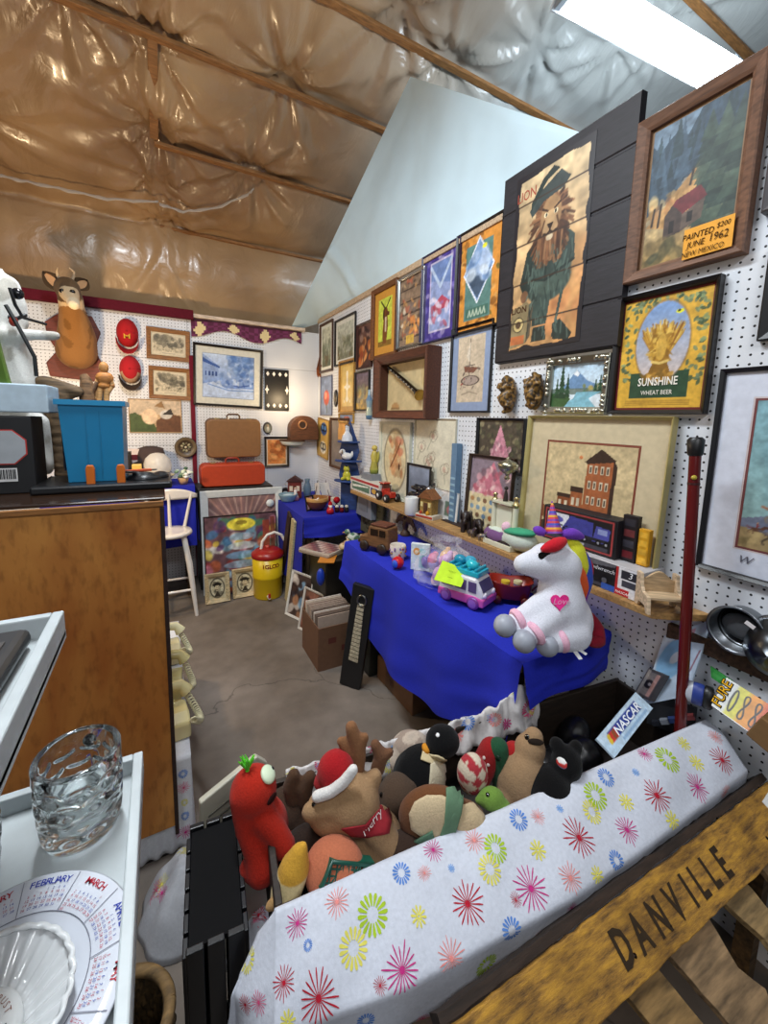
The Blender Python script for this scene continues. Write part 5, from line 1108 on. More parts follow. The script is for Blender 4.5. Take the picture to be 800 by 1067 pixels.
for (name,lab,l_,r_,c,c2) in(('flat_package','narrow black and red package standing beside the transporter box',646,663,'#1b1518','#7a1c24'),('booklet','yellow booklet standing right of the narrow black package',664,676,'#c9921f','#e0b040')):
    w=onX(l_,560,1.36).y-onX(r_,560,1.36).y; zt_=onX((l_+r_)/2,537 if name=='flat_package' else 552,1.36).z
    t=thing(name,lab,'package',Vector((1.375,(onX(l_,560,1.36).y+onX(r_,560,1.36).y)/2,ST+.10)),RZR); h=zt_-ST-.10
    g=G(); g.box(0,0,h/2,w*.96,.02,h,c); g.build('sleeve','card',t,bevel=.001)
    p=Pic(w*.9,h*.96,20,c); 
    for k in range(4): p.rect(.12,.06+.24*k,.88,.22+.24*k,[c2,'#4a4a55','#8a3a3a','#33333c'][k] if name=='flat_package' else c2,.7)
    p.nz(6,.2,3); p.build('printed_face',t,-w*.45,h*.02,-.0112,'satin')
# the number 3 race car box and the smaller box beside it
w=onX(602,600,1.30).y-onX(668,610,1.30).y
t=thing('race_car_box','black and white number 3 race car window box under the transporter box','box',Vector((1.365,(onX(602,600,1.30).y+onX(668,610,1.30).y)/2,ST)),RZR); h=.098
g=G(); g.box(0,0,h/2,w,.125,h,'#b9b6b8'); g.build('carton','card',t,bevel=.002)
def car3(p):
    p.a[:]=hx('#19181c'); p.rect(.62,0,1,1,'#d9d7da'); p.rect(.62,.0,.66,1,'#b02a2a'); p.poly([(.0,.72),(.6,.9),(.62,1),(0,1)],'#8a8a90',.6); p.ell(.33,.44,.26,.22,'#101012'); p.ell(.44,.32,.085,.19,'#050506'); p.ell(.44,.32,.045,.10,'#55555c'); p.ell(.12,.34,.07,.16,'#050506'); p.rect(.0,.06,.6,.18,'#3a3a44')
    p.rect(.40,.0,.62,.22,'#2f55a8'); p.rect(.64,.0,.84,.24,'#b8232a'); p.rect(.70,.62,.96,.92,'#2a2a30'); p.rect(.72,.34,.96,.58,'#3f3f48'); p.nz(18,.1,2)
p=Pic(w*.97,h*.95,100,'#19181c'); car3(p); p.build('printed_face',t,-w*.485,h*.025,-.0635,'satin')
g=G(); g.text('3',.05,'#e8e8ea',(-w*.40,-.0645,h*.50),shear=.2,bold=.001); g.text('Goodwrench',.02,'#d9d9dd',(-w*.15,-.0645,h*.64),shear=.2); g.text('3',.028,'#f0f0f2',(w*.335,-.0645,h*.68),shear=.2); g.text('NASCAR',.012,'#f5f5f5',(w*.24,-.0645,h*.09),shear=.2); g.build('lettering','matte',t)
# little wooden bench
a=onX(666,640,1.30); b=onX(709,640,1.30)
t=thing('doll_bench','small unpainted wooden doll bench at the near end of the shelf','doll bench',Vector((1.315,(onX(668,630,1.30).y+onX(704,630,1.30).y)/2,ST)),R(-38))
w=.10
side=[(-.045,0),(-.045,.105),(-.02,.105),(-.012,.07),(.0,.055),(.035,.05),(.045,.0),(.03,0),(.02,.018),(-.015,.018),(-.028,0)]
for s_ in(-1,1):
    g=G(); P=[(-y_,z) for y_,z in side]; g.prism([(-p_[0]*-1*-1 if False else p_[0],p_[1]) for p_ in P],s_*w/2-.005,s_*w/2+.005,'#cdb393',axis='x'); g.build('side_panel','wood',t,bevel=.0015)
g=G(); g.box(0,0,.045,w,.06,.008,'#c4a986'); g.build('seat','wood',t,bevel=.001)
g=G(); P=[(-w/2,.045)]+[(-w/2+w*k/16,.098+.014*math.cos((k/16-.5)*2*PI)) for k in range(17)]+[(w/2,.045)]; g.prism(P,.024,.032,'#b99d78'); g.build('backrest','wood',t,bevel=.001)
# ---- galvanised pan and lantern on the wall
c=onX(771,654,1.40); t=thing('baking_tin','round galvanised tin pan hung on the wall beside the red pole','tin',Vector((XW-.001,c.y,c.z)),RZR)
n_=.066
g=G(); g.lathe([(0,.012),(n_*.80,.012),(n_*.86,.02),(n_*.93,.055),(n_,.06),(n_,.064),(n_*.9,.06),(n_*.84,.0),(0,.0)],['#3a3c40','#6a6e72','#7d8288','#a4a9ae','#a4a9ae','#8f949a','#8f949a','#8f949a'],36,rot=(PI/2,0,0)); g.build('pan','metal',t)
g=G(); g.box(.03,-.062,.03,.022,.003,.010,'#e3dcdc',rot=(0,R(25),0)); g.build('price_sticker','card',t)
g=G(); g.ell((0,-.02,0),(n_*.7,.012,n_*.55),'#4a4c50'); g.build('dark_insert','satin',t)
c=onX(797,668,1.40); t=thing('mesh_strainer','grey wire strainer bowl cut by the right edge, beside the tin pan','strainer',Vector((XW-.001,c.y-.03,c.z-.01)),RZR)
g=G(); g.lathe([(0,.10),(.03,.095),(.06,.07),(.078,.0),(.082,0)],'#55585c',26,rot=(PI/2,0,0)); g.build('bowl','metal',t,solidify=.002)
g=G(); g.lathe([(.076,0),(.085,.003),(.085,.009),(.076,.012)],'#8a8d92',26,rot=(PI/2,0,0)); g.build('rim','metal',t)
# ---- dark plank along the foot of the right wall behind the packages
a=onX(716,672,XW-.02); b=onX(800,720,XW-.02)
g=G(); g.bar((XW-.012,a.y+.06,.845),(XW-.012,a.y-.8,.845),.022,.05,'#4a3526'); g.build('wall_plank','oldwood',bevel=.003,label='rough dark plank along the pegboard below the tin pan',cat='plank')
# ---- red pole
pt=onX(725,460,1.31); pb=onX(708.5,757,1.31)
d=(pb-pt).normalized(); pb=pt+d*(1.03)
t=thing('red_pole','glossy dark red pole with a black cap standing near the right wall','pole',pb)
g=G(); g.tube([pt-pb,Vector((0,0,0))],.0145,'#5c1716',20); g.build('shaft','gloss',t)
g=G(); g.tube([pt-pb-d*.012,pt-pb-d*.004,pt-pb+d*.035,pt-pb+d*.04],[.014,.021,.019,.0155],'#151314',18); g.build('end_cap','satin',t)
g=G(); q=pt-pb+d*.115; g.tube([q,q+d*.006],.0152,'#3a1010',18); g.build('ring','satin',t)
g=G(); q=pt-pb+d*.10; v=(Vector((0,0,CAMZ))-pt).normalized(); v=(v-d*v.dot(d)).normalized(); g.ell(q+v*.0135,(.007,.007,.007),'#b5a23a'); g.build('badge','gloss',t)
# ================================================================ LONG BLUE TABLE AND ITS TOYS
def drop(u):   # height of the hem above the floor along the front, far end to near end
    k=[(0,.52),(.12,.46),(.22,.33),(.34,.275),(.55,.285),(.70,.31),(.82,.36),(.92,.42),(1,.47)]
    for (a,b),(c,d_) in zip(k[:-1],k[1:]):
        if u<=c: t=(u-a)/(c-a); t=t*t*(3-2*t); return b+(d_-b)*t
    return .47
cloth_table('long_table',('long trestle table of toys along the right wall','bright blue cloth over the long toy table, hanging low in front'),.962,1.412,.815,2.2,.75,[('left',drop),('near',lambda u:.62-.02*u)],c='#1626b4',seed=9,wav=.016)
TZ=.755
def tb(px,py): return onZ(px,py,TZ)
# jeep
q=tb(392,576); t=thing('toy_jeep','brown leather covered toy jeep at the far end of the blue toy table','toy car',q+Vector((.03,.03,0)),R(205-90)); d=depth(q); s=d/FPX
g=G(); g.prism([(-.10,.03),(.10,.03),(.10,.085),(.05,.092),(.035,.15),(-.095,.15),(-.10,.09)],-.05,.05,'#6e4a2a'); g.build('body','wood',t,bevel=.008)
for y in(-.051,.051):
    for x0,x1 in((-.08,-.04),(-.03,.02)):
        g=G(); g.box((x0+x1)/2,y,.118,x1-x0,.004,.036,'#241812'); g.build('window','gloss',t)
g=G(); g.box(.045,0,.12,.006,.08,.04,'#241812',rot=(0,R(-14),0)); g.build('windscreen','gloss',t)
g=G(); g.box(-.03,0,.158,.11,.095,.012,'#5d2f1e'); g.build('roof','wood',t,bevel=.004)
for x in(-.06,.062):
    for y in(-.052,.052):
        g=G(); g.lathe([(0,-.011),(.026,-.011),(.031,-.006),(.031,.006),(.026,.011),(0,.011)],'#2b1d14',18,rot=(PI/2,0,0),o=(x,y,.031)); g.build('wheel','satin',t)
g=G(); g.box(.106,0,.05,.012,.10,.02,'#3c2818'); g.build('bumper','wood',t,bevel=.003)
for y in(-.032,.032):
    g=G(); g.ell((.102,y,.072),(.006,.012,.012),'#c9b48a',nu=10,nv=6); g.build('headlamp','gloss',t)
q=tb(411,584); t=thing('patterned_cup','small white cup with a red and gold pattern beside the toy jeep','cup',q+Vector((.03,.02,0)))
g=G(); n=24
prof=[(0,0),(.036,0),(.042,.02),(.043,.075),(.041,.078),(.038,.07),(.036,.01),(0,.008)]; g.lathe(prof,'#d9cdbf',n); g.build('cup','ceramic',t)
g=G(); rr=random.Random(3)
for k in range(26):
    a=rr.uniform(0,6.28); g.ell((.0425*math.cos(a),.0425*math.sin(a),rr.uniform(.015,.07)),(.006,.006,.006),rr.choice(['#a83030','#c9a040','#5a3a2a','#8a6a9a']),nu=7,nv=5)
g.build('pattern','satin',t)
q=tb(412,590); t=thing('toy_ball','red and blue toy ball at the front edge of the table','ball',q+Vector((-.005,-.03,.031)))
g=G(); g.ell((0,0,0),.031,'#c01c22',nu=24,nv=16); g.build('ball','gloss',t)
g=G(); g.ell((-.022,-.008,-.002),(.014,.021,.021),'#2a55c8',nu=16,nv=10); g.build('blue_patch','gloss',t)
# doll card
a=tb(421,596); b=tb(446,600)
t=thing('doll_package','white toy package with aqua doll picture standing beside the bag of toys','package',(a+b)/2+Vector((.04,.03,0)),math.atan2(b.y-a.y,b.x-a.x)*.55-.35)
w=.094;h=.135
def dollp(p):
    p.a[:]=hx('#d3dfe0'); p.ell(.32,.72,.2,.14,'#d9954a'); p.ell(.3,.7,.1,.07,'#f0d9b8'); p.rect(.45,.1,.9,.55,'#5fc0c8',.8); p.ell(.66,.4,.17,.2,'#2fa8b4'); p.ell(.62,.75,.2,.1,'#8fd0d4',.7); p.rect(.06,.05,.35,.25,'#eef0ee'); p.nz(9,.12,3)
g=G(); g.box(0,.012,h/2,w,.022,h,'#dfe4e2'); g.build('carton','card',t,bevel=.002)
p=Pic(w*.98,h*.97,40,'#ddd'.replace('#ddd','#dddddd')); dollp(p); p.build('printed_face',t,-w*.49,h*.015,-.0005,'gloss')
# bag of pastel toys
q=tb(452,614); t=thing('bag_of_toys','clear plastic bag full of pastel pink and yellow toys','bag',q+Vector((.10,.06,0)))
rr=random.Random(11)
for k in range(16):
    g=G(); c=rr.choice(['#e08ac0','#d9a8d8','#e8d890','#8a78c8','#e0689c','#7aa8d8','#f0c0c8','#e8b070'])
    x,y,z=rr.uniform(-.09,.07),rr.uniform(-.085,.085),rr.uniform(.03,.12)
    g.ell((x,y,z),(.034,.022,.022),c,rot=(rr.uniform(0,3),rr.uniform(0,3),0),nu=12,nv=8); g.ell((x+.025,y+.01,z+.02),(.016,.014,.014),c,nu=10,nv=7); g.blend('toy',.005,'gloss',t,2,c=c)
g=G()
def bag(u,v):
    a=u*2*PI; r=[.125,.145,.14,.115,.07,.05,.075][min(6,int(v*6.99))]; z=[.002,.03,.08,.13,.16,.18,.20][min(6,int(v*6.99))]
    k=1+.10*mnoise.noise((math.cos(a)*2.2,math.sin(a)*2.2,v*4))+.05*mnoise.noise((math.cos(a)*6,math.sin(a)*6,v*9))
    return (r*k*math.cos(a),r*.9*k*math.sin(a),z*(1+.12*mnoise.noise((a,v,1))))
g.grid(bag,40,22,'#ffffff'); g.build('clear_bag',mat=solid('clear_film','#f4f2f6',.12,trans=.0,alpha=.22),parent=t)
# camper van
q=tb(500,637); q0=tb(470,632); t=thing('toy_camper','white toy camper van with pink base and teal roof rack','toy van',q+Vector((.015,.105,0)),R(-90+20)); 
L_,Wd,H_=.20,.11,.125
g=G(); g.prism([(-L_/2,.03),(L_/2,.03),(L_/2+.004,.06),(L_/2-.006,.085),(L_/2-.03,H_),(-L_/2+.01,H_),(-L_/2,H_-.02)],-Wd/2,Wd/2,'#d9d6dc'); g.build('body','gloss',t,bevel=.010,seg=3)
g=G(); g.prism([(-L_/2-.004,.016),(L_/2+.008,.016),(L_/2+.010,.05),(L_/2-.03,.056),(-L_/2,.05)],-Wd/2-.004,Wd/2+.004,'#cf5aa8'); g.build('pink_base','gloss',t,bevel=.006)
for s_ in(-1,1):
    for x0,x1 in((-.085,-.03),(-.02,.03),(.04,.075)):
        g=G(); g.box((x0+x1)/2,s_*(Wd/2+.0015),.09,x1-x0,.004,.042,'#5a4a78'); g.build('window','gloss',t,bevel=.0015)
g=G(); g.box(L_/2-.012,0,.093,.006,Wd*.8,.046,'#4a4468',rot=(0,R(-30),0)); g.build('windscreen','gloss',t,bevel=.0015)
for x in(-.06,.065):
    for y in(-1,1):
        g=G(); g.lathe([(0,-.012),(.017,-.012),(.026,-.008),(.026,.008),(.017,.012),(0,.012)],['#8a5ab0','#8a5ab0','#7a3a8a','#7a3a8a','#8a5ab0'],22,rot=(PI/2,0,0),o=(x,y*(Wd/2),.026)); g.build('wheel','gloss',t)
g=G(); g.box(0,0,H_+.012,.15,.09,.022,'#2aa8c0'); 
for k in range(5): g.box(-.06+.03*k,0,H_+.028,.012,.085,.014,'#1f96b0')
g.build('roof_rack','gloss',t,bevel=.004)
for k,(x,y) in enumerate(((-.04,.01),(.03,-.015),(.0,.025))):
    g=G(); g.ell((x,y,H_+.04),(.028,.022,.02),['#1c88a8','#2ab4c4','#3a9ab8'][k],nu=12,nv=8); g.build('luggage','gloss',t)
for y in(-.035,.035):
    g=G(); g.ell((L_/2+.005,y,.062),(.006,.012,.012),'#f0e8f0',nu=10,nv=6); g.build('headlamp','gloss',t)
# neon tag leaning on the van
c_=[onD(452,604,depth(q0)-.02),onD(480,612,depth(q0)-.03),onD(488,594,depth(q0)+.03),onD(461,584,depth(q0)+.04)]
base=(c_[0]+c_[1])/2
g=G(); g.poly([v-base for v in c_],'#c9ee2a'); o=g.build('neon_price_card','card',loc=base,solidify=.001,label='neon yellow green price card leaning on the toy camper',cat='price card')
g=G(); xd=(c_[1]-c_[0]).normalized(); zd=(c_[3]-c_[0]).normalized(); nn=xd.cross(zd); 
for j in range(2): g.text(['Toys','$10'][j] if False else ['~~~','~~'][j],.018,'#7a9a20',(c_[0]-base)+(c_[1]-c_[0])*.5+(c_[3]-c_[0])*(.55-.3*j)+nn*.0012,xd=xd,zd=zd)
g.build('faded_pen_marks','matte',o)
# dark grey bag behind the van
q=tb(520,597); t=thing('dark_pouch','dark grey crumpled plastic pouch behind the red toy wagon','pouch',q+Vector((.10,.10,0)))
g=G(); 
for k in range(9): g.ell((rng.uniform(-.05,.05),rng.uniform(-.05,.05),.035+rng.uniform(0,.05)),(.05,.04,.035),'#3a3c42',rot=(k,k*2,0),nu=12,nv=8)
g.blend('pouch',.008,'plastic',t,2,c='#3d4046')
# red wagon with two small cans
q=tb(531,632); d=depth(q); t=thing('toy_wagon','small red toy wagon holding two tiny jars, between the camper and the unicorn','toy wagon',q+Vector((.045,.045,0)),R(-40))
g=G(); n=24
def tub(u,v):
    a=u*2*PI; ca,sa=math.cos(a),math.sin(a); e=.6
    X=(abs(ca)**e)*(1 if ca>0 else -1); Y=(abs(sa)**e)*(1 if sa>0 else -1)
    r=[.0,.8,.86,1.0,1.04,.97,.80,.0][min(7,int(v*7.99))]; z=[.02,.02,.025,.08,.085,.08,.03,.03][min(7,int(v*7.99))]
    return (.085*r*X,.056*r*Y,z+(.012*abs(X)*(z>.05)))
g.grid(tub,33,8,'#9a2a1a'); g.build('tub','plastic',t)
for x in(-.055,.055):
    for y in(-.05,.05):
        g=G(); g.lathe([(0,-.006),(.016,-.006),(.018,0),(.016,.006),(0,.006)],'#5a1a12',16,rot=(PI/2,0,0),o=(x,y,.018)); g.build('wheel','plastic',t)
g=G(); g.tube([(.085,0,.05),(.12,0,.09),(.12,.02,.10),(.12,-.02,.10)],.004,'#7a2014',6); g.build('handle','plastic',t)
for i,(x,y) in enumerate(((-.022,-.012),(.028,-.004))):
    q2=t.location+Matrix.Rotation(R(-40),3,'Z')@Vector((x,y,.031))
    c=thing('tiny_jar',['tiny jar with yellow lid, far one in the red toy wagon','tiny jar with cream lid, near one in the red toy wagon'][i],'jar',q2,0,'jars in the toy wagon')
    g=G(); g.cyl((0,0,0),(0,0,.048),.0175,.0175,['#8a94a8','#7a6a8a'][i],16); g.build('jar','gloss',c)
    g=G(); g.cyl((0,0,.048),(0,0,.058),.0185,.018,['#d9b83a','#d9cfa0'][i],16); g.build('lid','satin',c)
# small paper plates behind
q=tb(556,602); t=thing('paper_packet','flat white paper packet behind the unicorn on the blue table','packet',q+Vector((.14,.12,0)),R(20))
g=G(); g.box(0,0,.012,.12,.085,.022,'#c9c9cf'); g.build('sleeve','card',t,bevel=.004)
g=G(); g.box(0,-.005,.0245,.08,.05,.002,'#9aa0b0'); g.build('label_patch','card',t)
# ---- unicorn
B0=tb(585,684); D0=depth(B0)
t=thing('plush_unicorn','large white plush unicorn with rainbow mane sitting on the near end of the blue table','plush toy',B0)
U=lambda px,py,dd=0:onD(px,py,D0+dd)-B0
px=D0/FPX
g=G(); W_='#d8d9e2'
def chain(g,a,b,r0,r1,n=6,c=W_):
    for i in range(n+1):
        k=i/n; g.ell(a.lerp(b,k),r0+(r1-r0)*k,c,nu=14,nv=9)
g.ell(U(587,646,.02),(29*px,29*px,33*px),W_); g.ell(U(584,640,.0),(26*px,25*px,36*px),W_)
chain(g,U(584,628,0),U(582,600,0),25*px,19*px)
chain(g,U(583,590,0),U(570,585,-.005),22*px,20*px); chain(g,U(570,586,-.005),U(545,588,-.02),19*px,10.5*px)
chain(g,U(570,628,-.03),U(533,651,-.055),14*px,9.5*px); chain(g,U(578,638,-.045),U(551,662,-.085),15*px,10.5*px)
chain(g,U(597,660,-.03),U(578,668,-.075),18*px,11*px)
chain(g,U(589,565,.01),U(593,556,.012),7*px,4*px)
ub=g.blend('body',.0085,'plush',t,8,c=W_)
from mathutils.bvhtree import BVHTree
CAMZV=Vector((0,0,CAMZ)); UB=BVHTree.FromPolygons([v.co+B0 for v in ub.data.vertices],[tuple(p_.vertices) for p_ in ub.data.polygons])
for a,dd,cu in(((526,652),-.068,(539,647)),((546,668),-.10,(557,660)),((570,672),-.085,(583,667))):
    f_=U(*a,dd); q_=U(*cu,dd+.01); ax=(q_-f_).normalized()
    g=G(); g.ell(f_,(11.2*px,11*px,11.2*px),'#9fa3ae'); g.build('hoof','metal' if False else 'satin',t)
    g=G(); g.tube([q_-ax*.010,q_-ax*.003,q_+ax*.006,q_+ax*.012],[10*px,12.2*px,12.2*px,10*px],'#e8b4c8',16); g.build('pink_cuff','plush',t)
def lock(pts,r,c,nm='mane'):
    g=G(); P=[U(*p) for p in pts]; n=len(P)
    Q=[]; 
    for a,b in zip(P[:-1],P[1:]):
        for k in range(5): Q.append(a.lerp(b,k/5))
    Q.append(P[-1]); m=len(Q); g.tube(Q,[r*px*max(.15,math.sin(PI*(.12+.83*i/(m-1)))**.6) for i in range(m)],c,12); g.build(nm,'plush',t)
lock([(588,563,-.035),(578,568,-.055),(564,573,-.062)],6.5,'#c01c2a','forelock')
lock([(592,560,0),(601,572,-.01),(606,590,-.005),(607,602,0)],7.5,'#d8d838'); lock([(598,566,.015),(607,584,.01),(610,604,.01),(609,622,.01)],8,'#3552b8'); lock([(596,580,-.01),(603,596,-.012),(607,612,-.008),(606,626,0)],6.5,'#d8582a'); lock([(600,590,0),(606,610,.004),(607,630,.004)],7,'#7a2a98'); lock([(603,570,.02),(612,590,.02),(613,610,.02)],6,'#c01c2a')
g=G(); hb,ht=U(577,556,-.005),U(575,522,.01); Q=[hb.lerp(ht,k/16) for k in range(17)]; cs=['#7a3aa0','#c83a4a','#e0a030','#7a3aa0','#3a4ab0','#c83a4a']
for k in range(16): g.tube([Q[k],Q[k+1]],[9*px*(1-k/17),9*px*(1-(k+1)/17)],cs[(k//1)%6],14,False)
g.build('horn','satin',t)
for pts,r in((((585,557,-.01),(596,556,-.02),(608,560,-.02)),6),(((568,556,-.01),(561,553,0),(556,550,.01)),5)): lock(pts,r,'#6a3aa8','ear')
BV_=None
def skin(a,b,l=.002):
    d_=Vector(tuple(ray(a,b))).normalized(); h_=UB.ray_cast(CAMZV,d_); return h_[0]-B0-d_*l if h_[0] else U(a,b,-.06)
g=G(); e_=skin(567,579); sc=px
xd=Vector(tuple(M3[:,0])); zd=-Vector(tuple(M3[:,1])); nb=-Vector(tuple(M3[:,2]))
g.poly([e_+xd*(6.2*sc*math.cos(a))+zd*(4.2*sc*math.sin(a)) for a in[k*2*PI/18 for k in range(18)]],'#15100f')
for dx,dz in((-6,1),(-3,3.5),(3,3.5),(6,2)): g.poly([e_+xd*(dx*.7*sc)+zd*(1.5*sc),e_+xd*(dx*1.25*sc)+zd*((dz+1.5)*sc),e_+xd*(dx*.5*sc)+zd*(2.2*sc)],'#15100f')
g.build('eye','gloss',t,solidify=.002)
g=G(); h_=skin(583,627,.004)
hp=[]
for k in range(28):
    a=2*PI*k/28; qq=skin(583+9.5*math.sin(a)**3,627-9.5*(13*math.cos(a)-5*math.cos(2*a)-2*math.cos(3*a)-math.cos(4*a))/16,.004); hp.append(qq)
g.poly(hp,'#d0287c'); hh=g.build('heart_patch','plush',t,solidify=.006)
g=G(); g.text('Love',8.5*px,'#f0b8d4',h_+nb*.010-zd*1.5*px,xd=xd,zd=zd,shear=.3); g.build('heart_script','matte',t)
lock([(613,640,.05),(621,655,.05),(623,668,.03),(615,671,.0)],8,'#8a1a2c','tail'); lock([(617,650,.05),(626,664,.035),(622,672,.01)],5,'#6a2a90','tail')
g=G(); q=U(592,672,-.05)
for a,b in((U(596,672,-.055),U(611,682,-.085)),(U(594,672,-.055),U(605,687,-.095))): g.bar(a,b,.014,.0008,'#d8d8d8')
g.build('cloth_tag','cloth',t)
# ---- blue corner shelf with figurines
c=onX(362,525,1.33); t=thing('corner_shelf','blue painted three tier corner shelf with scalloped back on the far table','shelf',Vector((1.325,onX(363,525,1.325).y,.755)),R(-48))
hz=lambda py:onX(363,py,1.33).z-.755
P=[(-.10,0),(-.10,hz(505)),(-.125,hz(495)),(-.10,hz(484)),(-.08,hz(480)),(-.12,hz(470)),(-.09,hz(458)),(-.06,hz(452)),(-.03,hz(444)),(0,hz(438)),(.03,hz(444)),(.06,hz(452)),(.09,hz(458)),(.12,hz(470)),(.08,hz(480)),(.10,hz(484)),(.125,hz(495)),(.10,hz(505)),(.10,0)]
P=[(x*.72,z) for x,z in P]; g=G(); g.prism(P,.0,.012,'#1f3a6e'); g.build('back_panel','wood',t,bevel=.002)
tiers=[hz(500),hz(479.5),hz(460)]
for z,r in zip(tiers,(.12,.115,.095)):
    g=G(); g.prism([(r*math.cos(PI+PI*k/14),-.005+.10*r/.12*math.sin(PI+PI*k/14)) for k in range(15)],z-.006,z+.006,'#24427c','z'); g.build('tier','wood',t,bevel=.002)
for i,(z,lab,nm) in enumerate(((tiers[2],'white bell shaped lady figurine on the top tier of the blue corner shelf','figurine'),(tiers[1],'white dog figurine on the middle tier of the blue corner shelf','figurine'),(tiers[0],'yellow green frog figurine on the lowest tier of the blue corner shelf','figurine'))):
    o=thing('figurine',lab,'figurine',Vector((t.location.x-.034,t.location.y-.034,.755+z+.006)),R(-48)); o.scale=(1.3,1.3,1.3)
    g=G()
    if i==0:
        g.lathe([(0,0),(.036,0),(.03,.03),(.012,.06),(.014,.075)],'#cfd4dc',16); g.ell((0,0,.088),.014,'#d9c0ac'); g.blend('gown','0' and .004,'ceramic',o,1,c='#cfd4dc')
        g=G(); g.ell((0,.002,.093),(.0155,.014,.012),'#6a5038'); g.build('hair','ceramic',o)
    elif i==1:
        g.ell((0,0,.025),(.035,.02,.022),'#dcdcda'); g.ell((-.03,0,.052),(.018,.016,.017),'#dcdcda'); g.ell((-.046,0,.047),(.009,.008,.008),'#dcdcda'); g.ell((.034,0,.04),(.008,.006,.02),'#dcdcda'); g.blend('body',.004,'ceramic',o,2,c='#dcdcda')
        for j in(-1,1):
            g=G(); g.ell((-.026,j*.015,.05),(.006,.004,.014),'#8a7a6a',nu=8,nv=6); g.build('ear','ceramic',o)
    else:
        g.ell((0,0,.03),(.026,.022,.03),'#b9b43a'); g.ell((0,-.004,.07),(.02,.018,.016),'#b9b43a'); g.ell((-.012,-.01,.086),.007,'#b9b43a'); g.ell((.012,-.01,.086),.007,'#b9b43a'); g.ell((-.02,-.014,.01),(.014,.018,.010),'#b9b43a'); g.ell((.02,-.014,.01),(.014,.018,.010),'#b9b43a'); g.blend('body',.004,'ceramic',o,2,c='#b9b43a')
        for j in(-1,1):
            g=G(); g.ell((j*.012,-.0165,.087),.0028,'#1a1a10',nu=8,nv=6); g.build('eye','gloss',o)
q=onZ(362,524,.755); g=G(); g.box(0,0,.03,.10,.06,.06,'#d8d4c6'); g.build('small_white_box','card',loc=Vector((1.30,q.y-.03,.755)),bevel=.003,rz=RZR,label='small white box at the foot of the blue corner shelf',cat='box')
# statue and grey tapering box right of the corner shelf, on the far part of the shelf wall
t=thing('angel_statue','green and gold angel statuette standing right of the blue corner shelf','statuette',Vector((1.39,yr(389.5,1.39),1.09)),RZR)
g=G(); g.lathe([(0,0),(.03,0),(.034,.03),(.022,.09),(.03,.13),(.018,.16),(.01,.17)],['#7a8a3a','#8a9440','#a8a04a','#b8a84a','#b8a84a','#c9b45a'],16); g.build('robe','satin',t)
g=G(); g.ell((0,0,.19),.022,'#c9b45a',nu=12,nv=8); g.build('head','satin',t)
for j in(-1,1):
    g=G(); g.ell((j*.032,.012,.125),(.018,.006,.045),'#a8a24a',rot=(0,j*R(15),0),nu=10,nv=8); g.build('wing','satin',t)
t=thing('grey_cabinet','tall tapering grey box standing left of the cream oval picture','box',Vector((1.375,yr(385,1.375),.755)),RZR)
a=(yr(377,1.375)-yr(393,1.375))/2
g=G(); hh_=.335; vs=[(-a,-.05,0),(a,-.05,0),(a,.05,0),(-a,.05,0),(-a*.45,-.04,hh_),(a*.75,-.04,hh_),(a*.75,.045,hh_),(-a*.45,.045,hh_)]; g.add(vs,[(3,2,1,0),(4,5,6,7),(0,1,5,4),(1,2,6,5),(2,3,7,6),(3,0,4,7)],'#7c8088'); g.build('casing','satin',t,bevel=.004)
g=G(); g.box(.0,-.049,.10,a*1.1,.004,.10,'#6a6e76',rot=(R(-2),0,0)); g.build('door','satin',t)
# under the shelf, at the back of the table
t=thing('carved_board','dark green carved wooden board standing under the far end of the wall shelf','board',Vector((1.37,yr(382,1.37),.62)),RZR,rx=R(-4))
w=yr(366,1.37)-yr(397,1.37); g=G(); g.box(0,0,.14,w,.015,.28,'#4a4a34'); g.build('board','wood',t,bevel=.003)
g=G(); rr=random.Random(2)
for k in range(12):
    x=rr.uniform(-.4,.4)*w; z=rr.uniform(.04,.24); P=[(x+.03*math.cos(a)*a/5,-.009,z+.03*math.sin(a)*a/5) for a in np.linspace(.6,5.5,10)]; g.tube(P,.0035,'#2c2418',6)
g.build('scroll_carving','wood',t)
a=onX(398,570,1.36)
t=thing('white_sheet','folded white paper sheet standing under the wall shelf','paper',Vector((1.385,yr(411,1.385),TZ)),RZR)
g=G(); g.prism([(-.04,0),(.055,0),(.05,.10),(-.035,.13)],-.003,.0,'#d6d6d4'); g.prism([(-.035,.0),(.05,0),(.02,.07)],-.012,-.010,'#c4c4c4'); g.build('sheet','card',t)
t=thing('eagle_carving','dark brown carved eagle with spread wings under the wall shelf','carving',Vector((1.365,yr(424,1.365),TZ)),RZR)
g=G(); g.ell((0,0,.07),(.022,.02,.045),'#3a2618'); g.ell((0,-.006,.125),(.014,.016,.015),'#3a2618'); g.lathe([(.0,0),(.035,0),(.03,.02),(.016,.035)],'#3a2618',12)
for j in(-1,1):
    for k in range(6): g.ell((j*(.02+.018*k),0,.10+.008*k-.003*k*k),(.016,.008,.032-.003*k),'#3a2618',rot=(0,j*R(25),0),nu=10,nv=6)
g.blend('body',.005,'wood',t,1,c='#402a1a')
g=G(); g.lathe([(.006,0),(.0,.016)],'#b8923a',8,o=(0,-.018,.123),rot=(R(100),0,0)); g.build('beak','satin',t)
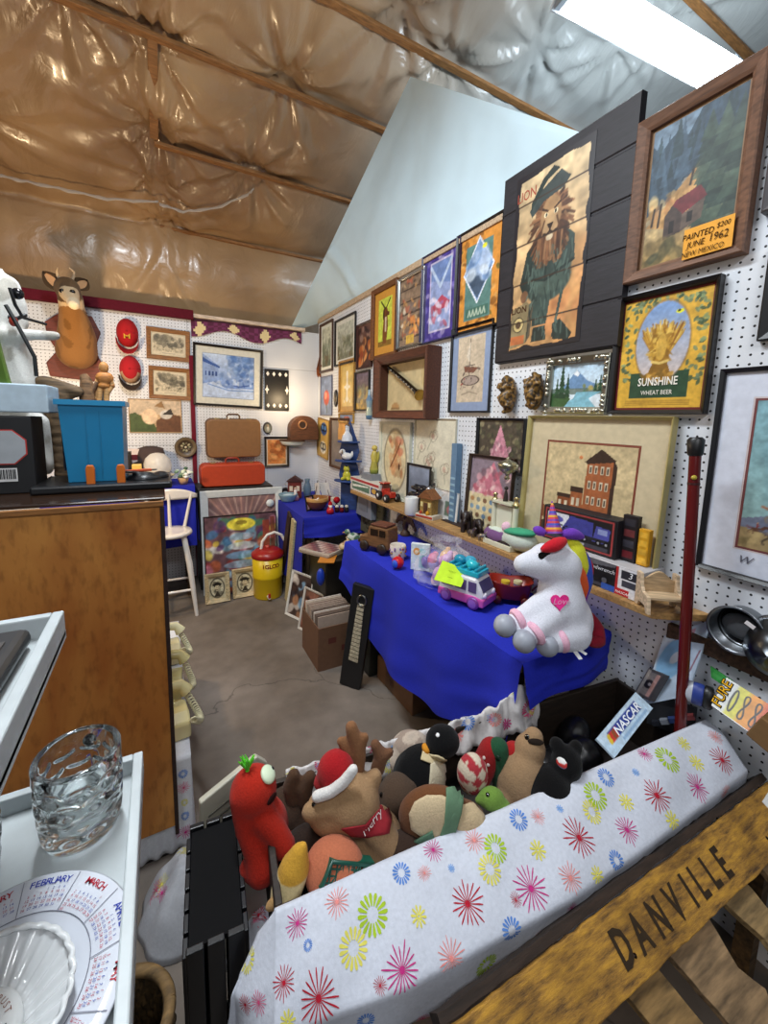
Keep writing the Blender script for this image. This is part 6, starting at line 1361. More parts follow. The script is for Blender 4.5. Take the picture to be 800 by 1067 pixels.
# ---- things in the gap between the two tables
g=G(); g.box(1.165,2.615,.27,.47,.35,.54,'#15130f'); g.build('black_crate','satin',bevel=.006,label='black crate stand in the gap between the two blue tables',cat='stand')
q=onZ(327,572,.545); t=thing('magazine_stack','stack of magazines with a reddish checked cover on the black crate','magazines',Vector((.985,2.655,.541)),R(30))
def mag(p):
    p.a[:]=hx('#8a6a5e')
    for j in range(7):
        for i in range(6): p.rect(i/6+.01,j/7+.012,i/6+.15,j/7+.12,['#b89a8a','#6a4a44','#a87a6a','#c9b4a4','#7a3a34'][(i*2+j*3)%5])
    p.nz(10,.15,2)
g=G()
for k in range(4): g.box(rng.uniform(-.006,.006),rng.uniform(-.006,.006),.004+.009*k,.20,.27,.008,['#c9bfae','#9a8a7a','#b8a898','#d0c8ba'][k],rot=(0,0,rng.uniform(-.06,.06)))
g.build('pages','card',t)
p=Pic(.19,.26,40,'#8a6a5e'); mag(p); o=p.build('cover',t,-.095,-.13,0,'satin'); o.rotation_euler=(-PI/2,0,0); o.location=(0,0,.0365)
q=onZ(345,586,.45); t=thing('orange_folder','orange card folder sticking out below the cream shell','folder',Vector((.965,2.50,.541)),R(-30))
g=G(); g.box(0,0,.004,.11,.16,.008,'#c47a22'); g.build('cover','card',t,bevel=.001)
t=thing('sea_shell','cream spiral sea shell on the black crate','shell',Vector((1.13,2.55,.541)),R(30))
g=G(); P=[]; 
for k in range(40):
    a=k*.42; r=.045*math.exp(-k*.055); P.append((r*math.cos(a)+.0,r*math.sin(a),.04+.0022*k))
for k,p_ in enumerate(P): g.ell(p_,.034*math.exp(-k*.05),'#c9b48a',nu=10,nv=7)
g.ell((.03,-.02,.03),(.05,.03,.03),'#c9b48a'); g.blend('shell',.005,'ceramic',t,2,colfn=lambda x,y,z:'#d4bf98' if mnoise.noise((x*40,y*40,z*40))>-.1 else '#a88860')
t=thing('bird_figurine','pale green and white pottery bird on the crate behind the table end','figurine',Vector((1.24,2.69,.541)),R(-20))
g=G(); g.ell((0,0,.06),(.05,.032,.045),'#9aa89a'); g.ell((-.045,0,.11),(.022,.02,.022),'#9aa89a'); g.ell((.06,0,.075),(.04,.016,.012),'#9aa89a',rot=(0,R(-25),0)); g.cyl((0,0,0),(0,0,.03),.03,.02,'#9aa89a',14); g.blend('body',.005,'ceramic',t,2,colfn=lambda x,y,z:'#c9d0c4' if mnoise.noise((x*30,y*30,z*30))>0 else '#5a7a62')
g=G(); g.lathe([(.007,0),(0,.02)],'#c9923a',8,o=(-.064,0,.108),rot=(0,R(-100),0)); g.build('beak','ceramic',t)
t=thing('small_cup','small pale grey cup beside the pottery bird','cup',Vector((1.35,2.68,.541)))
mugmesh(t,.034,.07,'#c4c6c8',R(-60))
g=G(); g.ell((0,0,0),(.028,.028,.06),'#1a3aa8'); o=g.build('blue_bag','plastic',loc=Vector((.90,2.46,.44)),label='small shiny blue bag hanging on the side of the black crate',cat='bag'); 
# leaning planks
def lean(name,lab,base,top,w,th,c,fin='wood',cat='plank'):
    base,top=Vector(base),Vector(top); d=(top-base); L=d.length; t=thing(name,lab,cat,base); d.normalize(); 
    g=G(); g.bar((0,0,0),top-base,w,th,c,up=(1,0,0)); return t,g
b0=onZ(299,626,0); tp=Vector((.885,3.02,.70))
t,g=lean('cream_plank','speckled cream plank leaning against the far blue table',b0+Vector((0,0,.0)),tp,.085,.018,'#b9ad83'); g.build('board','wood',t,bevel=.002)
b1=onZ(290,612,0)+Vector((.02,.02,0)); t,g=lean('dark_plank','dark brown plank leaning behind the cream plank',b1,Vector((.888,3.14,.72)),.09,.018,'#2c1a14'); g.build('board','wood',t,bevel=.002)
def fl(seed,bg,cc):
    def art(p): p.a[:]=hx(bg); p.blot(26,(0,0,1,1),cc,.07,.18,seed,.8); p.nz(10,.2,seed)
    return art
a=onZ(316,640,0)
framed('white framed blue and dark photograph leaning on the black crate, far one of two',Vector((.835,2.80,.0)),R(-66),.24,.34,.014,.016,'#d3d0c8',fl(3,'#4a3a34',['#7fa8c8','#2a1a18','#a87a5a','#d9cfc4']),(),50,rx=R(-13))
framed('white framed brown photograph leaning on the black crate, near one of two',Vector((.85,2.56,.0)),R(-70),.22,.30,.014,.014,'#c9c2b8',fl(6,'#6a4a3c',['#a8785a','#3a2420','#c9a890','#8a5a4a']),(),46,rx=R(-12))
# box of records
t=thing('record_box','brown cardboard box packed with record sleeves beside the black crate','box',Vector((.90,2.27,0)),0)
bw,bd,bh=.27,.30,.27
g=G()
for x,y,sx,sy in((-bw/2,0,.006,bd),(bw/2,0,.006,bd),(0,-bd/2,bw,.006),(0,bd/2,bw,.006)): g.box(x,y,bh/2,sx,sy,bh,'#6a4b36')
g.box(0,0,.004,bw,bd,.006,'#5d412f'); g.build('carton','card',t)
g=G()
for x,y,s_ in((-.05,.18,.05),(.04,.12,.06)): g.box(x,-bd/2-.0035,y,s_,.001,.035,'#5a2a22')
g.text('ALBUMS',.03,'#4a2420',(0,-bd/2-.0045,.07)) if False else None
g.build('faded_print','card',t)
rr=random.Random(8)
for k in range(11):
    c=thing('record_sleeve' if False else 'record_sleeve','record sleeve standing in the cardboard box','record sleeve',Vector((.90+rr.uniform(-.006,.006),2.27-bd/2+.026+k*.0245,.010)),0,'record sleeves in the cardboard box',rx=R(-3))
    h=.31; cc=rr.choice(['#c9b8a4','#8a7464','#3a2c28','#a89484','#d8ccc0','#6a5a50','#b09a8a'])
    g=G(); g.box(0,0,h/2,.245,.008,h,cc); g.build('sleeve','card',c,bevel=.001)
# cream bar board
b0=onZ(366,713,0); tp=Vector((.945,1.99,.60)); tp=Vector((.935,onX(381,609,.935).y,onX(381,609,.935).z))
t=thing('toy_marimba','long black toy instrument board with a row of cream bars, leaning on the blue cloth','toy instrument',b0)
d=(tp-b0); L=d.length; d.normalize(); nn=Vector((-.72,-.62,.0)); nn=(nn-d*nn.dot(d)).normalized(); sx_=d.cross(nn)
wb=.125; th=.03
def Q(u,v,n): return d*(u*L)+sx_*(v*wb)+nn*n
g=G(); vs=[Q(u,v,n) for u in(0,1) for v in(-.5,.5) for n in(0,th)]; g.add(vs,[(0,1,3,2),(4,6,7,5),(0,4,5,1),(2,3,7,6),(0,2,6,4),(1,5,7,3)],'#17181a'); g.build('board','satin',t,bevel=.004)
for k in range(15):
    u=.28+.038*k; g=G(); vs=[Q(u+du,v,n) for du in(0,.026) for v in(-.2+.004*k,.24-.006*k) for n in(th,th+.006)]; g.add(vs,[(0,1,3,2),(4,6,7,5),(0,4,5,1),(2,3,7,6),(0,2,6,4),(1,5,7,3)],'#b8ad92'); g.build('tone_bar','wood',t)
g=G(); P=[Q(.87+.05*math.cos(a),.02+.2*math.sin(a),th+.004) for a in np.linspace(0,2*PI,14)]; g.tube(P,.005,'#8a8a84',6); g.build('ring_handle','metal',t)
# dark crate and cardboard box under the cloth
g=G(); g.box(1.12,2.02,.11,.22,.16,.22,'#1c211e'); g.build('dark_tray_box','satin',bevel=.005,label='dark greenish box under the blue table behind the toy instrument board',cat='box')
t=thing('cardboard_box','low brown cardboard box on the floor under the blue table','box',Vector((1.225,1.75,0)),R(2))
bw,bd,bh=.33,.36,.14
g=G(); g.box(0,0,bh/2,bw,bd,bh,'#6f5038'); g.build('carton','card',t,bevel=.003)
g=G(); g.box(0,0,bh+.001,.05,bd,.0015,'#8a6a48'); g.build('tape','satin',t)
g=G(); g.text('FRAGILE' if False else 'III',.05,'#5c2c22',(-bw/2-.001,.02,.04),xd=(0,-1,0)); g.build('printed_marks','card',t)
q=onZ(456,742,0); g=G(); g.box(0,0,.045,.09,.07,.09,'#a8842c'); g.build('yellow_carton','card',loc=q+Vector((.045,.02,0)),bevel=.003,label='small yellow carton on the floor below the blue cloth hem',cat='box')
# ================================================================ TOY BIN, SHEETS, PLUSH TOYS
from mathutils.bvhtree import BVHTree
CAMV=Vector((0,0,CAMZ))
R0,R1=Vector((.150,.636,.60)),Vector((1.375,.492,.64)); BD=Vector((R1.x-R0.x,R1.y-R0.y,0)).normalized(); BN=Vector((-BD.y,BD.x,0))
BW=.285; BL=(R1-R0).to_2d().length
t=thing('toy_bin','long shallow wooden plank bin on legs, full of plush toys and car packages','bin',R0.copy().xy.to_3d(),math.atan2(BD.y,BD.x))
WD='#3a2c1e'
g=G(); g.box(BL/2,-.0+.006,.50,BL,.014,.19,WD); g.build('near_board','wood',t,bevel=.002)
g=G(); g.box(BL/2,BW-.006,.50,BL,.014,.19,'#2a2018'); g.build('far_board','wood',t,bevel=.002)  # far and end boards darkened, shade inside the bin put into their colour
for x in(.007,BL-.007):
    g=G(); g.box(x,BW/2,.50,.014,BW-.026,.19,'#241a12'); g.build('end_board','wood',t,bevel=.002)
g=G(); g.box(BL/2,BW/2,.412,BL-.03,BW-.03,.014,'#2c2420'); g.build('bottom','wood',t)
for x in(.05,BL-.05):
    for y in(.03,BW-.03):
        g=G(); g.box(x,y,.2025,.04,.04,.405,WD); g.build('leg','wood',t,bevel=.002)
# --- flowered sheet
FP=[(.10,.535,.50),(.20,.50,.535),(.33,.462,.55),(.52,.437,.553),(.68,.418,.553),(.95,.402,.556),(1.30,.388,.565),(1.405,.384,.57)]
def interp(P,x):
    if x<=P[0][0]: return Vector(P[0])
    for a,b in zip(P[:-1],P[1:]):
        if x<=b[0]: return Vector(a).lerp(Vector(b),(x-a[0])/(b[0]-a[0]))
    return Vector(P[-1])
def sheet_pt(u,v):
    rim=R0.lerp(R1,u)+Vector((0,0,.006)); inn=rim+BN*.035+Vector((0,0,-.085))
    x=rim.x-.03*(1-u); F=interp(FP,x); 
    Bt=F+Vector((0,.012,-.115)); 
    n=mnoise.noise((x*6,v*3,2)); n2=mnoise.noise((x*17,v*5,7))
    if v<.16: k=v/.16; p=inn.lerp(rim,k); p+=BN*.012*math.sin(PI*k)
    elif v<.76:
        k=(v-.16)/.60; p=rim.lerp(F,k); p.z+=.012*math.sin(PI*k)+.010*n*math.sin(PI*k)+.004*n2*math.sin(PI*k)+(.006*math.sin(x*23+k*4)+.016*max(0,1-x/.75)*math.sin(x*34+k*2.5))*k*(1-k)*2.4
    else:
        k=(v-.76)/.24; p=F.lerp(Bt,k); p.y+=.010*n*k+.006*math.sin(x*40)*k
    return p
def corner_pt(u,v):
    # the sheet turning round the left end of the bin
    a=sheet_pt(0,v); 
    top=R0+Vector((-.030*u,.012*u,.006-.045*u)); mid=R0+Vector((-.065-.015*math.sin(u*PI),-.045+.05*u,-.10)); low=R0+Vector((-.095-.012*math.sin(u*9),-.05+.06*u,-.30))
    if v<.16: k=v/.16; q=(top+Vector((.012,.02,-.06))).lerp(top,k)
    elif v<.5: q=top.lerp(mid,(v-.16)/.34)
    else: q=mid.lerp(low,(v-.5)/.5)
    q+=Vector((.012*math.sin(u*14+v*3),-.010*math.sin(u*11),0))*max(0,v-.16)
    if v>.76: a=a+Vector((0,0,-.16*(v-.76)/.24))
    k=min(1,u*2.2); k=k*k*(3-2*k)
    return a.lerp(q,k)
NU=230
def whole(u,v):
    if u<.16: return corner_pt((.16-u)/.16,v)
    return sheet_pt((u-.16)/.84,v)
g=G(); g.grid(whole,NU,48,'#c9cdd8')
sheet=g.build('flowered_sheet','cloth',label='white sheet printed with coloured starbursts draped over the near side of the toy bin',cat='sheet',solidify=.0012)
SB=BVHTree.FromPolygons([Vector(v) for v in g.v],g.f)
def strip_pt(u,v):
    x=u*(.80)+.06; base=R0+BD*x+BN*(BW-.004)+Vector((0,0,.004))
    bun=max(0,(u-.72)/.28); k=v
    out=base+BN*(.03+.05*bun)+Vector((0,0,-.06)); inn=base-BN*(.03)+Vector((0,0,-.07-.02*bun))
    if k<.4: p=out.lerp(base+Vector((0,0,.012+.03*bun)),k/.4)
    else: p=(base+Vector((0,0,.012+.03*bun))).lerp(inn,(k-.4)/.6)
    w=.012+.020*bun
    return p+BN*(w*mnoise.noise((u*22,k*2.5,4))+.3*w*mnoise.noise((u*60,k*4,9)))+Vector((0,0,w*mnoise.noise((u*20,k*2.2,1))+.35*w*mnoise.noise((u*55,k*5,2))+.035*bun*math.sin(PI*min(1,bun*1.02))))
g2=G(); g2.grid(strip_pt,200,16,'#cfcac8'); far_s=g2.build('flowered_cover','cloth',label='crumpled flowered cloth bunched over the far rim of the toy bin',cat='sheet',solidify=.0012)
FB=BVHTree.FromPolygons([Vector(v) for v in g2.v],g2.f)
COLS=dict(s='#e08a84',m='#c0307c',r='#b01c30',g='#a4c030',y='#d8d060',b='#5a86cc',p='#d0507a',l='#7aa4dc')
def burst(G_,bv,c,nrm,r,col,seed,kind):
    rr=random.Random(seed); ax=nrm.orthogonal().normalized(); ay=nrm.cross(ax)
    n={'thin':18,'petal':16,'small':10}[kind]; off=rr.uniform(0,1)
    def pt(a,q,w):
        P=c+(ax*math.cos(a)+ay*math.sin(a))*q+(-ax*math.sin(a)+ay*math.cos(a))*w
        h=bv.find_nearest(P)
        nn=h[1]
        if nn.dot(CAMV-h[0])<0: nn=-nn
        return h[0]+nn*.0016
    for k in range(n):
        a=2*PI*(k+off)/n; L=r*(rr.uniform(.75,1.05) if kind=='thin' else 1)
        i0=.12 if kind=='thin' else .38 if kind=='petal' else .1; 
        w0,w1=(.016*r,.034*r) if kind=='thin' else (.04*r,.11*r) if kind=='petal' else (.05*r,.13*r)
        qs=[i0*r+(L-i0*r)*j/4 for j in range(5)]; ws=[w0+(w1-w0)*min(1,j/3) for j in range(5)]; ws[-1]*=.55
        vs=[]; 
        for q,w in zip(qs,ws): vs+=[pt(a,q,w),pt(a,q,-w)]
        G_.add(vs,[(2*j,2*j+1,2*j+3,2*j+2) for j in range(4)],col)
    if kind=='thin': G_.add([pt(2*PI*k/10,.13*r,0) for k in range(10)],[tuple(range(10))],col)
bursts=[(351,940,14,'s'),(388,953,17,'g'),(436,955,9,'y'),(418,910,10,'b'),(442,910,8,'s'),(470,905,4,'l'),(451,886,12,'m'),(487,942,21,'r'),(419,1011,22,'m'),(368,988,16,'y'),(396,1027,8,'r'),(470,999,17,'s'),(381,1062,10,'b'),(332,1040,24,'r'),(296,1024,14,'r'),(310,962,13,'m'),(321,985,5,'b'),(270,1044,11,'p'),(256,1046,10,'r'),(240,1026,11,'p'),(259,1000,11,'y'),(506,1004,14,'g'),(494,876,12,'s'),(516,884,13,'g'),(510,906,13,'y'),(540,854,10,'b'),(560,851,8,'s'),(583,843,4,'l'),(620,829,13,'g'),(616,846,11,'y'),(652,836,8,'y'),(684,829,17,'r'),(726,820,14,'m'),(631,810,9,'b'),(603,873,19,'r'),(553,926,20,'m'),(537,938,7,'r'),(560,886,9,'y'),(533,970,12,'b'),(653,865,14,'m'),(594,915,14,'s'),(695,791,13,'g'),(725,795,8,'y'),(752,792,14,'r'),(671,786,9,'m'),(662,805,4,'l'),(782,795,5,'r'),(642,897,9,'b'),(622,912,8,'y'),(560,975,9,'s'),(595,945,8,'m'),(755,825,9,'s'),(700,855,9,'y'),(785,812,8,'p'),(300,1064,9,'y'),(440,1060,9,'p'),(745,768,8,'s'),(712,775,7,'y'),(576,822,7,'p')]
SH=G()
for i,(x,y,r,c) in enumerate(bursts):
    d=Vector(tuple(ray(x,y))).normalized(); h=SB.ray_cast(CAMV,d)
    if h[0] is None: continue
    nn=h[1] if h[1].dot(d)<0 else -h[1]
    rm=r*.95*depth(h[0])/FPX; kind='thin' if c in 'smrp' else ('small' if c in 'yl' else 'petal')
    if c=='y' and r>10: kind='petal'
    burst(SH,SB,h[0],nn,rm,COLS[c],i,kind)
SH.build('starburst_print','matte',sheet)
SH=G(); rr=random.Random(5)
for i in range(40):
    p=Vector(strip_pt(rr.random(),rr.uniform(.15,.85))); h=FB.find_nearest(p); nn=h[1]
    if nn.dot(CAMV-h[0])<0: nn=-nn
    burst(SH,FB,h[0],nn,rr.uniform(.012,.026),COLS[rr.choice('smrgybpl')],i,rr.choice(['thin','thin','petal','small']))
SH.build('starburst_print','matte',far_s)
# --- plush toys, each melted into one skin
def surf(o,px,py,lift=.002):
    """point and normal where a pixel's ray meets an object's skin"""
    me=o.data; mw=o.matrix_world if o.parent is None else Matrix.Translation(o.parent.location)
    bv=BVHTree.FromPolygons([mw@v.co for v in me.vertices],[tuple(p.vertices) for p in me.polygons])
    d=Vector(tuple(ray(px,py))).normalized(); h=bv.ray_cast(CAMV,d)
    if h[0] is None: h=bv.find_nearest(CAMV+d*depth(mw.translation)/(d@Vector(tuple(M3[:,2]))))
    nn=h[1] if h[1].dot(d)<0 else -h[1]
    return h[0]+nn*lift,nn
class Plush:
    def __init__(s,name,lab,px,py,z=.60,d=None,cat='plush toy'):
        s.d=d or depth(onZ(px,py,z)); c=onD(px,py,s.d); s.t=thing(name,lab,cat,Vector((c.x,c.y,.42))); s.o=s.t.location; s.u=s.d/FPX; s.g=G()
        s.right,s.up,s.back=Vector(tuple(M3[:,0])),-Vector(tuple(M3[:,1])),-Vector(tuple(M3[:,2]))
    def P(s,px,py,dd=0): return onD(px,py,s.d+dd)-s.o
    def e(s,px,py,rx,ry,dd=0,rot=0,rd=None,c='#888888'):
        """ellipsoid: radii in pixels, rot clockwise in the view"""
        m=Matrix((s.right,s.back,s.up)).transposed()@Matrix.Rotation(R(rot),3,'Y')
        s.g.ell(s.P(px,py,dd),(rx*s.u,(rd or min(rx,ry))*s.u,ry*s.u),c,rot=m.to_euler()); return s
    def c(s,pts,r,dd=0):
        P=[s.P(p[0],p[1],p[2] if len(p)>2 else dd) for p in pts]; rs=r if hasattr(r,'__len__') else [r]*len(P)
        for a,b,ra,rb in zip(P[:-1],P[1:],rs,rs[1:]):
            for k in range(6): s.g.ell(a.lerp(b,k/5),(ra+(rb-ra)*k/5)*s.u,'#888888',nu=12,nv=8)
        return s
    def skin(s,name,col,vox=.006,sm=6,fn=None,fin='plush'):
        o=s.g.blend(name,vox,fin,s.t,sm,c=col,colfn=fn); s.g=G(); s.body=getattr(s,'body',None) or o; return o
    def part(s,name,fin='plush',**k): o=s.g.build(name,fin,s.t,**k); s.g=G(); return o
    def on(s,px,py,rx,ry,c,name,fin='gloss',lift=.001,th=.35,rot=0):
        p,nn=surf(s.body,px,py,lift); g=G(); q=nn.to_track_quat('Z','Y').to_matrix().to_euler(); m=nn.to_track_quat('Z','Y').to_matrix()@Matrix.Rotation(R(rot),3,'Z')
        g.ell(p-s.o,(rx*s.u,ry*s.u,min(rx,ry)*s.u*th),c,rot=m.to_euler()); return g.build(name,fin,s.t)
    def patch(s,pts,c,name,fin='plush',th=.003,sub=5,lift=.004):
        """a piece of cloth lying on the skin, outline in pixels"""
        n=len(pts); cx=sum(p[0] for p in pts)/n; cy=sum(p[1] for p in pts)/n; g=G(); C0=None; ring=[]
        rows=[]
        for f in np.linspace(0,1,sub): rows.append([surf(s.body,cx+(x-cx)*f,cy+(y-cy)*f,lift)[0]-s.o for x,y in pts])
        vs=[p for r_ in rows for p in r_]; fs=[]
        for j in range(sub-1):
            for i in range(n): fs.append((j*n+i,j*n+(i+1)%n,(j+1)*n+(i+1)%n,(j+1)*n+i))
        g.add(vs,fs,c,True); return g.build(name,fin,s.t,solidify=th)
def subdiv(pts,k=4):
    out=[]
    for a,b in zip(pts,pts[1:]+pts[:1]):
        for i in range(k): out.append((a[0]+(b[0]-a[0])*i/k,a[1]+(b[1]-a[1])*i/k))
    return out
# red monster
p=Plush('plush_monster','red furry plush monster with a green tuft at the left end of the toy bin',270,860)
p.e(264,824,24,25).e(276,862,25,34,.02); p.c([(252,830),(257,862),(268,888),(273,904)],[13,12,13,17],-.02); p.e(262,905,13,11,-.02); p.c([(272,850),(288,868),(296,882)],[14,12,12],-.015)
p.skin('body','#a82414',.0055); 
p.on(279,807,10,9,'#d9e8c8','eye',th=.5); p.on(280,805,5,5,'#2a6a2a','iris',lift=.004,th=.6); p.on(281,804,2.6,2.6,'#0c0c0c','pupil',lift=.007,th=.8)
b,n_=surf(p.body,258,803); b=b-p.o
rr=random.Random(1)
for k in range(18):
    v=(p.up*1.2+p.right*rr.uniform(-.9,.9)+p.back*rr.uniform(-.6,.6)).normalized(); p.g.tube([b-v*.004,b+v*.02,b+v*.03+p.right*rr.uniform(-.006,.006)],[.003,.0025,.001],'#5cc82a',5)
p.part('green_tuft')
p.on(283,832,7,4,'#2a0c0a','mouth','matte')
# dark antlered moose
p=Plush('plush_reindeer','small dark brown plush reindeer with rounded antlers behind the red monster',308,838,.59)
p.e(300,846,26,24,.02).e(322,862,26,22,.01); p.skin('body','#3a2a20')
p.c([(305,834),(302,820),(306,808)],[7,8,7]).c([(318,836),(318,822),(323,810)],[7,8,7]).e(312,822,6,8); p.skin('antler','#4a3424',.005)
p.on(291,838,3,3,'#0c0a08','eye'); p.on(286,850,5,4,'#140e0c','nose')
# big moose with santa hat
p=Plush('plush_moose','large beige plush moose in a red bandana and santa hat in the toy bin',368,850,.60)
p.e(366,835,30,30,0).e(345,845,26,22,-.01,20).e(386,878,36,34,.02); p.c([(345,840),(332,843),(323,846)],[11,10,9],-.035); p.c([(392,862),(404,880),(408,900)],[16,15,13],-.02); p.e(389,812,9,13,.01,20)
p.skin('body','#9a7a58',.006); 
p.c([(372,806),(374,786),(369,768),(366,758)],[8,8,8,7],.02).c([(372,790),(361,781),(355,772)],[7,6,5],.02).c([(376,778),(380,768)],[6,5],.02); p.skin('antler','#80583a',.005)
p.c([(393,802),(397,788),(391,776)],[8,8,6],.035).c([(397,790),(406,784)],[6,5],.035); p.skin('antler','#6a4832',.005)
p.e(350,802,20,19,.0,-20).e(338,815,12,10,.0); p.skin('santa_hat','#9c161c',.006)
p.c([(330,830),(345,825),(358,815),(368,802)],[6,6,6,5.5],-.045); p.skin('hat_band','#d9d6d2',.005)
p.patch(subdiv([(356,862),(380,858),(400,835),(407,852),(404,868),(385,871),(366,869)]),'#8c1420','bandana','cloth')
q,nn=surf(p.body,388,858,.0075); xd=(p.right+p.up*.75).normalized(); xd=(xd-nn*xd.dot(nn)).normalized(); zd=nn.cross(xd)
g=G(); g.text('Merry',.022,'#e8d8d4',q-p.o,xd=xd,zd=zd,shear=.3); g.build('bandana_script','matte',p.t)
p.on(327,838,2.5,2.5,'#0c0a08','eye')
# toast shaped pillow plush
p=Plush('plush_toast','flat beige toast shaped plush with a green plaid scarf beside the moose',463,852,.60)
p.e(452,850,38,36,.0,0,20).e(478,858,30,26,.0,0,19); p.skin('crust','#6a4226',.006)
def reg(pts,c,nm,fin='plush',lift=.004): return p.patch(subdiv(pts,5),c,nm,fin,.004,7,lift)
reg([(429,862),(427,847),(433,835),(445,829),(460,829),(473,836),(475,850),(466,868),(446,874)],'#cbb591','front')
reg([(476,862),(480,838),(492,838),(503,850),(504,864),(492,872),(480,876)],'#c3ac88','face')
reg([(464,824),(482,822),(478,845),(470,876),(452,884),(462,855)],'#5f7f62','plaid_scarf','cloth',.008)
reg([(432,872),(450,862),(456,882),(440,888)],'#4f7058','scarf_end','cloth',.009)
p.on(496,843,4,4,'#100c0a','eye'); p.on(488,866,5,1.8,'#3a241a','mouth','matte')
# penguin
p=Plush('plush_penguin','black plush penguin with cream scarf behind the toast plush',448,790,.60)
p.e(461,772,18,16,0).e(436,806,27,30,.01,25).c([(424,800),(414,820),(412,838)],[11,10,8],-.01); p.skin('body','#08080a',.0055)
reg([(448,795),(462,790),(466,812),(458,828),(446,822)],'#cfc4a8','belly')
reg([(440,784),(456,786),(470,792),(466,799),(448,796),(438,792)],'#c9b890','scarf','cloth')
p.on(444,780,6,4,'#d08a2a','beak','matte',th=1)
p.on(456,766,2,2,'#e8e8e8','eye')
# cream printed cloth pouch
p=Plush('plush_bundle','pale cream patterned plush bundle behind the penguin near the far rim',430,778,.61)
p.e(428,780,22,18,.03).e(412,790,18,16,.03); p.skin('body','#a89a8c',.006,fn=lambda x,y,z:['#b0a294','#b8a898','#98877a','#c0a8a0'][int((mnoise.noise((x*30,y*30,z*30))+1)*2)%4])
# striped cushions
for lab,c,pts,r in (('dark red plush roll with white dots, far one beside the green roll','#8c1a1c',[(512,782),(505,796),(497,812)],13),('dark green plush roll between the two red rolls','#1f4a30',[(519,780),(523,800),(524,822)],11),('red plush roll with white dots, right of the green roll','#9a1c1c',[(535,784),(543,800),(546,815)],11)):
    p=Plush('plush_roll',lab,pts[1][0],pts[1][1],.60); p.c(pts,r); p.skin('body',c,.0055)
    if c!='#1f4a30':
        for k in range(5): q=pts[0]; p.on(pts[0][0]+(pts[2][0]-pts[0][0])*k/4+(-1)**k*4,pts[0][1]+(pts[2][1]-pts[0][1])*k/4,1.6,1.6,'#d9c8c0','dot','matte')
    else: p.on(519,790,3,3,'#122a1c','button','gloss')
p=Plush('plush_jester','cream and red diamond patterned plush left of the rolls',497,812,.61)
p.e(492,806,16,22,-.01); p.skin('body','#c9b8a0',.005,fn=lambda x,y,z:'#a8323a' if (int(x*34+z*34+50)+int(x*34-z*34+50))%2 else '#cfc0aa')
# bright bird
p=Plush('plush_parrot','small blue and green plush bird right of the toast plush',515,838,.60)
p.e(512,832,14,11).e(522,846,12,15,0); p.c([(505,830),(498,834)],[6,4]); p.skin('body','#2a4a8a',.005,fn=lambda x,y,z:'#6a8a3a' if z>.175 else '#28427e')
p.on(508,828,2,2,'#0c0c0c','eye'); p.on(525,850,5,7,'#c07a2a','wing_patch','plush')
# tan dog
p=Plush('plush_dog','tan plush dog lying on its back with dark muzzle near the far end',545,805,.60)
p.e(542,812,25,34,0,15).e(552,780,16,15,0); p.c([(552,778),(556,768)],[12,10]); p.c([(530,830),(522,846)],[12,9],-.02); p.skin('body','#96795a',.0055)
p.on(558,773,8,3,'#241a14','mouth','matte'); p.on(549,768,2.6,2.6,'#0c0a08','eye')
# black furry toy
p=Plush('plush_bear','black furry plush bear at the right end of the plush pile',573,822,.60)
p.e(572,824,24,24,0).e(590,796,16,20,.02).e(580,776,8,8,.03).e(600,778,7,7,.03); p.skin('body','#070607',.0055)
p=Plush('striped_ball','small red white and blue striped ball on the black plush bear',588,794,.66,cat='ball')
p.e(588,794,9.5,9.5,0); p.skin('ball','#c83a34',.003,2,fn=lambda x,y,z:['#c8342e','#e6e4e0','#4a8aa8'][int((z-x*.5)*120+30)%3],fin='satin')
# yellow plush banana
p=Plush('plush_banana','yellow and cream plush banana standing in the near left corner of the bin',303,912,.585)
p.c([(312,888),(307,905),(299,925),(292,938)],[9,16,17,11]); p.c([(313,890),(316,882)],[8,5]); zt_=p.P(305,906).z
p.skin('body','#c99a3a',.005,fn=lambda x,y,z:'#c79634' if z>zt_ else '#cdb988')
p.c([(290,938),(281,944)],[7,5],-.02); p.skin('foot','#b08a5a',.004)
# peach ball plush and green basket
p=Plush('plush_ball','round peach coloured plush ball beside the yellow banana',350,905,.575)
p.e(348,905,32,28,0,0,28); p.skin('ball','#b06a4c',.006,fn=lambda x,y,z:'#b4684a' if z>.145 else '#a0887a')
p=Plush('plastic_basket','dark green plastic lattice basket lying on the peach plush ball',362,915,.60,cat='basket'); o=p.t
a,b,c_,d_=[p.P(*q) for q in((334,928,-.02),(346,898,.0),(392,902,.03),(388,926,.0))]
dn=(b-a).cross(c_-a).normalized(); dn=dn if dn.z<0 else -dn
g=G(); g.tube([a,b,c_,d_,a],.004,'#0f4a3c',8); g.build('rim','plastic',o)
g=G()
for k in range(1,8):
    f=k/8; g.tube([a.lerp(d_,f),b.lerp(c_,min(1,f+.12)) if f<.88 else c_],.0018,'#0f4a3c',6); g.tube([a.lerp(d_,f),b.lerp(c_,max(0,f-.12))],.0018,'#0f4a3c',6)
for k in range(1,4): g.tube([a.lerp(b,k/4),d_.lerp(c_,k/4)],.0016,'#0f4a3c',6)
g.build('lattice','plastic',o)
g=G()
for q0,q1 in((a,b),(b,c_),(c_,d_),(d_,a)): g.add([q0,q1,q1+dn*.035,q0+dn*.035],[(0,1,2,3)],'#0f5444')
g.build('basket_wall','plastic',o,solidify=.002)
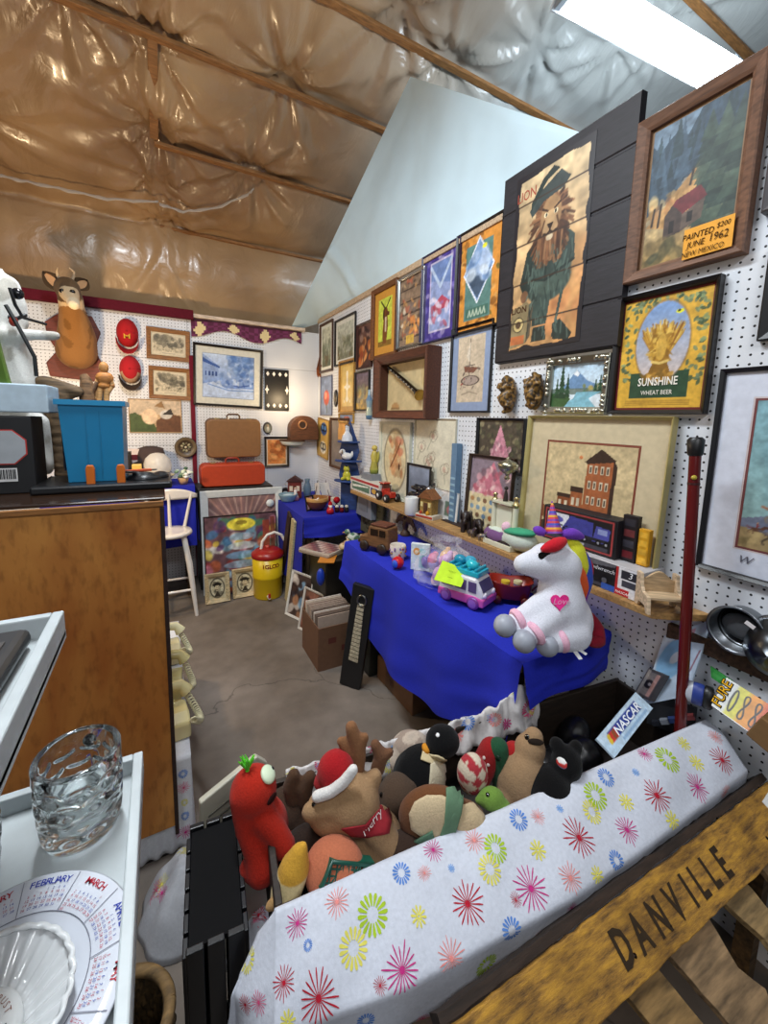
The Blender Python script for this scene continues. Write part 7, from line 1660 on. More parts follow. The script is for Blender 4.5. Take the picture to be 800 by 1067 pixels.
# dark plush filling the bottom of the bin
for i,(x,y,rx,ry,c,lab) in enumerate(((330,880,34,20,'#2a1e18','dark brown plush bear lying between the monster and the moose'),(430,890,34,22,'#33241c','dark brown plush dog lying under the toast plush'),(415,830,22,22,'#4a3a2e','brown plush bear lying between the moose and the penguin'))):
    p=Plush('plush_bear' if i!=1 else 'plush_dog',lab,x,y,.54); p.e(x,y,rx,ry).e(x-rx*.7,y+2,rx*.45,ry*.6).e(x+rx*.6,y-5,rx*.4,ry*.6); p.skin('body',c,.0065)
    p.on(x-rx*.8,y-2,2.2,2.2,'#0a0808','eye')
g=G()
for k in range(12): g.ell((rng.uniform(-.10,.10),rng.uniform(-.07,.07),.035+rng.uniform(0,.07)),(.06,.05,.045),'#111111',rot=(k,2*k,0),nu=12,nv=8)
g.blend('dark_filler',.009,'plastic',None,1,c='#0c0c0e',loc=Vector((1.03,.665,.42)),label='crumpled black plastic bag in the bin between the black bear and the racing card',cat='bag')  # added dark lumps in place of shade at the bin's right end
# --- car toy packages at the right end of the bin
def quad_card(name,lab,cat,q,c,art,n,th=.006,fin='satin'):
    """a stiff card through four corners BL, BR, TR, TL"""
    q=[Vector(v) for v in q]; q[2]=q[1]+q[3]-q[0]; o=thing(name,lab,cat,(q[0]+q[1])/2); base=o.location; v=[w-base for w in q]; nn=(v[1]-v[0]).cross(v[3]-v[0]).normalized()
    if nn.dot(CAMV-base)<0: nn=-nn
    g=G(); vs=v+[w-nn*th for w in v]; fs=[(0,1,2,3),(7,6,5,4),(0,4,5,1),(1,5,6,2),(2,6,7,3),(3,7,4,0)]; g.add(vs,fs,c); g.build('card','card',o)
    w,h=((v[1]-v[0]).length+(v[2]-v[3]).length)/2,((v[3]-v[0]).length+(v[2]-v[1]).length)/2
    p=Pic(w,h,n,c); art(p); ob=p.build('printed_face',o,0,0,0,fin); me=ob.data
    U,V=p.U.ravel(),p.V.ravel(); A=[np.array(w_) for w_ in v]
    co=(1-U)[:,None]*(1-V)[:,None]*A[0]+U[:,None]*(1-V)[:,None]*A[1]+U[:,None]*V[:,None]*A[2]+(1-U)[:,None]*V[:,None]*A[3]+np.array(nn)*.0008
    me.vertices.foreach_set('co',co.astype(np.float32).ravel()); me.update()
    def at_(u,vv,l=.0016): return v[0].lerp(v[1],u).lerp(v[3].lerp(v[2],u),vv)+nn*l
    return o,at_,nn
dn_=depth(Vector((1.06,.575,.60)))
def nas(p):
    p.a[:]=hx('#b9cfe0'); p.nz(5,.1,2); p.poly([(.0,.62),(.0,1),(1,1),(1,.8)],'#c9d8e4',.6); p.rect(.16,.36,.86,.80,'#2a3f8e'); 
    for k,c in enumerate(('#d9b83a','#c83a2c','#8a4a2a','#b8382c')): p.poly([(.10+.05*k,.36),(.15+.05*k,.36),(.19+.05*k,.80),(.14+.05*k,.80)],c)
    p.rect(.3,.10,.9,.26,'#7fa0c4',.7); p.nz(16,.08,3)
o,at_,nn=quad_card('racing_package','long pale blue racing toy card reading NASCAR, leaning at the right end of the bin','package',[onD(626,790,dn_-.03),onD(686,735,dn_+.13),onD(655,716,dn_+.16),onD(612,775,dn_-.0)][0:4] if False else [onD(640,790,dn_-.03),onD(680,738,dn_+.10),onD(656,717,dn_+.13),onD(621,770,dn_-.0)],'#b4c8da',nas,70)
g=G(); xd=at_(1,.5)-at_(0,.5); zd=at_(.5,1)-at_(.5,0); g.text('NASCAR',zd.length*.54,'#eceef4',at_(.56,.40,.003),xd=xd,zd=zd,sx=xd.length*.60/(zd.length*.54*3.9),shear=.25,bold=.0006); g.build('lettering','matte',o)
def blue(p): p.a[:]=hx('#c4d4e6'); p.ell(.4,.6,.35,.3,'#8fbfe4'); p.ell(.45,.6,.12,.08,'#e4ecf4'); p.rect(.3,.86,.7,.95,'#c86a7a',.6); p.line([(.8,.1),(.95,.6)],.01,'#8a4a5a'); p.nz(8,.1,2)
quad_card('blister_card','pale blue toy card with a white cloud, behind the racing card and the red pole','package',[onX(668,735,1.34),onX(716,725,1.36),onX(722,672,1.41),onX(692,662,1.41)],'#c4d4e6',blue,50)
def cass(p): p.a[:]=hx('#4a4648'); p.rect(.08,.12,.92,.9,'#77706e'); p.ell(.5,.5,.16,.3,'#1c1a1c'); p.ell(.5,.45,.06,.1,'#8a8488'); p.rect(.1,.1,.9,.32,'#b98a80',.8); p.rect(.05,.75,.95,.92,'#8f8a86'); p.nz(10,.15,2)
quad_card('small_package','small grey package with a wheel picture, above the racing card','package',[onX(676,730,1.325),onX(692,703,1.345),onX(680,694,1.36),onX(661,722,1.345)],'#5a5658',cass,40,.02)
# clear bubble with a car and wheel
q=onX(703,748,1.375); t=thing('bubble_package','clear bubble package with toy car parts behind the red pole','package',q+Vector((.0,0,-.03)))
g=G(); g.prism([(-.07,-.02),(.05,-.02),(.05,.09),(-.02,.09),(-.07,.04)],-.005,.0,'#26272b'); g.build('backing_card','card',t,rz=RZR+R(25)); 
g=G(); 
for k in range(5): g.box(-.045+.02*k,-.014,.0+.015*k,.022,.014,.014,['#2b2d34','#8a8f98','#3a4a7a','#c9ccd2','#7a3a3a'][k],rot=(0,R(-30),0))
g.build('car_part','gloss',t,rz=RZR+R(25))
q=onX(724,722,1.33); t=thing('toy_wheel','blue and white toy drum wheel right of the red pole','toy drum',q)  # loose toy car wheel with rim, band and tyre
t.scale=(.62,.62,.62)
g=G(); g.lathe([(0,-.045),(.030,-.045),(.036,-.04),(.037,-.012),(.0375,-.01)],'#b9bcc4',24,rot=(0,PI/2,R(-70)),sx=1.35); g.build('white_rim','satin',t)
g=G(); g.lathe([(.0375,-.01),(.0385,.0),(.0385,.025),(.036,.03)],'#2c3f8c',24,rot=(0,PI/2,R(-70)),sx=1.35); g.build('blue_band','satin',t)
g=G(); g.lathe([(.036,.03),(.04,.036),(.04,.06),(.034,.066),(0,.066)],'#141416',24,rot=(0,PI/2,R(-70)),sx=1.35); g.build('tyre','satin',t)
def green(p): p.a[:]=hx('#2f8a3a'); p.nz(8,.2,2); p.rect(.1,.3,.8,.6,'#57a85a',.5)
quad_card('green_box','bright green flat box behind the racing track pack','package',[onX(741,706,1.37),onX(764,722,1.37),onX(768,706,1.38),onX(740,694,1.38)],'#2f8a3a',green,24,.015)
# track pack with loop shapes
def track(p):
    p.a[:]=hx('#c9c9c9'); 
    m=p.U; 
    c0,c1,c2,c3=hx('#cfd0cc'),hx('#d0c838'),hx('#d88a1c'),hx('#c8401c')
    a=np.zeros_like(p.a)
    for i in range(3): a[...,i]=np.interp(p.U+(.5-p.V)*.06,[0,.26,.34,.5,.62,.8,.98],[c0[i],c0[i],c1[i],c1[i],c2[i],c2[i],c3[i]])
    p.a=a; p.nz(9,.10,3)
    P=[(.34+.055*math.cos(b)+.03*math.sin(b)*0,.50+.34*math.sin(b)) for b in np.linspace(0,2*PI,26)]; p.line(P,.022,'#14110e')
    for cx in(.58,.83): P=[(cx+.05*math.sin(2*b),.5+.36*math.sin(b)) for b in np.linspace(0,2*PI,36)]; p.line(P,.020,'#1a130e')
    p.rect(.0,.0,1,.02,'#e8e8e8')
o,at_,nn=quad_card('track_pack','yellow to red racing track pack with three black loops at the lower right','package',[onX(741,735,1.31),onX(787,768,1.29),onX(806,730,1.375),onX(757,706,1.375)],'#cfcfcb',track,90,.008)
g=G(); xd=at_(.12,1)-at_(.12,0); zd=at_(0,.5)-at_(1,.5); 
g.text('FURE',.034,'#1a1410',at_(.185,.5,.002),xd=xd,zd=zd,sx=1.0,bold=.0022); g.text('FURE',.034,'#e0a820',at_(.185,.5,.0032),xd=xd,zd=zd,sx=1.0); g.build('lettering','matte',o)
q=onX(800,772,1.28); g=G(); g.box(0,0,0,.09,.05,.07,'#7a5a34',rot=(0,R(20),0)); g.build('brown_package','card',loc=q+Vector((.03,-.01,.0)),rz=RZR,bevel=.003,label='brown package under the track pack at the right edge',cat='package')
# ---- stencilled wooden crate top in the foreground
ang=R(33); 
t=thing('stencilled_crate','weathered yellow wooden crate frame stencilled DANVILLE in the foreground','crate',(.95,.352,.545),R(-2.4))
t.rotation_euler=(ang,0,R(-2.4))
def rough_board(g,outline,z0,z1,c,seed,step=.02):
    """a worn board: outline in (x,y) with a ragged edge"""
    P=[]
    for a,b in zip(outline,outline[1:]+outline[:1]):
        L=math.hypot(b[0]-a[0],b[1]-a[1]); n=max(1,int(L/step))
        for k in range(n): x,y=a[0]+(b[0]-a[0])*k/n,a[1]+(b[1]-a[1])*k/n; P.append((x+.0022*mnoise.noise((x*60,y*60,seed)),y+.003*mnoise.noise((x*45,y*45,seed+5))))
    g.prism(P,z0,z1,c,'z')
def mat_stencil():
    m,nt,b=nt_new('worn_yellow_wood'); n=nt.nodes; l=nt.links; tc=n.new('ShaderNodeTexCoord'); mp=n.new('ShaderNodeMapping'); mp.inputs['Scale'].default_value=(4,22,22); l.new(tc.outputs['Object'],mp.inputs[0])
    a=n.new('ShaderNodeTexNoise'); a.inputs['Scale'].default_value=3; a.inputs['Detail'].default_value=9; a.inputs['Roughness'].default_value=.7; l.new(mp.outputs[0],a.inputs['Vector'])
    c=n.new('ShaderNodeTexNoise'); c.inputs['Scale'].default_value=9; c.inputs['Detail'].default_value=5; l.new(tc.outputs['Object'],c.inputs['Vector'])
    cr=n.new('ShaderNodeValToRGB'); e=cr.color_ramp.elements; e[0].position=.36; e[0].color=lin('#5a3f1c'); e[1].position=.62; e[1].color=lin('#c08e2e'); k=cr.color_ramp.elements.new(.48); k.color=lin('#9a6f2a'); l.new(a.outputs[0],cr.inputs[0])
    c2=n.new('ShaderNodeValToRGB'); e=c2.color_ramp.elements; e[0].position=.4; e[0].color=(.45,.42,.4,1); e[1].position=.56; e[1].color=(1,1,1,1); l.new(c.outputs[0],c2.inputs[0])
    mx=n.new('ShaderNodeMixRGB'); mx.blend_type='MULTIPLY'; mx.inputs[0].default_value=.75; l.new(cr.outputs[0],mx.inputs[1]); l.new(c2.outputs[0],mx.inputs[2]); l.new(mx.outputs[0],b.inputs['Base Color']); b.inputs['Roughness'].default_value=.75
    bp=n.new('ShaderNodeBump'); bp.inputs['Strength'].default_value=.8; bp.inputs['Distance'].default_value=.003; l.new(a.outputs[0],bp.inputs['Height']); l.new(bp.outputs[0],b.inputs['Normal'])
    return m
MST=mat_stencil()
g=G(); rough_board(g,[(-.66,-.080),(.48,-.080),(.48,.018),(-.66,.018)],-.018,0,'#b08a30',1); g.build('top_plank',mat=MST,parent=t,bevel=.002)
g=G(); rough_board(g,[(-.60,.021),(.47,.021),(.47,.036),(-.60,.036)],-.05,-.012,'#2c1f16',2); g.build('back_rail','oldwood',t)
for i,(o_,c) in enumerate((([(-.255,-.079),(-.165,-.079),(-.085,-.30),(-.165,-.30)],'#7c6038'),([(-.125,-.079),(.015,-.079),(.01,-.15),(.04,-.19),(.01,-.235),(-.055,-.26)],'#83694a'),([(.075,-.079),(.17,-.079),(.20,-.30),(.12,-.30),(.115,-.15)],'#8a7048'),([(.24,-.079),(.40,-.079),(.40,-.30),(.26,-.30)],'#7a6040'))):
    g=G(); rough_board(g,o_,-.034,-.018,c,5+i); g.build('slat','oldwood',t,bevel=.0015)
g=G(); rough_board(g,[(-.30,-.33),(.46,-.33),(.46,-.262),(-.06,-.262),(-.28,-.29)],-.05,-.034,'#7c5f48',11); g.build('lower_rail','oldwood',t,bevel=.002)
for x in(-.62,.40):
    g=G(); m=Euler((ang,0,R(-2.4))).to_matrix().inverted(); a_=Vector((x,-.02,-.018)); dn2=m@Vector((0,0,-1)); wz=(Euler((ang,0,R(-2.4))).to_matrix()@a_).z+.545; g.bar(a_,a_+dn2*(wz-.002),.04,.04,'#5a4428'); g.build('leg','oldwood',t)
g=G()
x=-.245
for ch,w in zip('DANVILLE',(.054,.056,.060,.060,.032,.046,.046,.05)):
    g=G(); g.text(ch,.070,'#33271a',(x,-.056,.0012),xd=(1,.0,0),zd=(0,1,0),sx=.72,bold=.0022,align='LEFT'); g.build('stencil_letter','matte',t); x+=w*1.0
g=G(); g.box(.40,-.012,.001,.05,.03,.0012,'#dcdcd8',rot=(0,0,R(8))); g.build('paper_tag','card',t)
for k,(x,y) in enumerate(((-.21,-.05),(-.1,-.052),(.12,-.05),(.3,-.05),(-.5,-.02))):
    g=G(); g.lathe([(0,.0015),(.003,.001),(.004,0)],'#2a211c',8,o=(x,y,0)); g.build('nail','metal',t)
# ================================================================ LEFT: COUNTER, TRAYS, GLASSWARE
def mat_counter():
    m,nt,b=nt_new('stained_plywood'); n=nt.nodes; l=nt.links; tc=n.new('ShaderNodeTexCoord'); mp=n.new('ShaderNodeMapping'); mp.inputs['Scale'].default_value=(2.2,2,.8); l.new(tc.outputs['Object'],mp.inputs[0])
    a=n.new('ShaderNodeTexNoise'); a.inputs['Scale'].default_value=2.6; a.inputs['Detail'].default_value=8; a.inputs['Distortion'].default_value=.6; l.new(mp.outputs[0],a.inputs['Vector'])
    c=n.new('ShaderNodeTexNoise'); c.inputs['Scale'].default_value=28; c.inputs['Detail'].default_value=4; l.new(mp.outputs[0],c.inputs['Vector'])
    cr=n.new('ShaderNodeValToRGB'); e=cr.color_ramp.elements; e[0].position=.3; e[0].color=lin('#9a5620'); e[1].position=.72; e[1].color=lin('#c98a40'); l.new(a.outputs[0],cr.inputs[0])
    c2=n.new('ShaderNodeValToRGB'); e=c2.color_ramp.elements; e[0].position=.28; e[0].color=(.62,.58,.55,1); e[1].position=.5; e[1].color=(1,1,1,1); l.new(c.outputs[0],c2.inputs[0])
    mx=n.new('ShaderNodeMixRGB'); mx.blend_type='MULTIPLY'; mx.inputs[0].default_value=.8; l.new(cr.outputs[0],mx.inputs[1]); l.new(c2.outputs[0],mx.inputs[2]); l.new(mx.outputs[0],b.inputs['Base Color']); b.inputs['Roughness'].default_value=.42
    return m
t=thing('counter','tall orange brown plywood counter with dark top at the left','counter',(-.55,1.37,0))
g=G(); g.box(0,.0,.68,1.096,.02,1.10,'#a8682a'); g.build('front_panel',mat=mat_counter(),parent=t,bevel=.002)
g=G(); g.box(0,.258,1.245,1.11,.53,.010,'#2c1c12'); g.build('counter_top','gloss',t,bevel=.004)
g=G(); g.box(0,-.012,1.231,1.10,.012,.016,'#8a5a28'); g.build('top_trim','wood',t,bevel=.002)
g=G(); g.box(.545,-.006,.66,.012,.02,1.12,'#2a1610'); g.build('corner_trim','wood',t,bevel=.002)
g=G(); g.box(0,.03,.065,1.08,.02,.13,'#1a1310'); g.build('plinth','wood',t)  # near-black colour carries the shadow of the recess
for x in(-.52,.52):
    g=G(); g.box(x,.47,.612,.04,.04,1.224,'#3c2818'); g.build('leg','wood',t,bevel=.002)
CT=1.2505
# blue lidded bin on a black base with orange clips
q=onZ(100,512,CT); t=thing('tackle_bin','blue plastic bin with two orange clips standing on a black base on the counter','bin',(onY(96,500,1.62).x,1.66,CT))
a,b=onY(63,460,1.56).x-t.location.x,onY(129,460,1.56).x-t.location.x
g=G(); g.box((a+b)/2+.03,-.03,.012,.37,.25,.024,'#141416'); g.build('base','plastic',t,bevel=.006)
hb=.275; w0,w1=.0,.006
g=G(); vs=[(a+.012,-.09,.026),(b-.006,-.09,.026),(b-.006,.09,.026),(a+.012,.09,.026),(a,-.10,hb),(b,-.10,hb),(b,.10,hb),(a,.10,hb)]
g.add(vs,[(3,2,1,0),(0,1,5,4),(1,2,6,5),(2,3,7,6),(3,0,4,7)],'#1c7fae'); g.build('body','plastic',t,solidify=.004,bevel=.004)
g=G(); P=[(a-.004,-.104),(b+.004,-.104),(b+.004,.104),(a-.004,.104)]
for (x0,y0),(x1,y1) in zip(P,P[1:]+P[:1]): g.bar((x0,y0,hb),(x1,y1,hb),.012,.016,'#2489b8')
g.build('rim','plastic',t)
for x in(.4,.62):
    xx=a+(b-a)*x; g=G(); g.bar((xx,-.096,.05),(xx,-.100,.25),.003,.002,'#1a76a2',up=(0,1,0)); g.build('rib','plastic',t)
for x in(.44,.93):
    xx=a+(b-a)*x; g=G(); g.prism([(xx-.011,-.004),(xx+.011,-.004),(xx+.012,.07),(xx+.008,.082),(xx-.008,.082),(xx-.012,.07)],-.130,-.114,'#cf6a1c'); g.build('clip','plastic',t,bevel=.003)
g=G(); g.poly([(a+.0015,-.08,.06),(a-.0005,-.08,.24),(a-.0005,.07,.24),(a+.0015,.07,.06)],'#8a93a4'); 
for k in range(5): g.poly([(a-.0016,-.07,.07+.034*k),(a-.0018,-.07,.094+.034*k),(a-.0018,.06,.094+.034*k),(a-.0016,.06,.07+.034*k)],['#3c4a7a','#c9ccd2','#6a3a4a','#2a3040','#7a8ca8'][k])
g.build('side_sticker','card',t)
q=Vector((t.location.x+b+.05,1.60,CT)); g=G(); g.ell((0,0,.026),(.055,.05,.02),'#1d1d20'); g.ell((.05,.02,.028),(.028,.03,.018),'#17171a'); g.box(-.02,-.03,.05,.09,.02,.008,'#c05a3a',rot=(0,R(8),R(15))); g.blend('x',.006,'plastic',None,2,c='#19191c',loc=q,label='black pouch lying on the counter right of the blue bin',cat='pouch').name='black_pouch'
t=thing('orange_tool','small orange folding tool lying on the black pouch','tool',q+Vector((-.02,-.02,.051)),R(12)); g=G(); g.box(0,0,.004,.09,.014,.008,'#c0502c'); g.build('handle','plastic',t,bevel=.002); g=G(); g.box(.05,0,.004,.02,.008,.004,'#8a8a8c'); g.build('blade','metal',t)
# black box with an octagon window and barcode
a,b=onY(-60,470,1.56),onY(35,470,1.56); zt_=onY(20,434,1.56).z
t=thing('boxed_appliance','black carton with a grey red edged octagon and a barcode at the left edge','box',((a.x+b.x)/2,1.63,CT))
w=b.x-a.x; h=zt_-CT; g=G(); g.box(0,0,h/2,w,.14,h,'#121113'); g.build('carton','card',t,bevel=.003)
ox=onY(5,470,1.56).x-t.location.x; oz=onY(0,466,1.56).z-CT; ro=(onY(30,470,1.56).x-onY(0,470,1.56).x)*.80
g=G(); g.prism([(ox+ro*1.07*math.cos(k*PI/4+PI/8),oz+ro*1.07*math.sin(k*PI/4+PI/8)) for k in range(8)],-.0715,-.0705,'#b83028'); g.prism([(ox+ro*math.cos(k*PI/4+PI/8),oz+ro*math.sin(k*PI/4+PI/8)) for k in range(8)],-.0725,-.0714,'#a4a8ac'); g.build('octagon_print','satin',t)
bx0,bx1=onY(-8,495,1.56).x-t.location.x,onY(18.5,495,1.56).x-t.location.x; bz0,bz1=onY(5,502,1.56).z-CT,onY(5,488,1.56).z-CT
g=G(); g.box((bx0+bx1)/2,-.071,(bz0+bz1)/2,bx1-bx0,.001,bz1-bz0,'#d6d4d2'); rr=random.Random(3); x=bx0+.006
while x<bx1-.006: wd=rr.choice([.001,.002,.003]); g.box(x+wd/2,-.0718,(bz0+bz1)/2+.002,wd,.0006,(bz1-bz0)*.72,'#17171a'); x+=wd+rr.choice([.001,.002])
g.build('barcode','card',t)
# white plush horse with black bridle
HY=1.86
t=thing('plush_horse','white toy horse with a black bridle and one raised leg behind the counter','toy horse',(onY(40,495,HY).x,HY,CT))
Hh=lambda px,py,y=HY:onY(px,py,y)-t.location
u=(onY(60,400,HY).x-onY(40,400,HY).x)/20; g=G()
def hc(pts,r,y=HY):
    P=[Hh(a_,b_,y) for a_,b_ in pts]
    for p0,p1,ra,rb in zip(P[:-1],P[1:],r,r[1:]):
        for k in range(7): g.ell(p0.lerp(p1,k/6),(ra+(rb-ra)*k/6)*u,'#c9c6c0',nu=14,nv=9)
hc([(8,298),(16,318),(22,338)],[13,12,8]); hc([(2,310),(2,350),(12,400),(22,450),(30,478)],[20,24,30,30,24]); hc([(6,350),(34,349),(58,350)],[11,7,6.5],HY-.05); hc([(40,440),(46,470),(48,488)],[12,10,9],HY-.06); hc([(24,470),(44,484)],[20,12],HY-.08); hc([(4,292),(0,280)],[6,3])
g.blend('body',.009,'plush',t,6,colfn=lambda x,y,z:'#cfccc6' if mnoise.noise((x*12,y*12,z*9))<.25 else '#b0aaa0')
g=G()
g.tube([Hh(8,330,HY-.08),Hh(18,332,HY-.075),Hh(27,328,HY-.055)],.006,'#1c1c1e',8); g.tube([Hh(10,300,HY-.10),Hh(16,318,HY-.10),Hh(24,331,HY-.06),Hh(48,338,HY-.01)],.005,'#1c1c1e',8); g.tube([Hh(6,318,HY-.12),Hh(20,342,HY-.13),Hh(36,372,HY-.13),Hh(38,392,HY-.12)],.006,'#1c1c1e',8); g.build('bridle','satin',t)
g=G(); g.ell(Hh(18,306,HY-.085),(.018,.012,.018),'#16161a'); g.build('eye','gloss',t)
g=G(); g.ell(Hh(14,335,HY-.09),(.012,.01,.016),'#a8382c'); g.build('bridle_rosette','satin',t)
# green edged picture at the left edge and pale blue board in front
def lilac(p): p.a=hx('#7d8cb8')*(1-p.V[...,None])+hx('#5f6a8e')*p.V[...,None]; p.nz(5,.12,2)
a=onY(18,405,1.60); 
t=framed('green framed blue grey picture cut by the left edge, tilted against the horse',(a.x-.20,1.60,1.478),0,.40,.62,.02,.035,'#4f6a1e',lilac,(),30,'satin',ry=R(-8))
a=onY(49,415,1.55); zt_=onY(30,400,1.55).z; zb_=onY(30,430,1.55).z
g=G(); g.box(-.20,.03,(zt_-zb_)/2,.40,.16,(zt_-zb_),'#b4c6d2'); g.build('pale_blue_box','card',loc=(a.x,1.61,max(zb_,1.4835)),bevel=.004,label='flat pale blue box lying on the black carton at the left edge',cat='box')
# antler and driftwood behind the bin
t=thing('driftwood','rough brown wedge of driftwood behind the blue bin','driftwood',(onY(62,412,1.84).x,1.84,CT))
q=lambda px,py,y=1.84:onY(px,py,y)-t.location
g=G(); P=[q(46,398),q(60,402),q(78,408)]; 
for a_,b_ in zip(P[:-1],P[1:]):
    for k in range(6): g.ell(a_.lerp(b_,k/5),(.03,.022,.022),'#5a4632')
g.ell(q(56,412),(.055,.03,.05),'#5a4632'); 
for k in range(10): v=q(58,416).lerp(Vector((0,0,.02)),k/9); g.ell(v,(.035,.028,.03),'#5a4632')
g.blend('wood',.007,'oldwood',t,2,c='#6a543c')
t=thing('wooden_post','upright brown twisted branch between the driftwood and the artist mannequin','branch',(onY(91,412,1.86).x,1.86,CT))
g=G(); q=lambda px,py,y=1.86:onY(px,py,y)-t.location
g.tube([Vector((0,0,0)),q(92,440),q(91,415),q(90,397),q(87,390)],[.03,.028,.025,.02,.012],'#7a5a3c',10); g.tube([q(91,412),q(98,404),q(101,398)],[.014,.010,.006],'#6a4c34',8); g.build('wood','oldwood',t)
t=thing('artist_mannequin','small jointed wooden artist mannequin hanging beside the branch','mannequin',(onY(106,412,1.87).x,1.87,CT))
q=lambda px,py,y=1.87:onY(px,py,y)-t.location
g=G(); g.lathe([(0,0),(.05,0),(.05,.012),(.006,.016)],'#a87a48',20); g.build('base','wood',t)
g=G(); g.tube([(0,.0,.014),q(107,410),q(108,396)],.004,'#8a8a8a',6); g.build('rod','metal',t)
g=G(); g.ell(q(108,383),(.016,.015,.022),'#c98a4a'); g.build('head','wood',t)
g=G(); g.ell(q(109,394),(.03,.02,.025),'#c07c3c'); g.ell(q(108,402),(.022,.017,.015),'#b8743a'); g.blend('torso',.004,'wood',t,2,c='#c07c3c')
for a_,b_,c_ in(((103,392),(101,402),(100,414)),((114,392),(117,402),(112,411))):
    g=G(); g.tube([q(*a_),q(*b_)],[.010,.008],'#d9a468',8); g.tube([q(*b_),q(*c_)],[.008,.006],'#d9a468',8); g.ell(q(*b_),.009,'#a86a34',nu=8,nv=6); g.ell(q(*c_),(.008,.006,.012),'#d9a468',nu=8,nv=6); g.build('arm','wood',t)
for dx in(-3,3):
    g=G(); g.tube([q(108+dx,404),q(107+dx*1.3,418)],[.011,.009],'#d9a468',8); g.tube([q(107+dx*1.3,418),q(107+dx*1.2,432)],[.009,.007],'#d9a468',8); g.build('leg','wood',t)
# ---- low bench with telephones at the right side of the counter
t=thing('low_bench','low narrow bench along the right side of the counter','bench',(-.10,1.90,0))
g=G(); g.box(0,0,.33,.27,.98,.025,'#4a3826'); g.build('seat_board','wood',t,bevel=.002)
for y in(-.46,.46):
    for x in(-.11,.11):
        g=G(); g.box(x,y,.159,.03,.03,.318,'#4a3826'); g.build('leg','wood',t)
g=G()
def drape(u,v):
    y=1.395+1.02*u
    if v<.3: return (-.17+.212*v/.3,y,.347)
    k=(v-.3)/.7; return (.042+.008*math.sin(u*40)*k+.004,y,.347-.33*k)
g.grid(drape,70,24,'#d4d6da'); g.grid(lambda u,v:(-.17+.216*u,1.395-.006*math.sin(u*30)*v-.012*v,.347-.335*v),40,20,'#d4d6da'); o=g.build('bench_cover','cloth',label='white starburst printed cloth hanging over the low telephone bench',cat='sheet',solidify=.0012)
BB=BVHTree.FromPolygons([Vector(v) for v in g.v],g.f); SH=G(); rr=random.Random(9)
for i,(y,z,r,c) in enumerate(((1.385,.285,.016,'b'),(1.38,.235,.024,'p'),(1.38,.18,.014,'y'),(1.38,.13,.016,'b'),(1.38,.07,.03,'m'),(1.6,.2,.03,'r'),(1.75,.12,.03,'g'))): burst(SH,BB,Vector((.02 if y<1.4 else .05,y,z)),Vector((0,-1,0)) if y<1.4 else Vector((1,0,0)),r,COLS[c],i,'thin' if c in 'pmr' else 'petal')
SH.build('starburst_print','matte',o)
def phone(loc,lab,c,rz):
    t=thing('telephone',lab,'telephone',loc,rz,'cream telephones on the bench')
    g=G(); g.prism([(-.10,0),(.11,0),(.115,.02),(.02,.075),(-.06,.085),(-.10,.06)],-.095,.095,c,axis='x'); vs=[(y,x,z) if False else (x,y,z) for x,y,z in g.v]; g.build('body','gloss',t,bevel=.010,seg=3)
    g=G(); P=[(-.105,.05,.085),(-.085,.055,.115),(0,.06,.125),(.085,.055,.115),(.105,.05,.085)]; g.tube(P,[.026,.020,.016,.020,.026],c,12); g.build('handset','gloss',t)
    g=G(); g.lathe([(.012,.0),(.045,.002),(.045,.006),(.012,.010)],'#e0dcc4',24,o=(0,-.035,.055),rot=(R(25),0,0)); g.build('dial','gloss',t)
    g=G(); P=[]
    for k in range(160):
        a=k*.9; s_=k/159; cx=Vector((.10+.035*math.sin(PI*s_),.05-.16*s_,.085-.07*math.sin(PI*s_*.95))); P.append(cx+Vector((.011*math.cos(a),0,.011*math.sin(a))))
    g.tube(P,.0034,'#cfc8a4',5); g.build('coiled_cord','satin',t)
phone((-.05,1.56,.3485),'cream telephone at the near end of the bench, coiled cord hanging down','#cfc48f',R(6))
phone((-.055,1.80,.3485),'pale yellow telephone, middle one of three on the bench','#d0c88e',R(-4))
phone((-.055,2.06,.3485),'cream telephone at the far end of the bench','#d4cca4',R(3))
# ---- white trays on a rack
def tray(name,lab,x0,x1,y0,y1,z,hr=.035,c='#b6bdbf'):
    t=thing(name,lab,'tray',((x0+x1)/2,(y0+y1)/2,z)); w,d=x1-x0,y1-y0
    g=G(); g.box(0,0,-.006,w,d,.010,c); g.build('base','satin',t)
    g=G(); 
    for x in(-w/2+.006,w/2-.006): g.box(x,0,hr/2-.008,.012,d,hr,c)
    for y in(-d/2+.006,d/2-.006): g.box(0,y,hr/2-.008,w-.024,.012,hr,c)
    g.build('rim','satin',t,bevel=.002)
    return t
tz=.985
tray('white_tray','white tray with a glass mug and plates at the lower left',-.50,-.042,.20,.635,tz,.03)
uz=1.22
tray('upper_tray','white tray of dark frames on the rack above the glass mug',-.46,-.118,.16,.625,uz,.034)
t=thing('tray_rack','white wire rack holding the two trays at the left','rack',(-.30,.42,0))
for x,y in((-.22,-.24),(-.22,.235),):
    g=G(); g.tube([(x,y,0),(x,y,1.30)],.009,'#b9bec0',10); g.build('post','satin',t)
for y in(-.24,.235):
    for z in(tz-.020,uz-.020):
        g=G(); g.tube([(-.22,y,z),(.16 if z<1.1 else .12,y*.9,z)],.006,'#b9bec0',8); g.build('bracket','satin',t)
g=G(); g.tube([(-.22,-.24,.06),(-.22,.235,.06)],.008,'#b9bec0',8); g.tube([(-.22,-.24,.02),(.10,-.24,.02)],.008,'#b9bec0',8); g.tube([(-.22,.235,.02),(.10,.20,.02)],.008,'#b9bec0',8); g.build('foot','satin',t)
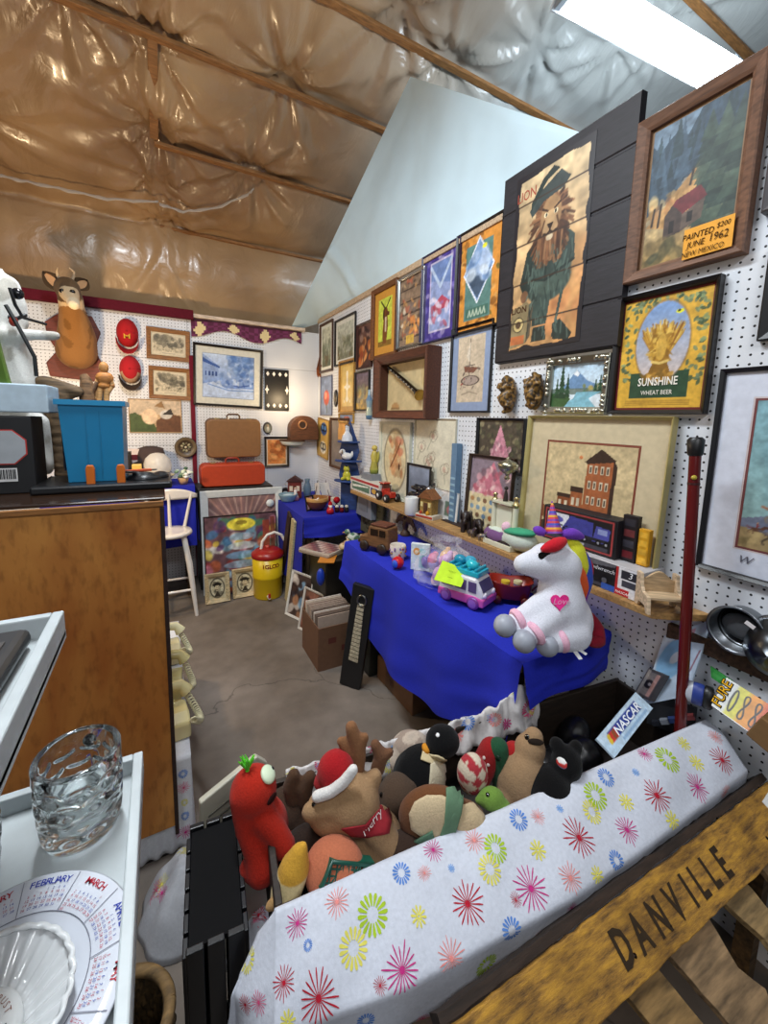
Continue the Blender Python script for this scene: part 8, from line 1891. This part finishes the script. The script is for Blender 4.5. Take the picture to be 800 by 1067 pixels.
# dark frames lying in the upper tray
for i,(x,y,z,w,d,c,lab) in enumerate(((-.185,.42,uz+.002,.075,.36,'#2c2a2a','flat black case lying in the upper tray beside its rim'),(-.265,.40,uz+.002,.07,.38,'#3a3836','dark grey box lying in the upper tray at the left edge'))):
    t=thing('dark_case',lab,'case',(x,y,z),R(2 if i else -1))
    h=.022 if i==0 else .06
    g=G(); g.box(0,0,h/2,w,d,h,c); g.build('lid','satin',t,bevel=.010 if i==0 else .004,seg=3)
    g=G(); g.box(0,0,h+.001,w*.6,d*.8,.002,'#4a4644'); g.build('top_panel','satin',t,bevel=.0008)
# glass mug
GL=solid('clear_glass','#f2f6f6',.03,trans=1,ior=1.47)
def dimple_mug(loc,lab,r=.046,h=.115,handle=None):
    t=thing('glass_mug',lab,'mug',loc,0,'dimpled glass mugs')
    nu,nv=96,56; g=G()
    def wall(u,v):
        a=u*2*PI; z=.004+(h-.004)*v; rr_=r*(.90+.10*min(1,v*2.2)**.7); k=0
        if .10<v<.86:
            rows=4; q=(v-.10)/.76*rows; j=int(q); n=9; ph=(u*n+.5*(j%2))%1-.5; dz=q-j-.5
            e=(ph/.46)**2+(dz/.46)**2
            if e<1: k=.0045*(1-e)
        return ((rr_-k)*math.cos(a),(rr_-k)*math.sin(a),z)
    g.grid(wall,nu+1,nv,'#ffffff')
    # rounded lip, inside wall, floor
    ri=r-.0075
    g.lathe([(r,h),(r-.001,h+.002),(r-.003,h+.003),(ri+.001,h+.002),(ri,h-.001),(ri-.002,h*.5),(ri-.005,.026),(ri-.014,.020),(0,.020)],'#ffffff',nu)
    g.lathe([(0,.002),(r*.75,.002),(r*.86,0),(r*.9,.004)],'#ffffff',nu)
    me=g.mesh('g'); bm=bmesh.new(); bm.from_mesh(me); bmesh.ops.remove_doubles(bm,verts=bm.verts,dist=.0003); bmesh.ops.recalc_face_normals(bm,faces=bm.faces); bm.to_mesh(me); bm.free(); me.name='cup'
    o=bpy.data.objects.new('cup',me); COL.objects.link(o); me.materials.append(GL); o.parent=t
    if handle is not None:
        g=G(); ca,sa=math.cos(handle),math.sin(handle); P=[((r-.006+.045*math.sin(PI*k/10)**.8)*ca,(r-.006+.045*math.sin(PI*k/10)**.8)*sa,.02+(h-.035)*k/10) for k in range(11)]
        g.tube(P,.008,'#ffffff',12); g.build('handle',mat=GL,parent=t)
    return t
q=onZ(90,862,tz+.001); dimple_mug(Vector((q.x-.004,q.y+.006,tz+.0015)),'clear dimpled glass mug on the white tray beside the brown counter',.045,.100,handle=R(80))
dimple_mug(Vector((-.222,.545,tz+.0015)),'second dimpled glass mug cut by the left edge on the white tray',.047,.115,handle=R(200))
# calendar plate
t=thing('calendar_plate','white plate with a printed calendar of months around its rim, on the white tray','plate',(-.148,.402,tz+.0015))
t.location=Vector((onZ(-8,1066,tz).x,onZ(-8,1066,tz).y,tz+.0015))
RP=.103
g=G(); g.lathe([(0,.004),(RP*.45,.004),(RP*.50,0),(RP*.54,.002),(RP*.66,.010),(RP*.98,.016),(RP,.0175),(RP*.98,.0185),(RP*.66,.013),(RP*.6,.008),(0,.007)],'#c9cdd6',64); g.build('plate','ceramic',t)
MON=['JANUARY','FEBRUARY','MARCH','APRIL','MAY','JUNE','JULY','AUGUST','SEPTEMBER','OCTOBER','NOVEMBER','DECEMBER']
g=G(); gl=G(); gn=G()
def rimz(r): return .0137+(r/RP-.66)/.32*.0052
for i,mn in enumerate(MON):
    a0=R(105-30*i); cc='#a82838' if i%2==0 else '#2a3a9a'
    e=a0+R(15); 
    gl.bar((RP*.66*math.cos(e),RP*.66*math.sin(e),.0141),(RP*.97*math.cos(e),RP*.97*math.sin(e),rimz(RP*.97)+.0004),.0007,.0003,'#8a8c98')
    n=len(mn)
    for k,ch in enumerate(mn):
        if k==0: g=G()
        a=a0+R(2.9*(n-1)/2-2.9*k)*min(1,9/n); r=RP*.885; g.text(ch,.0092,cc,(r*math.cos(a),r*math.sin(a),rimz(r)+.0006),xd=(math.sin(a),-math.cos(a),0),zd=(math.cos(a),math.sin(a),0),bold=.0001)
    g.build('month_name','matte',t)
    day=1
    for row in range(6):
        r=RP*(.838-.034*row)
        for col in range(7):
            if (row==0 and col<(i*3)%7) or day>30+(i%2): continue
            a=a0+R(10.5-3.5*col)*(RP*.8/r); s_=str(day); day+=1
            gn.text(s_,.0036,['#a8384a','#3a4a9a'][(col+row+i)%2 if False else (0 if col==0 else (row+i)%2)],(r*math.cos(a),r*math.sin(a),rimz(r)+.0005),xd=(math.sin(a),-math.cos(a),0),zd=(math.cos(a),math.sin(a),0))
gl.build('divider_lines','matte',t); gn.build('calendar_numbers','matte',t)
g=G(); P=[(RP*.665*math.cos(k*2*PI/60),RP*.665*math.sin(k*2*PI/60),.0138) for k in range(61)]; g.tube(P,.0004,'#7a7c88',5); g.build('inner_line','matte',t)
# fluted saucer with the round flag emblem
loc=Vector(t.location)+Vector((-.006,-.020,.0085))
t=thing('fluted_dish','white fluted dish with a round flag emblem stacked on the calendar plate','dish',loc)
g=G()
def flute(u,v):
    a=u*2*PI; r=[0,.030,.032,.040,.062,.066,.066,.062][min(7,int(v*7.99))]; z=[.004,.004,.0,.004,.018,.0215,.023,.022][min(7,int(v*7.99))]
    k=1+(.018*abs(math.sin(a*14)) if r>.035 else 0); return (r*k*math.cos(a),r*k*math.sin(a),z+(.0016*math.cos(a*28) if .038<r<.064 else 0))
g.grid(flute,225,8,'#d3d5d6'); g.build('dish','ceramic',t,solidify=.0015)
tt=thing('emblem_ashtray','small raised white disc with a flag emblem in the middle of the fluted dish','dish',loc+Vector((-.0,-.008,.0065)))
g=G(); g.lathe([(0,.0),(.030,0),(.034,.004),(.033,.012),(.028,.0145),(0,.0145)],'#d9dbdb',40); g.build('disc','ceramic',tt)
g=G(); n=40; g.poly([(.0185*math.cos(2*PI*k/n),.0185*math.sin(2*PI*k/n),.0150) for k in range(n)],'#5f9ac4'); g.build('blue_field','satin',tt)
g=G()
ca,sa=math.cos(R(20)),math.sin(R(20)); rt=lambda x,y,z=.0154:(x*ca-y*sa,x*sa+y*ca,z)
for k in range(7):
    y=.008-.0030*k; g.poly([rt(-.011,y-.0030),rt(.012,y-.0030),rt(.012,y),rt(-.011,y)],'#c0443c' if k%2==0 else '#e8e8e8')
g.poly([rt(-.011,-.002,.0157),rt(.001,-.002,.0157),rt(.001,.008,.0157),rt(-.011,.008,.0157)],'#1c2c78'); g.build('flag','satin',tt)
g=G()
for k,ch in enumerate('CAPITAL TRUST'):
    a=R(150-11*k); g.text(ch,.0062,'#8a5a4a',(.0225*math.cos(a),.0225*math.sin(a),.0152),xd=(math.sin(a),-math.cos(a),0),zd=(math.cos(a),math.sin(a),0))
g.build('ring_lettering','matte',tt)
g=G()
for s_ in(0,1):
    for k in range(7):
        a=R(-8-11*k) if s_==0 else R(188+11*k); q=Vector((.0235*math.cos(a),.0235*math.sin(a),.0153)); g.ell(q,(.0026,.001,.0003),'#2c3a34',rot=(0,0,a+R(60)),nu=8,nv=5)
g.build('wreath','matte',tt)
# ---- between the trays and the bin: basket, crumpled cloths, dark slatted crate
t=thing('wicker_basket','tall dark wicker basket standing below the white tray','basket',(-.098,.66,0))
g=G()
def wk(u,v):
    a=u*2*PI; r=.062+.016*math.sin(v*2.4); k=.004*math.sin(a*30)*math.cos(v*90)+.005*mnoise.noise((math.cos(a)*3,math.sin(a)*3,v*8))
    return ((r+k)*math.cos(a),(r+k)*math.sin(a),.003+.50*v)
g.grid(wk,121,70,lambda u,v:['#463418','#5c4626','#342612'][int(abs(mnoise.noise((u*60,v*9,1)))*5)%3]); g.build('weave','oldwood',t,solidify=.004)
g=G(); P=[(.072*math.cos(k*PI/20),.072*math.sin(k*PI/20),.505) for k in range(41)]; g.tube(P,.010,'#6a5230',8); g.build('rim','oldwood',t)
def cloth_heap(name,lab,loc,rx,ry,h,seed,c='#b4b6bc',cat='sheet'):
    g=G()
    def f(u,v):
        a=u*2*PI; r=v; k=1+.18*mnoise.noise((math.cos(a)*2,math.sin(a)*2,seed)); z=h*(1-v**2.2)*(1+.25*mnoise.noise((math.cos(a)*v*3,math.sin(a)*v*3,seed+2)))+.012*mnoise.noise((math.cos(a)*v*9,math.sin(a)*v*9,seed))*(1-v)
        return (rx*r*k*math.cos(a),ry*r*k*math.sin(a),max(.002,z))
    g.grid(f,60,20,c); o=g.build(name,'cloth',loc=loc,solidify=.001,label=lab,cat=cat); bv=BVHTree.FromPolygons([Vector(v)+Vector(loc) for v in g.v],g.f); S=G(); rr=random.Random(seed)
    for i in range(9):
        p=Vector(f(rr.random(),rr.uniform(.15,.9)))+Vector(loc); hq=bv.find_nearest(p); nn=hq[1] if hq[1].z>0 else -hq[1]; burst(S,bv,hq[0],nn,rr.uniform(.015,.035),COLS[rr.choice('smrybp')],i,'thin')
    S.v=[tuple(Vector(v)-Vector(loc)) for v in S.v]; S.build('starburst_print','matte',o)
cloth_heap('fallen_cloth','crumpled starburst cloth on the floor at the foot of the counter',(.03,1.20,0),.15,.14,.16,3)
cloth_heap('trailing_cloth','pale crumpled cloth on the floor beside the wicker basket',(.20,.98,0),.10,.14,.10,6,'#a8a8b0')
t=thing('slatted_crate','black slatted plastic crate standing at the left end of the toy bin','crate',(.062,.80,0),R(-5))
w,d,h=.105,.24,.55
for s_ in(-1,1):
    for k in range(3):
        g=G(); g.box(-w/2+.017+.035*k,s_*d/2,h/2,.030,.012,h,'#121316'); g.build('slat','plastic',t,bevel=.002)
    for k in range(6):
        g=G(); g.box(s_*w/2,-d/2+.022+.039*k,h/2-.01,.010,.033,h-.02,'#15161a'); g.build('slat','plastic',t,bevel=.002)
g=G(); g.box(0,0,.01,w,d,.014,'#101113'); g.build('base','plastic',t)
g=G(); g.box(0,0,h-.014,w-.012,d-.014,.010,'#08080a'); g.build('dark_infill','matte',t)  # added black sheet, keeps the gaps between the slats dark
q=onZ(226,838,.60); t=thing('grooved_board','cream plastic board with grooves sticking out behind the black crate','board',(.075,1.02,0),R(12))
g=G(); g.prism([(-.03,0),(.15,0),(.15,.54),(.12,.575),(-.03,.53)],-.018,0,'#b9b4a2'); g.build('panel','plastic',t,bevel=.004)
g=G()
for k in range(3): g.box(.06,-.0195,.50-.024*k,.15,.003,.005,'#6a675c',rot=(0,R(-14),0))
g.build('groove','satin',t)
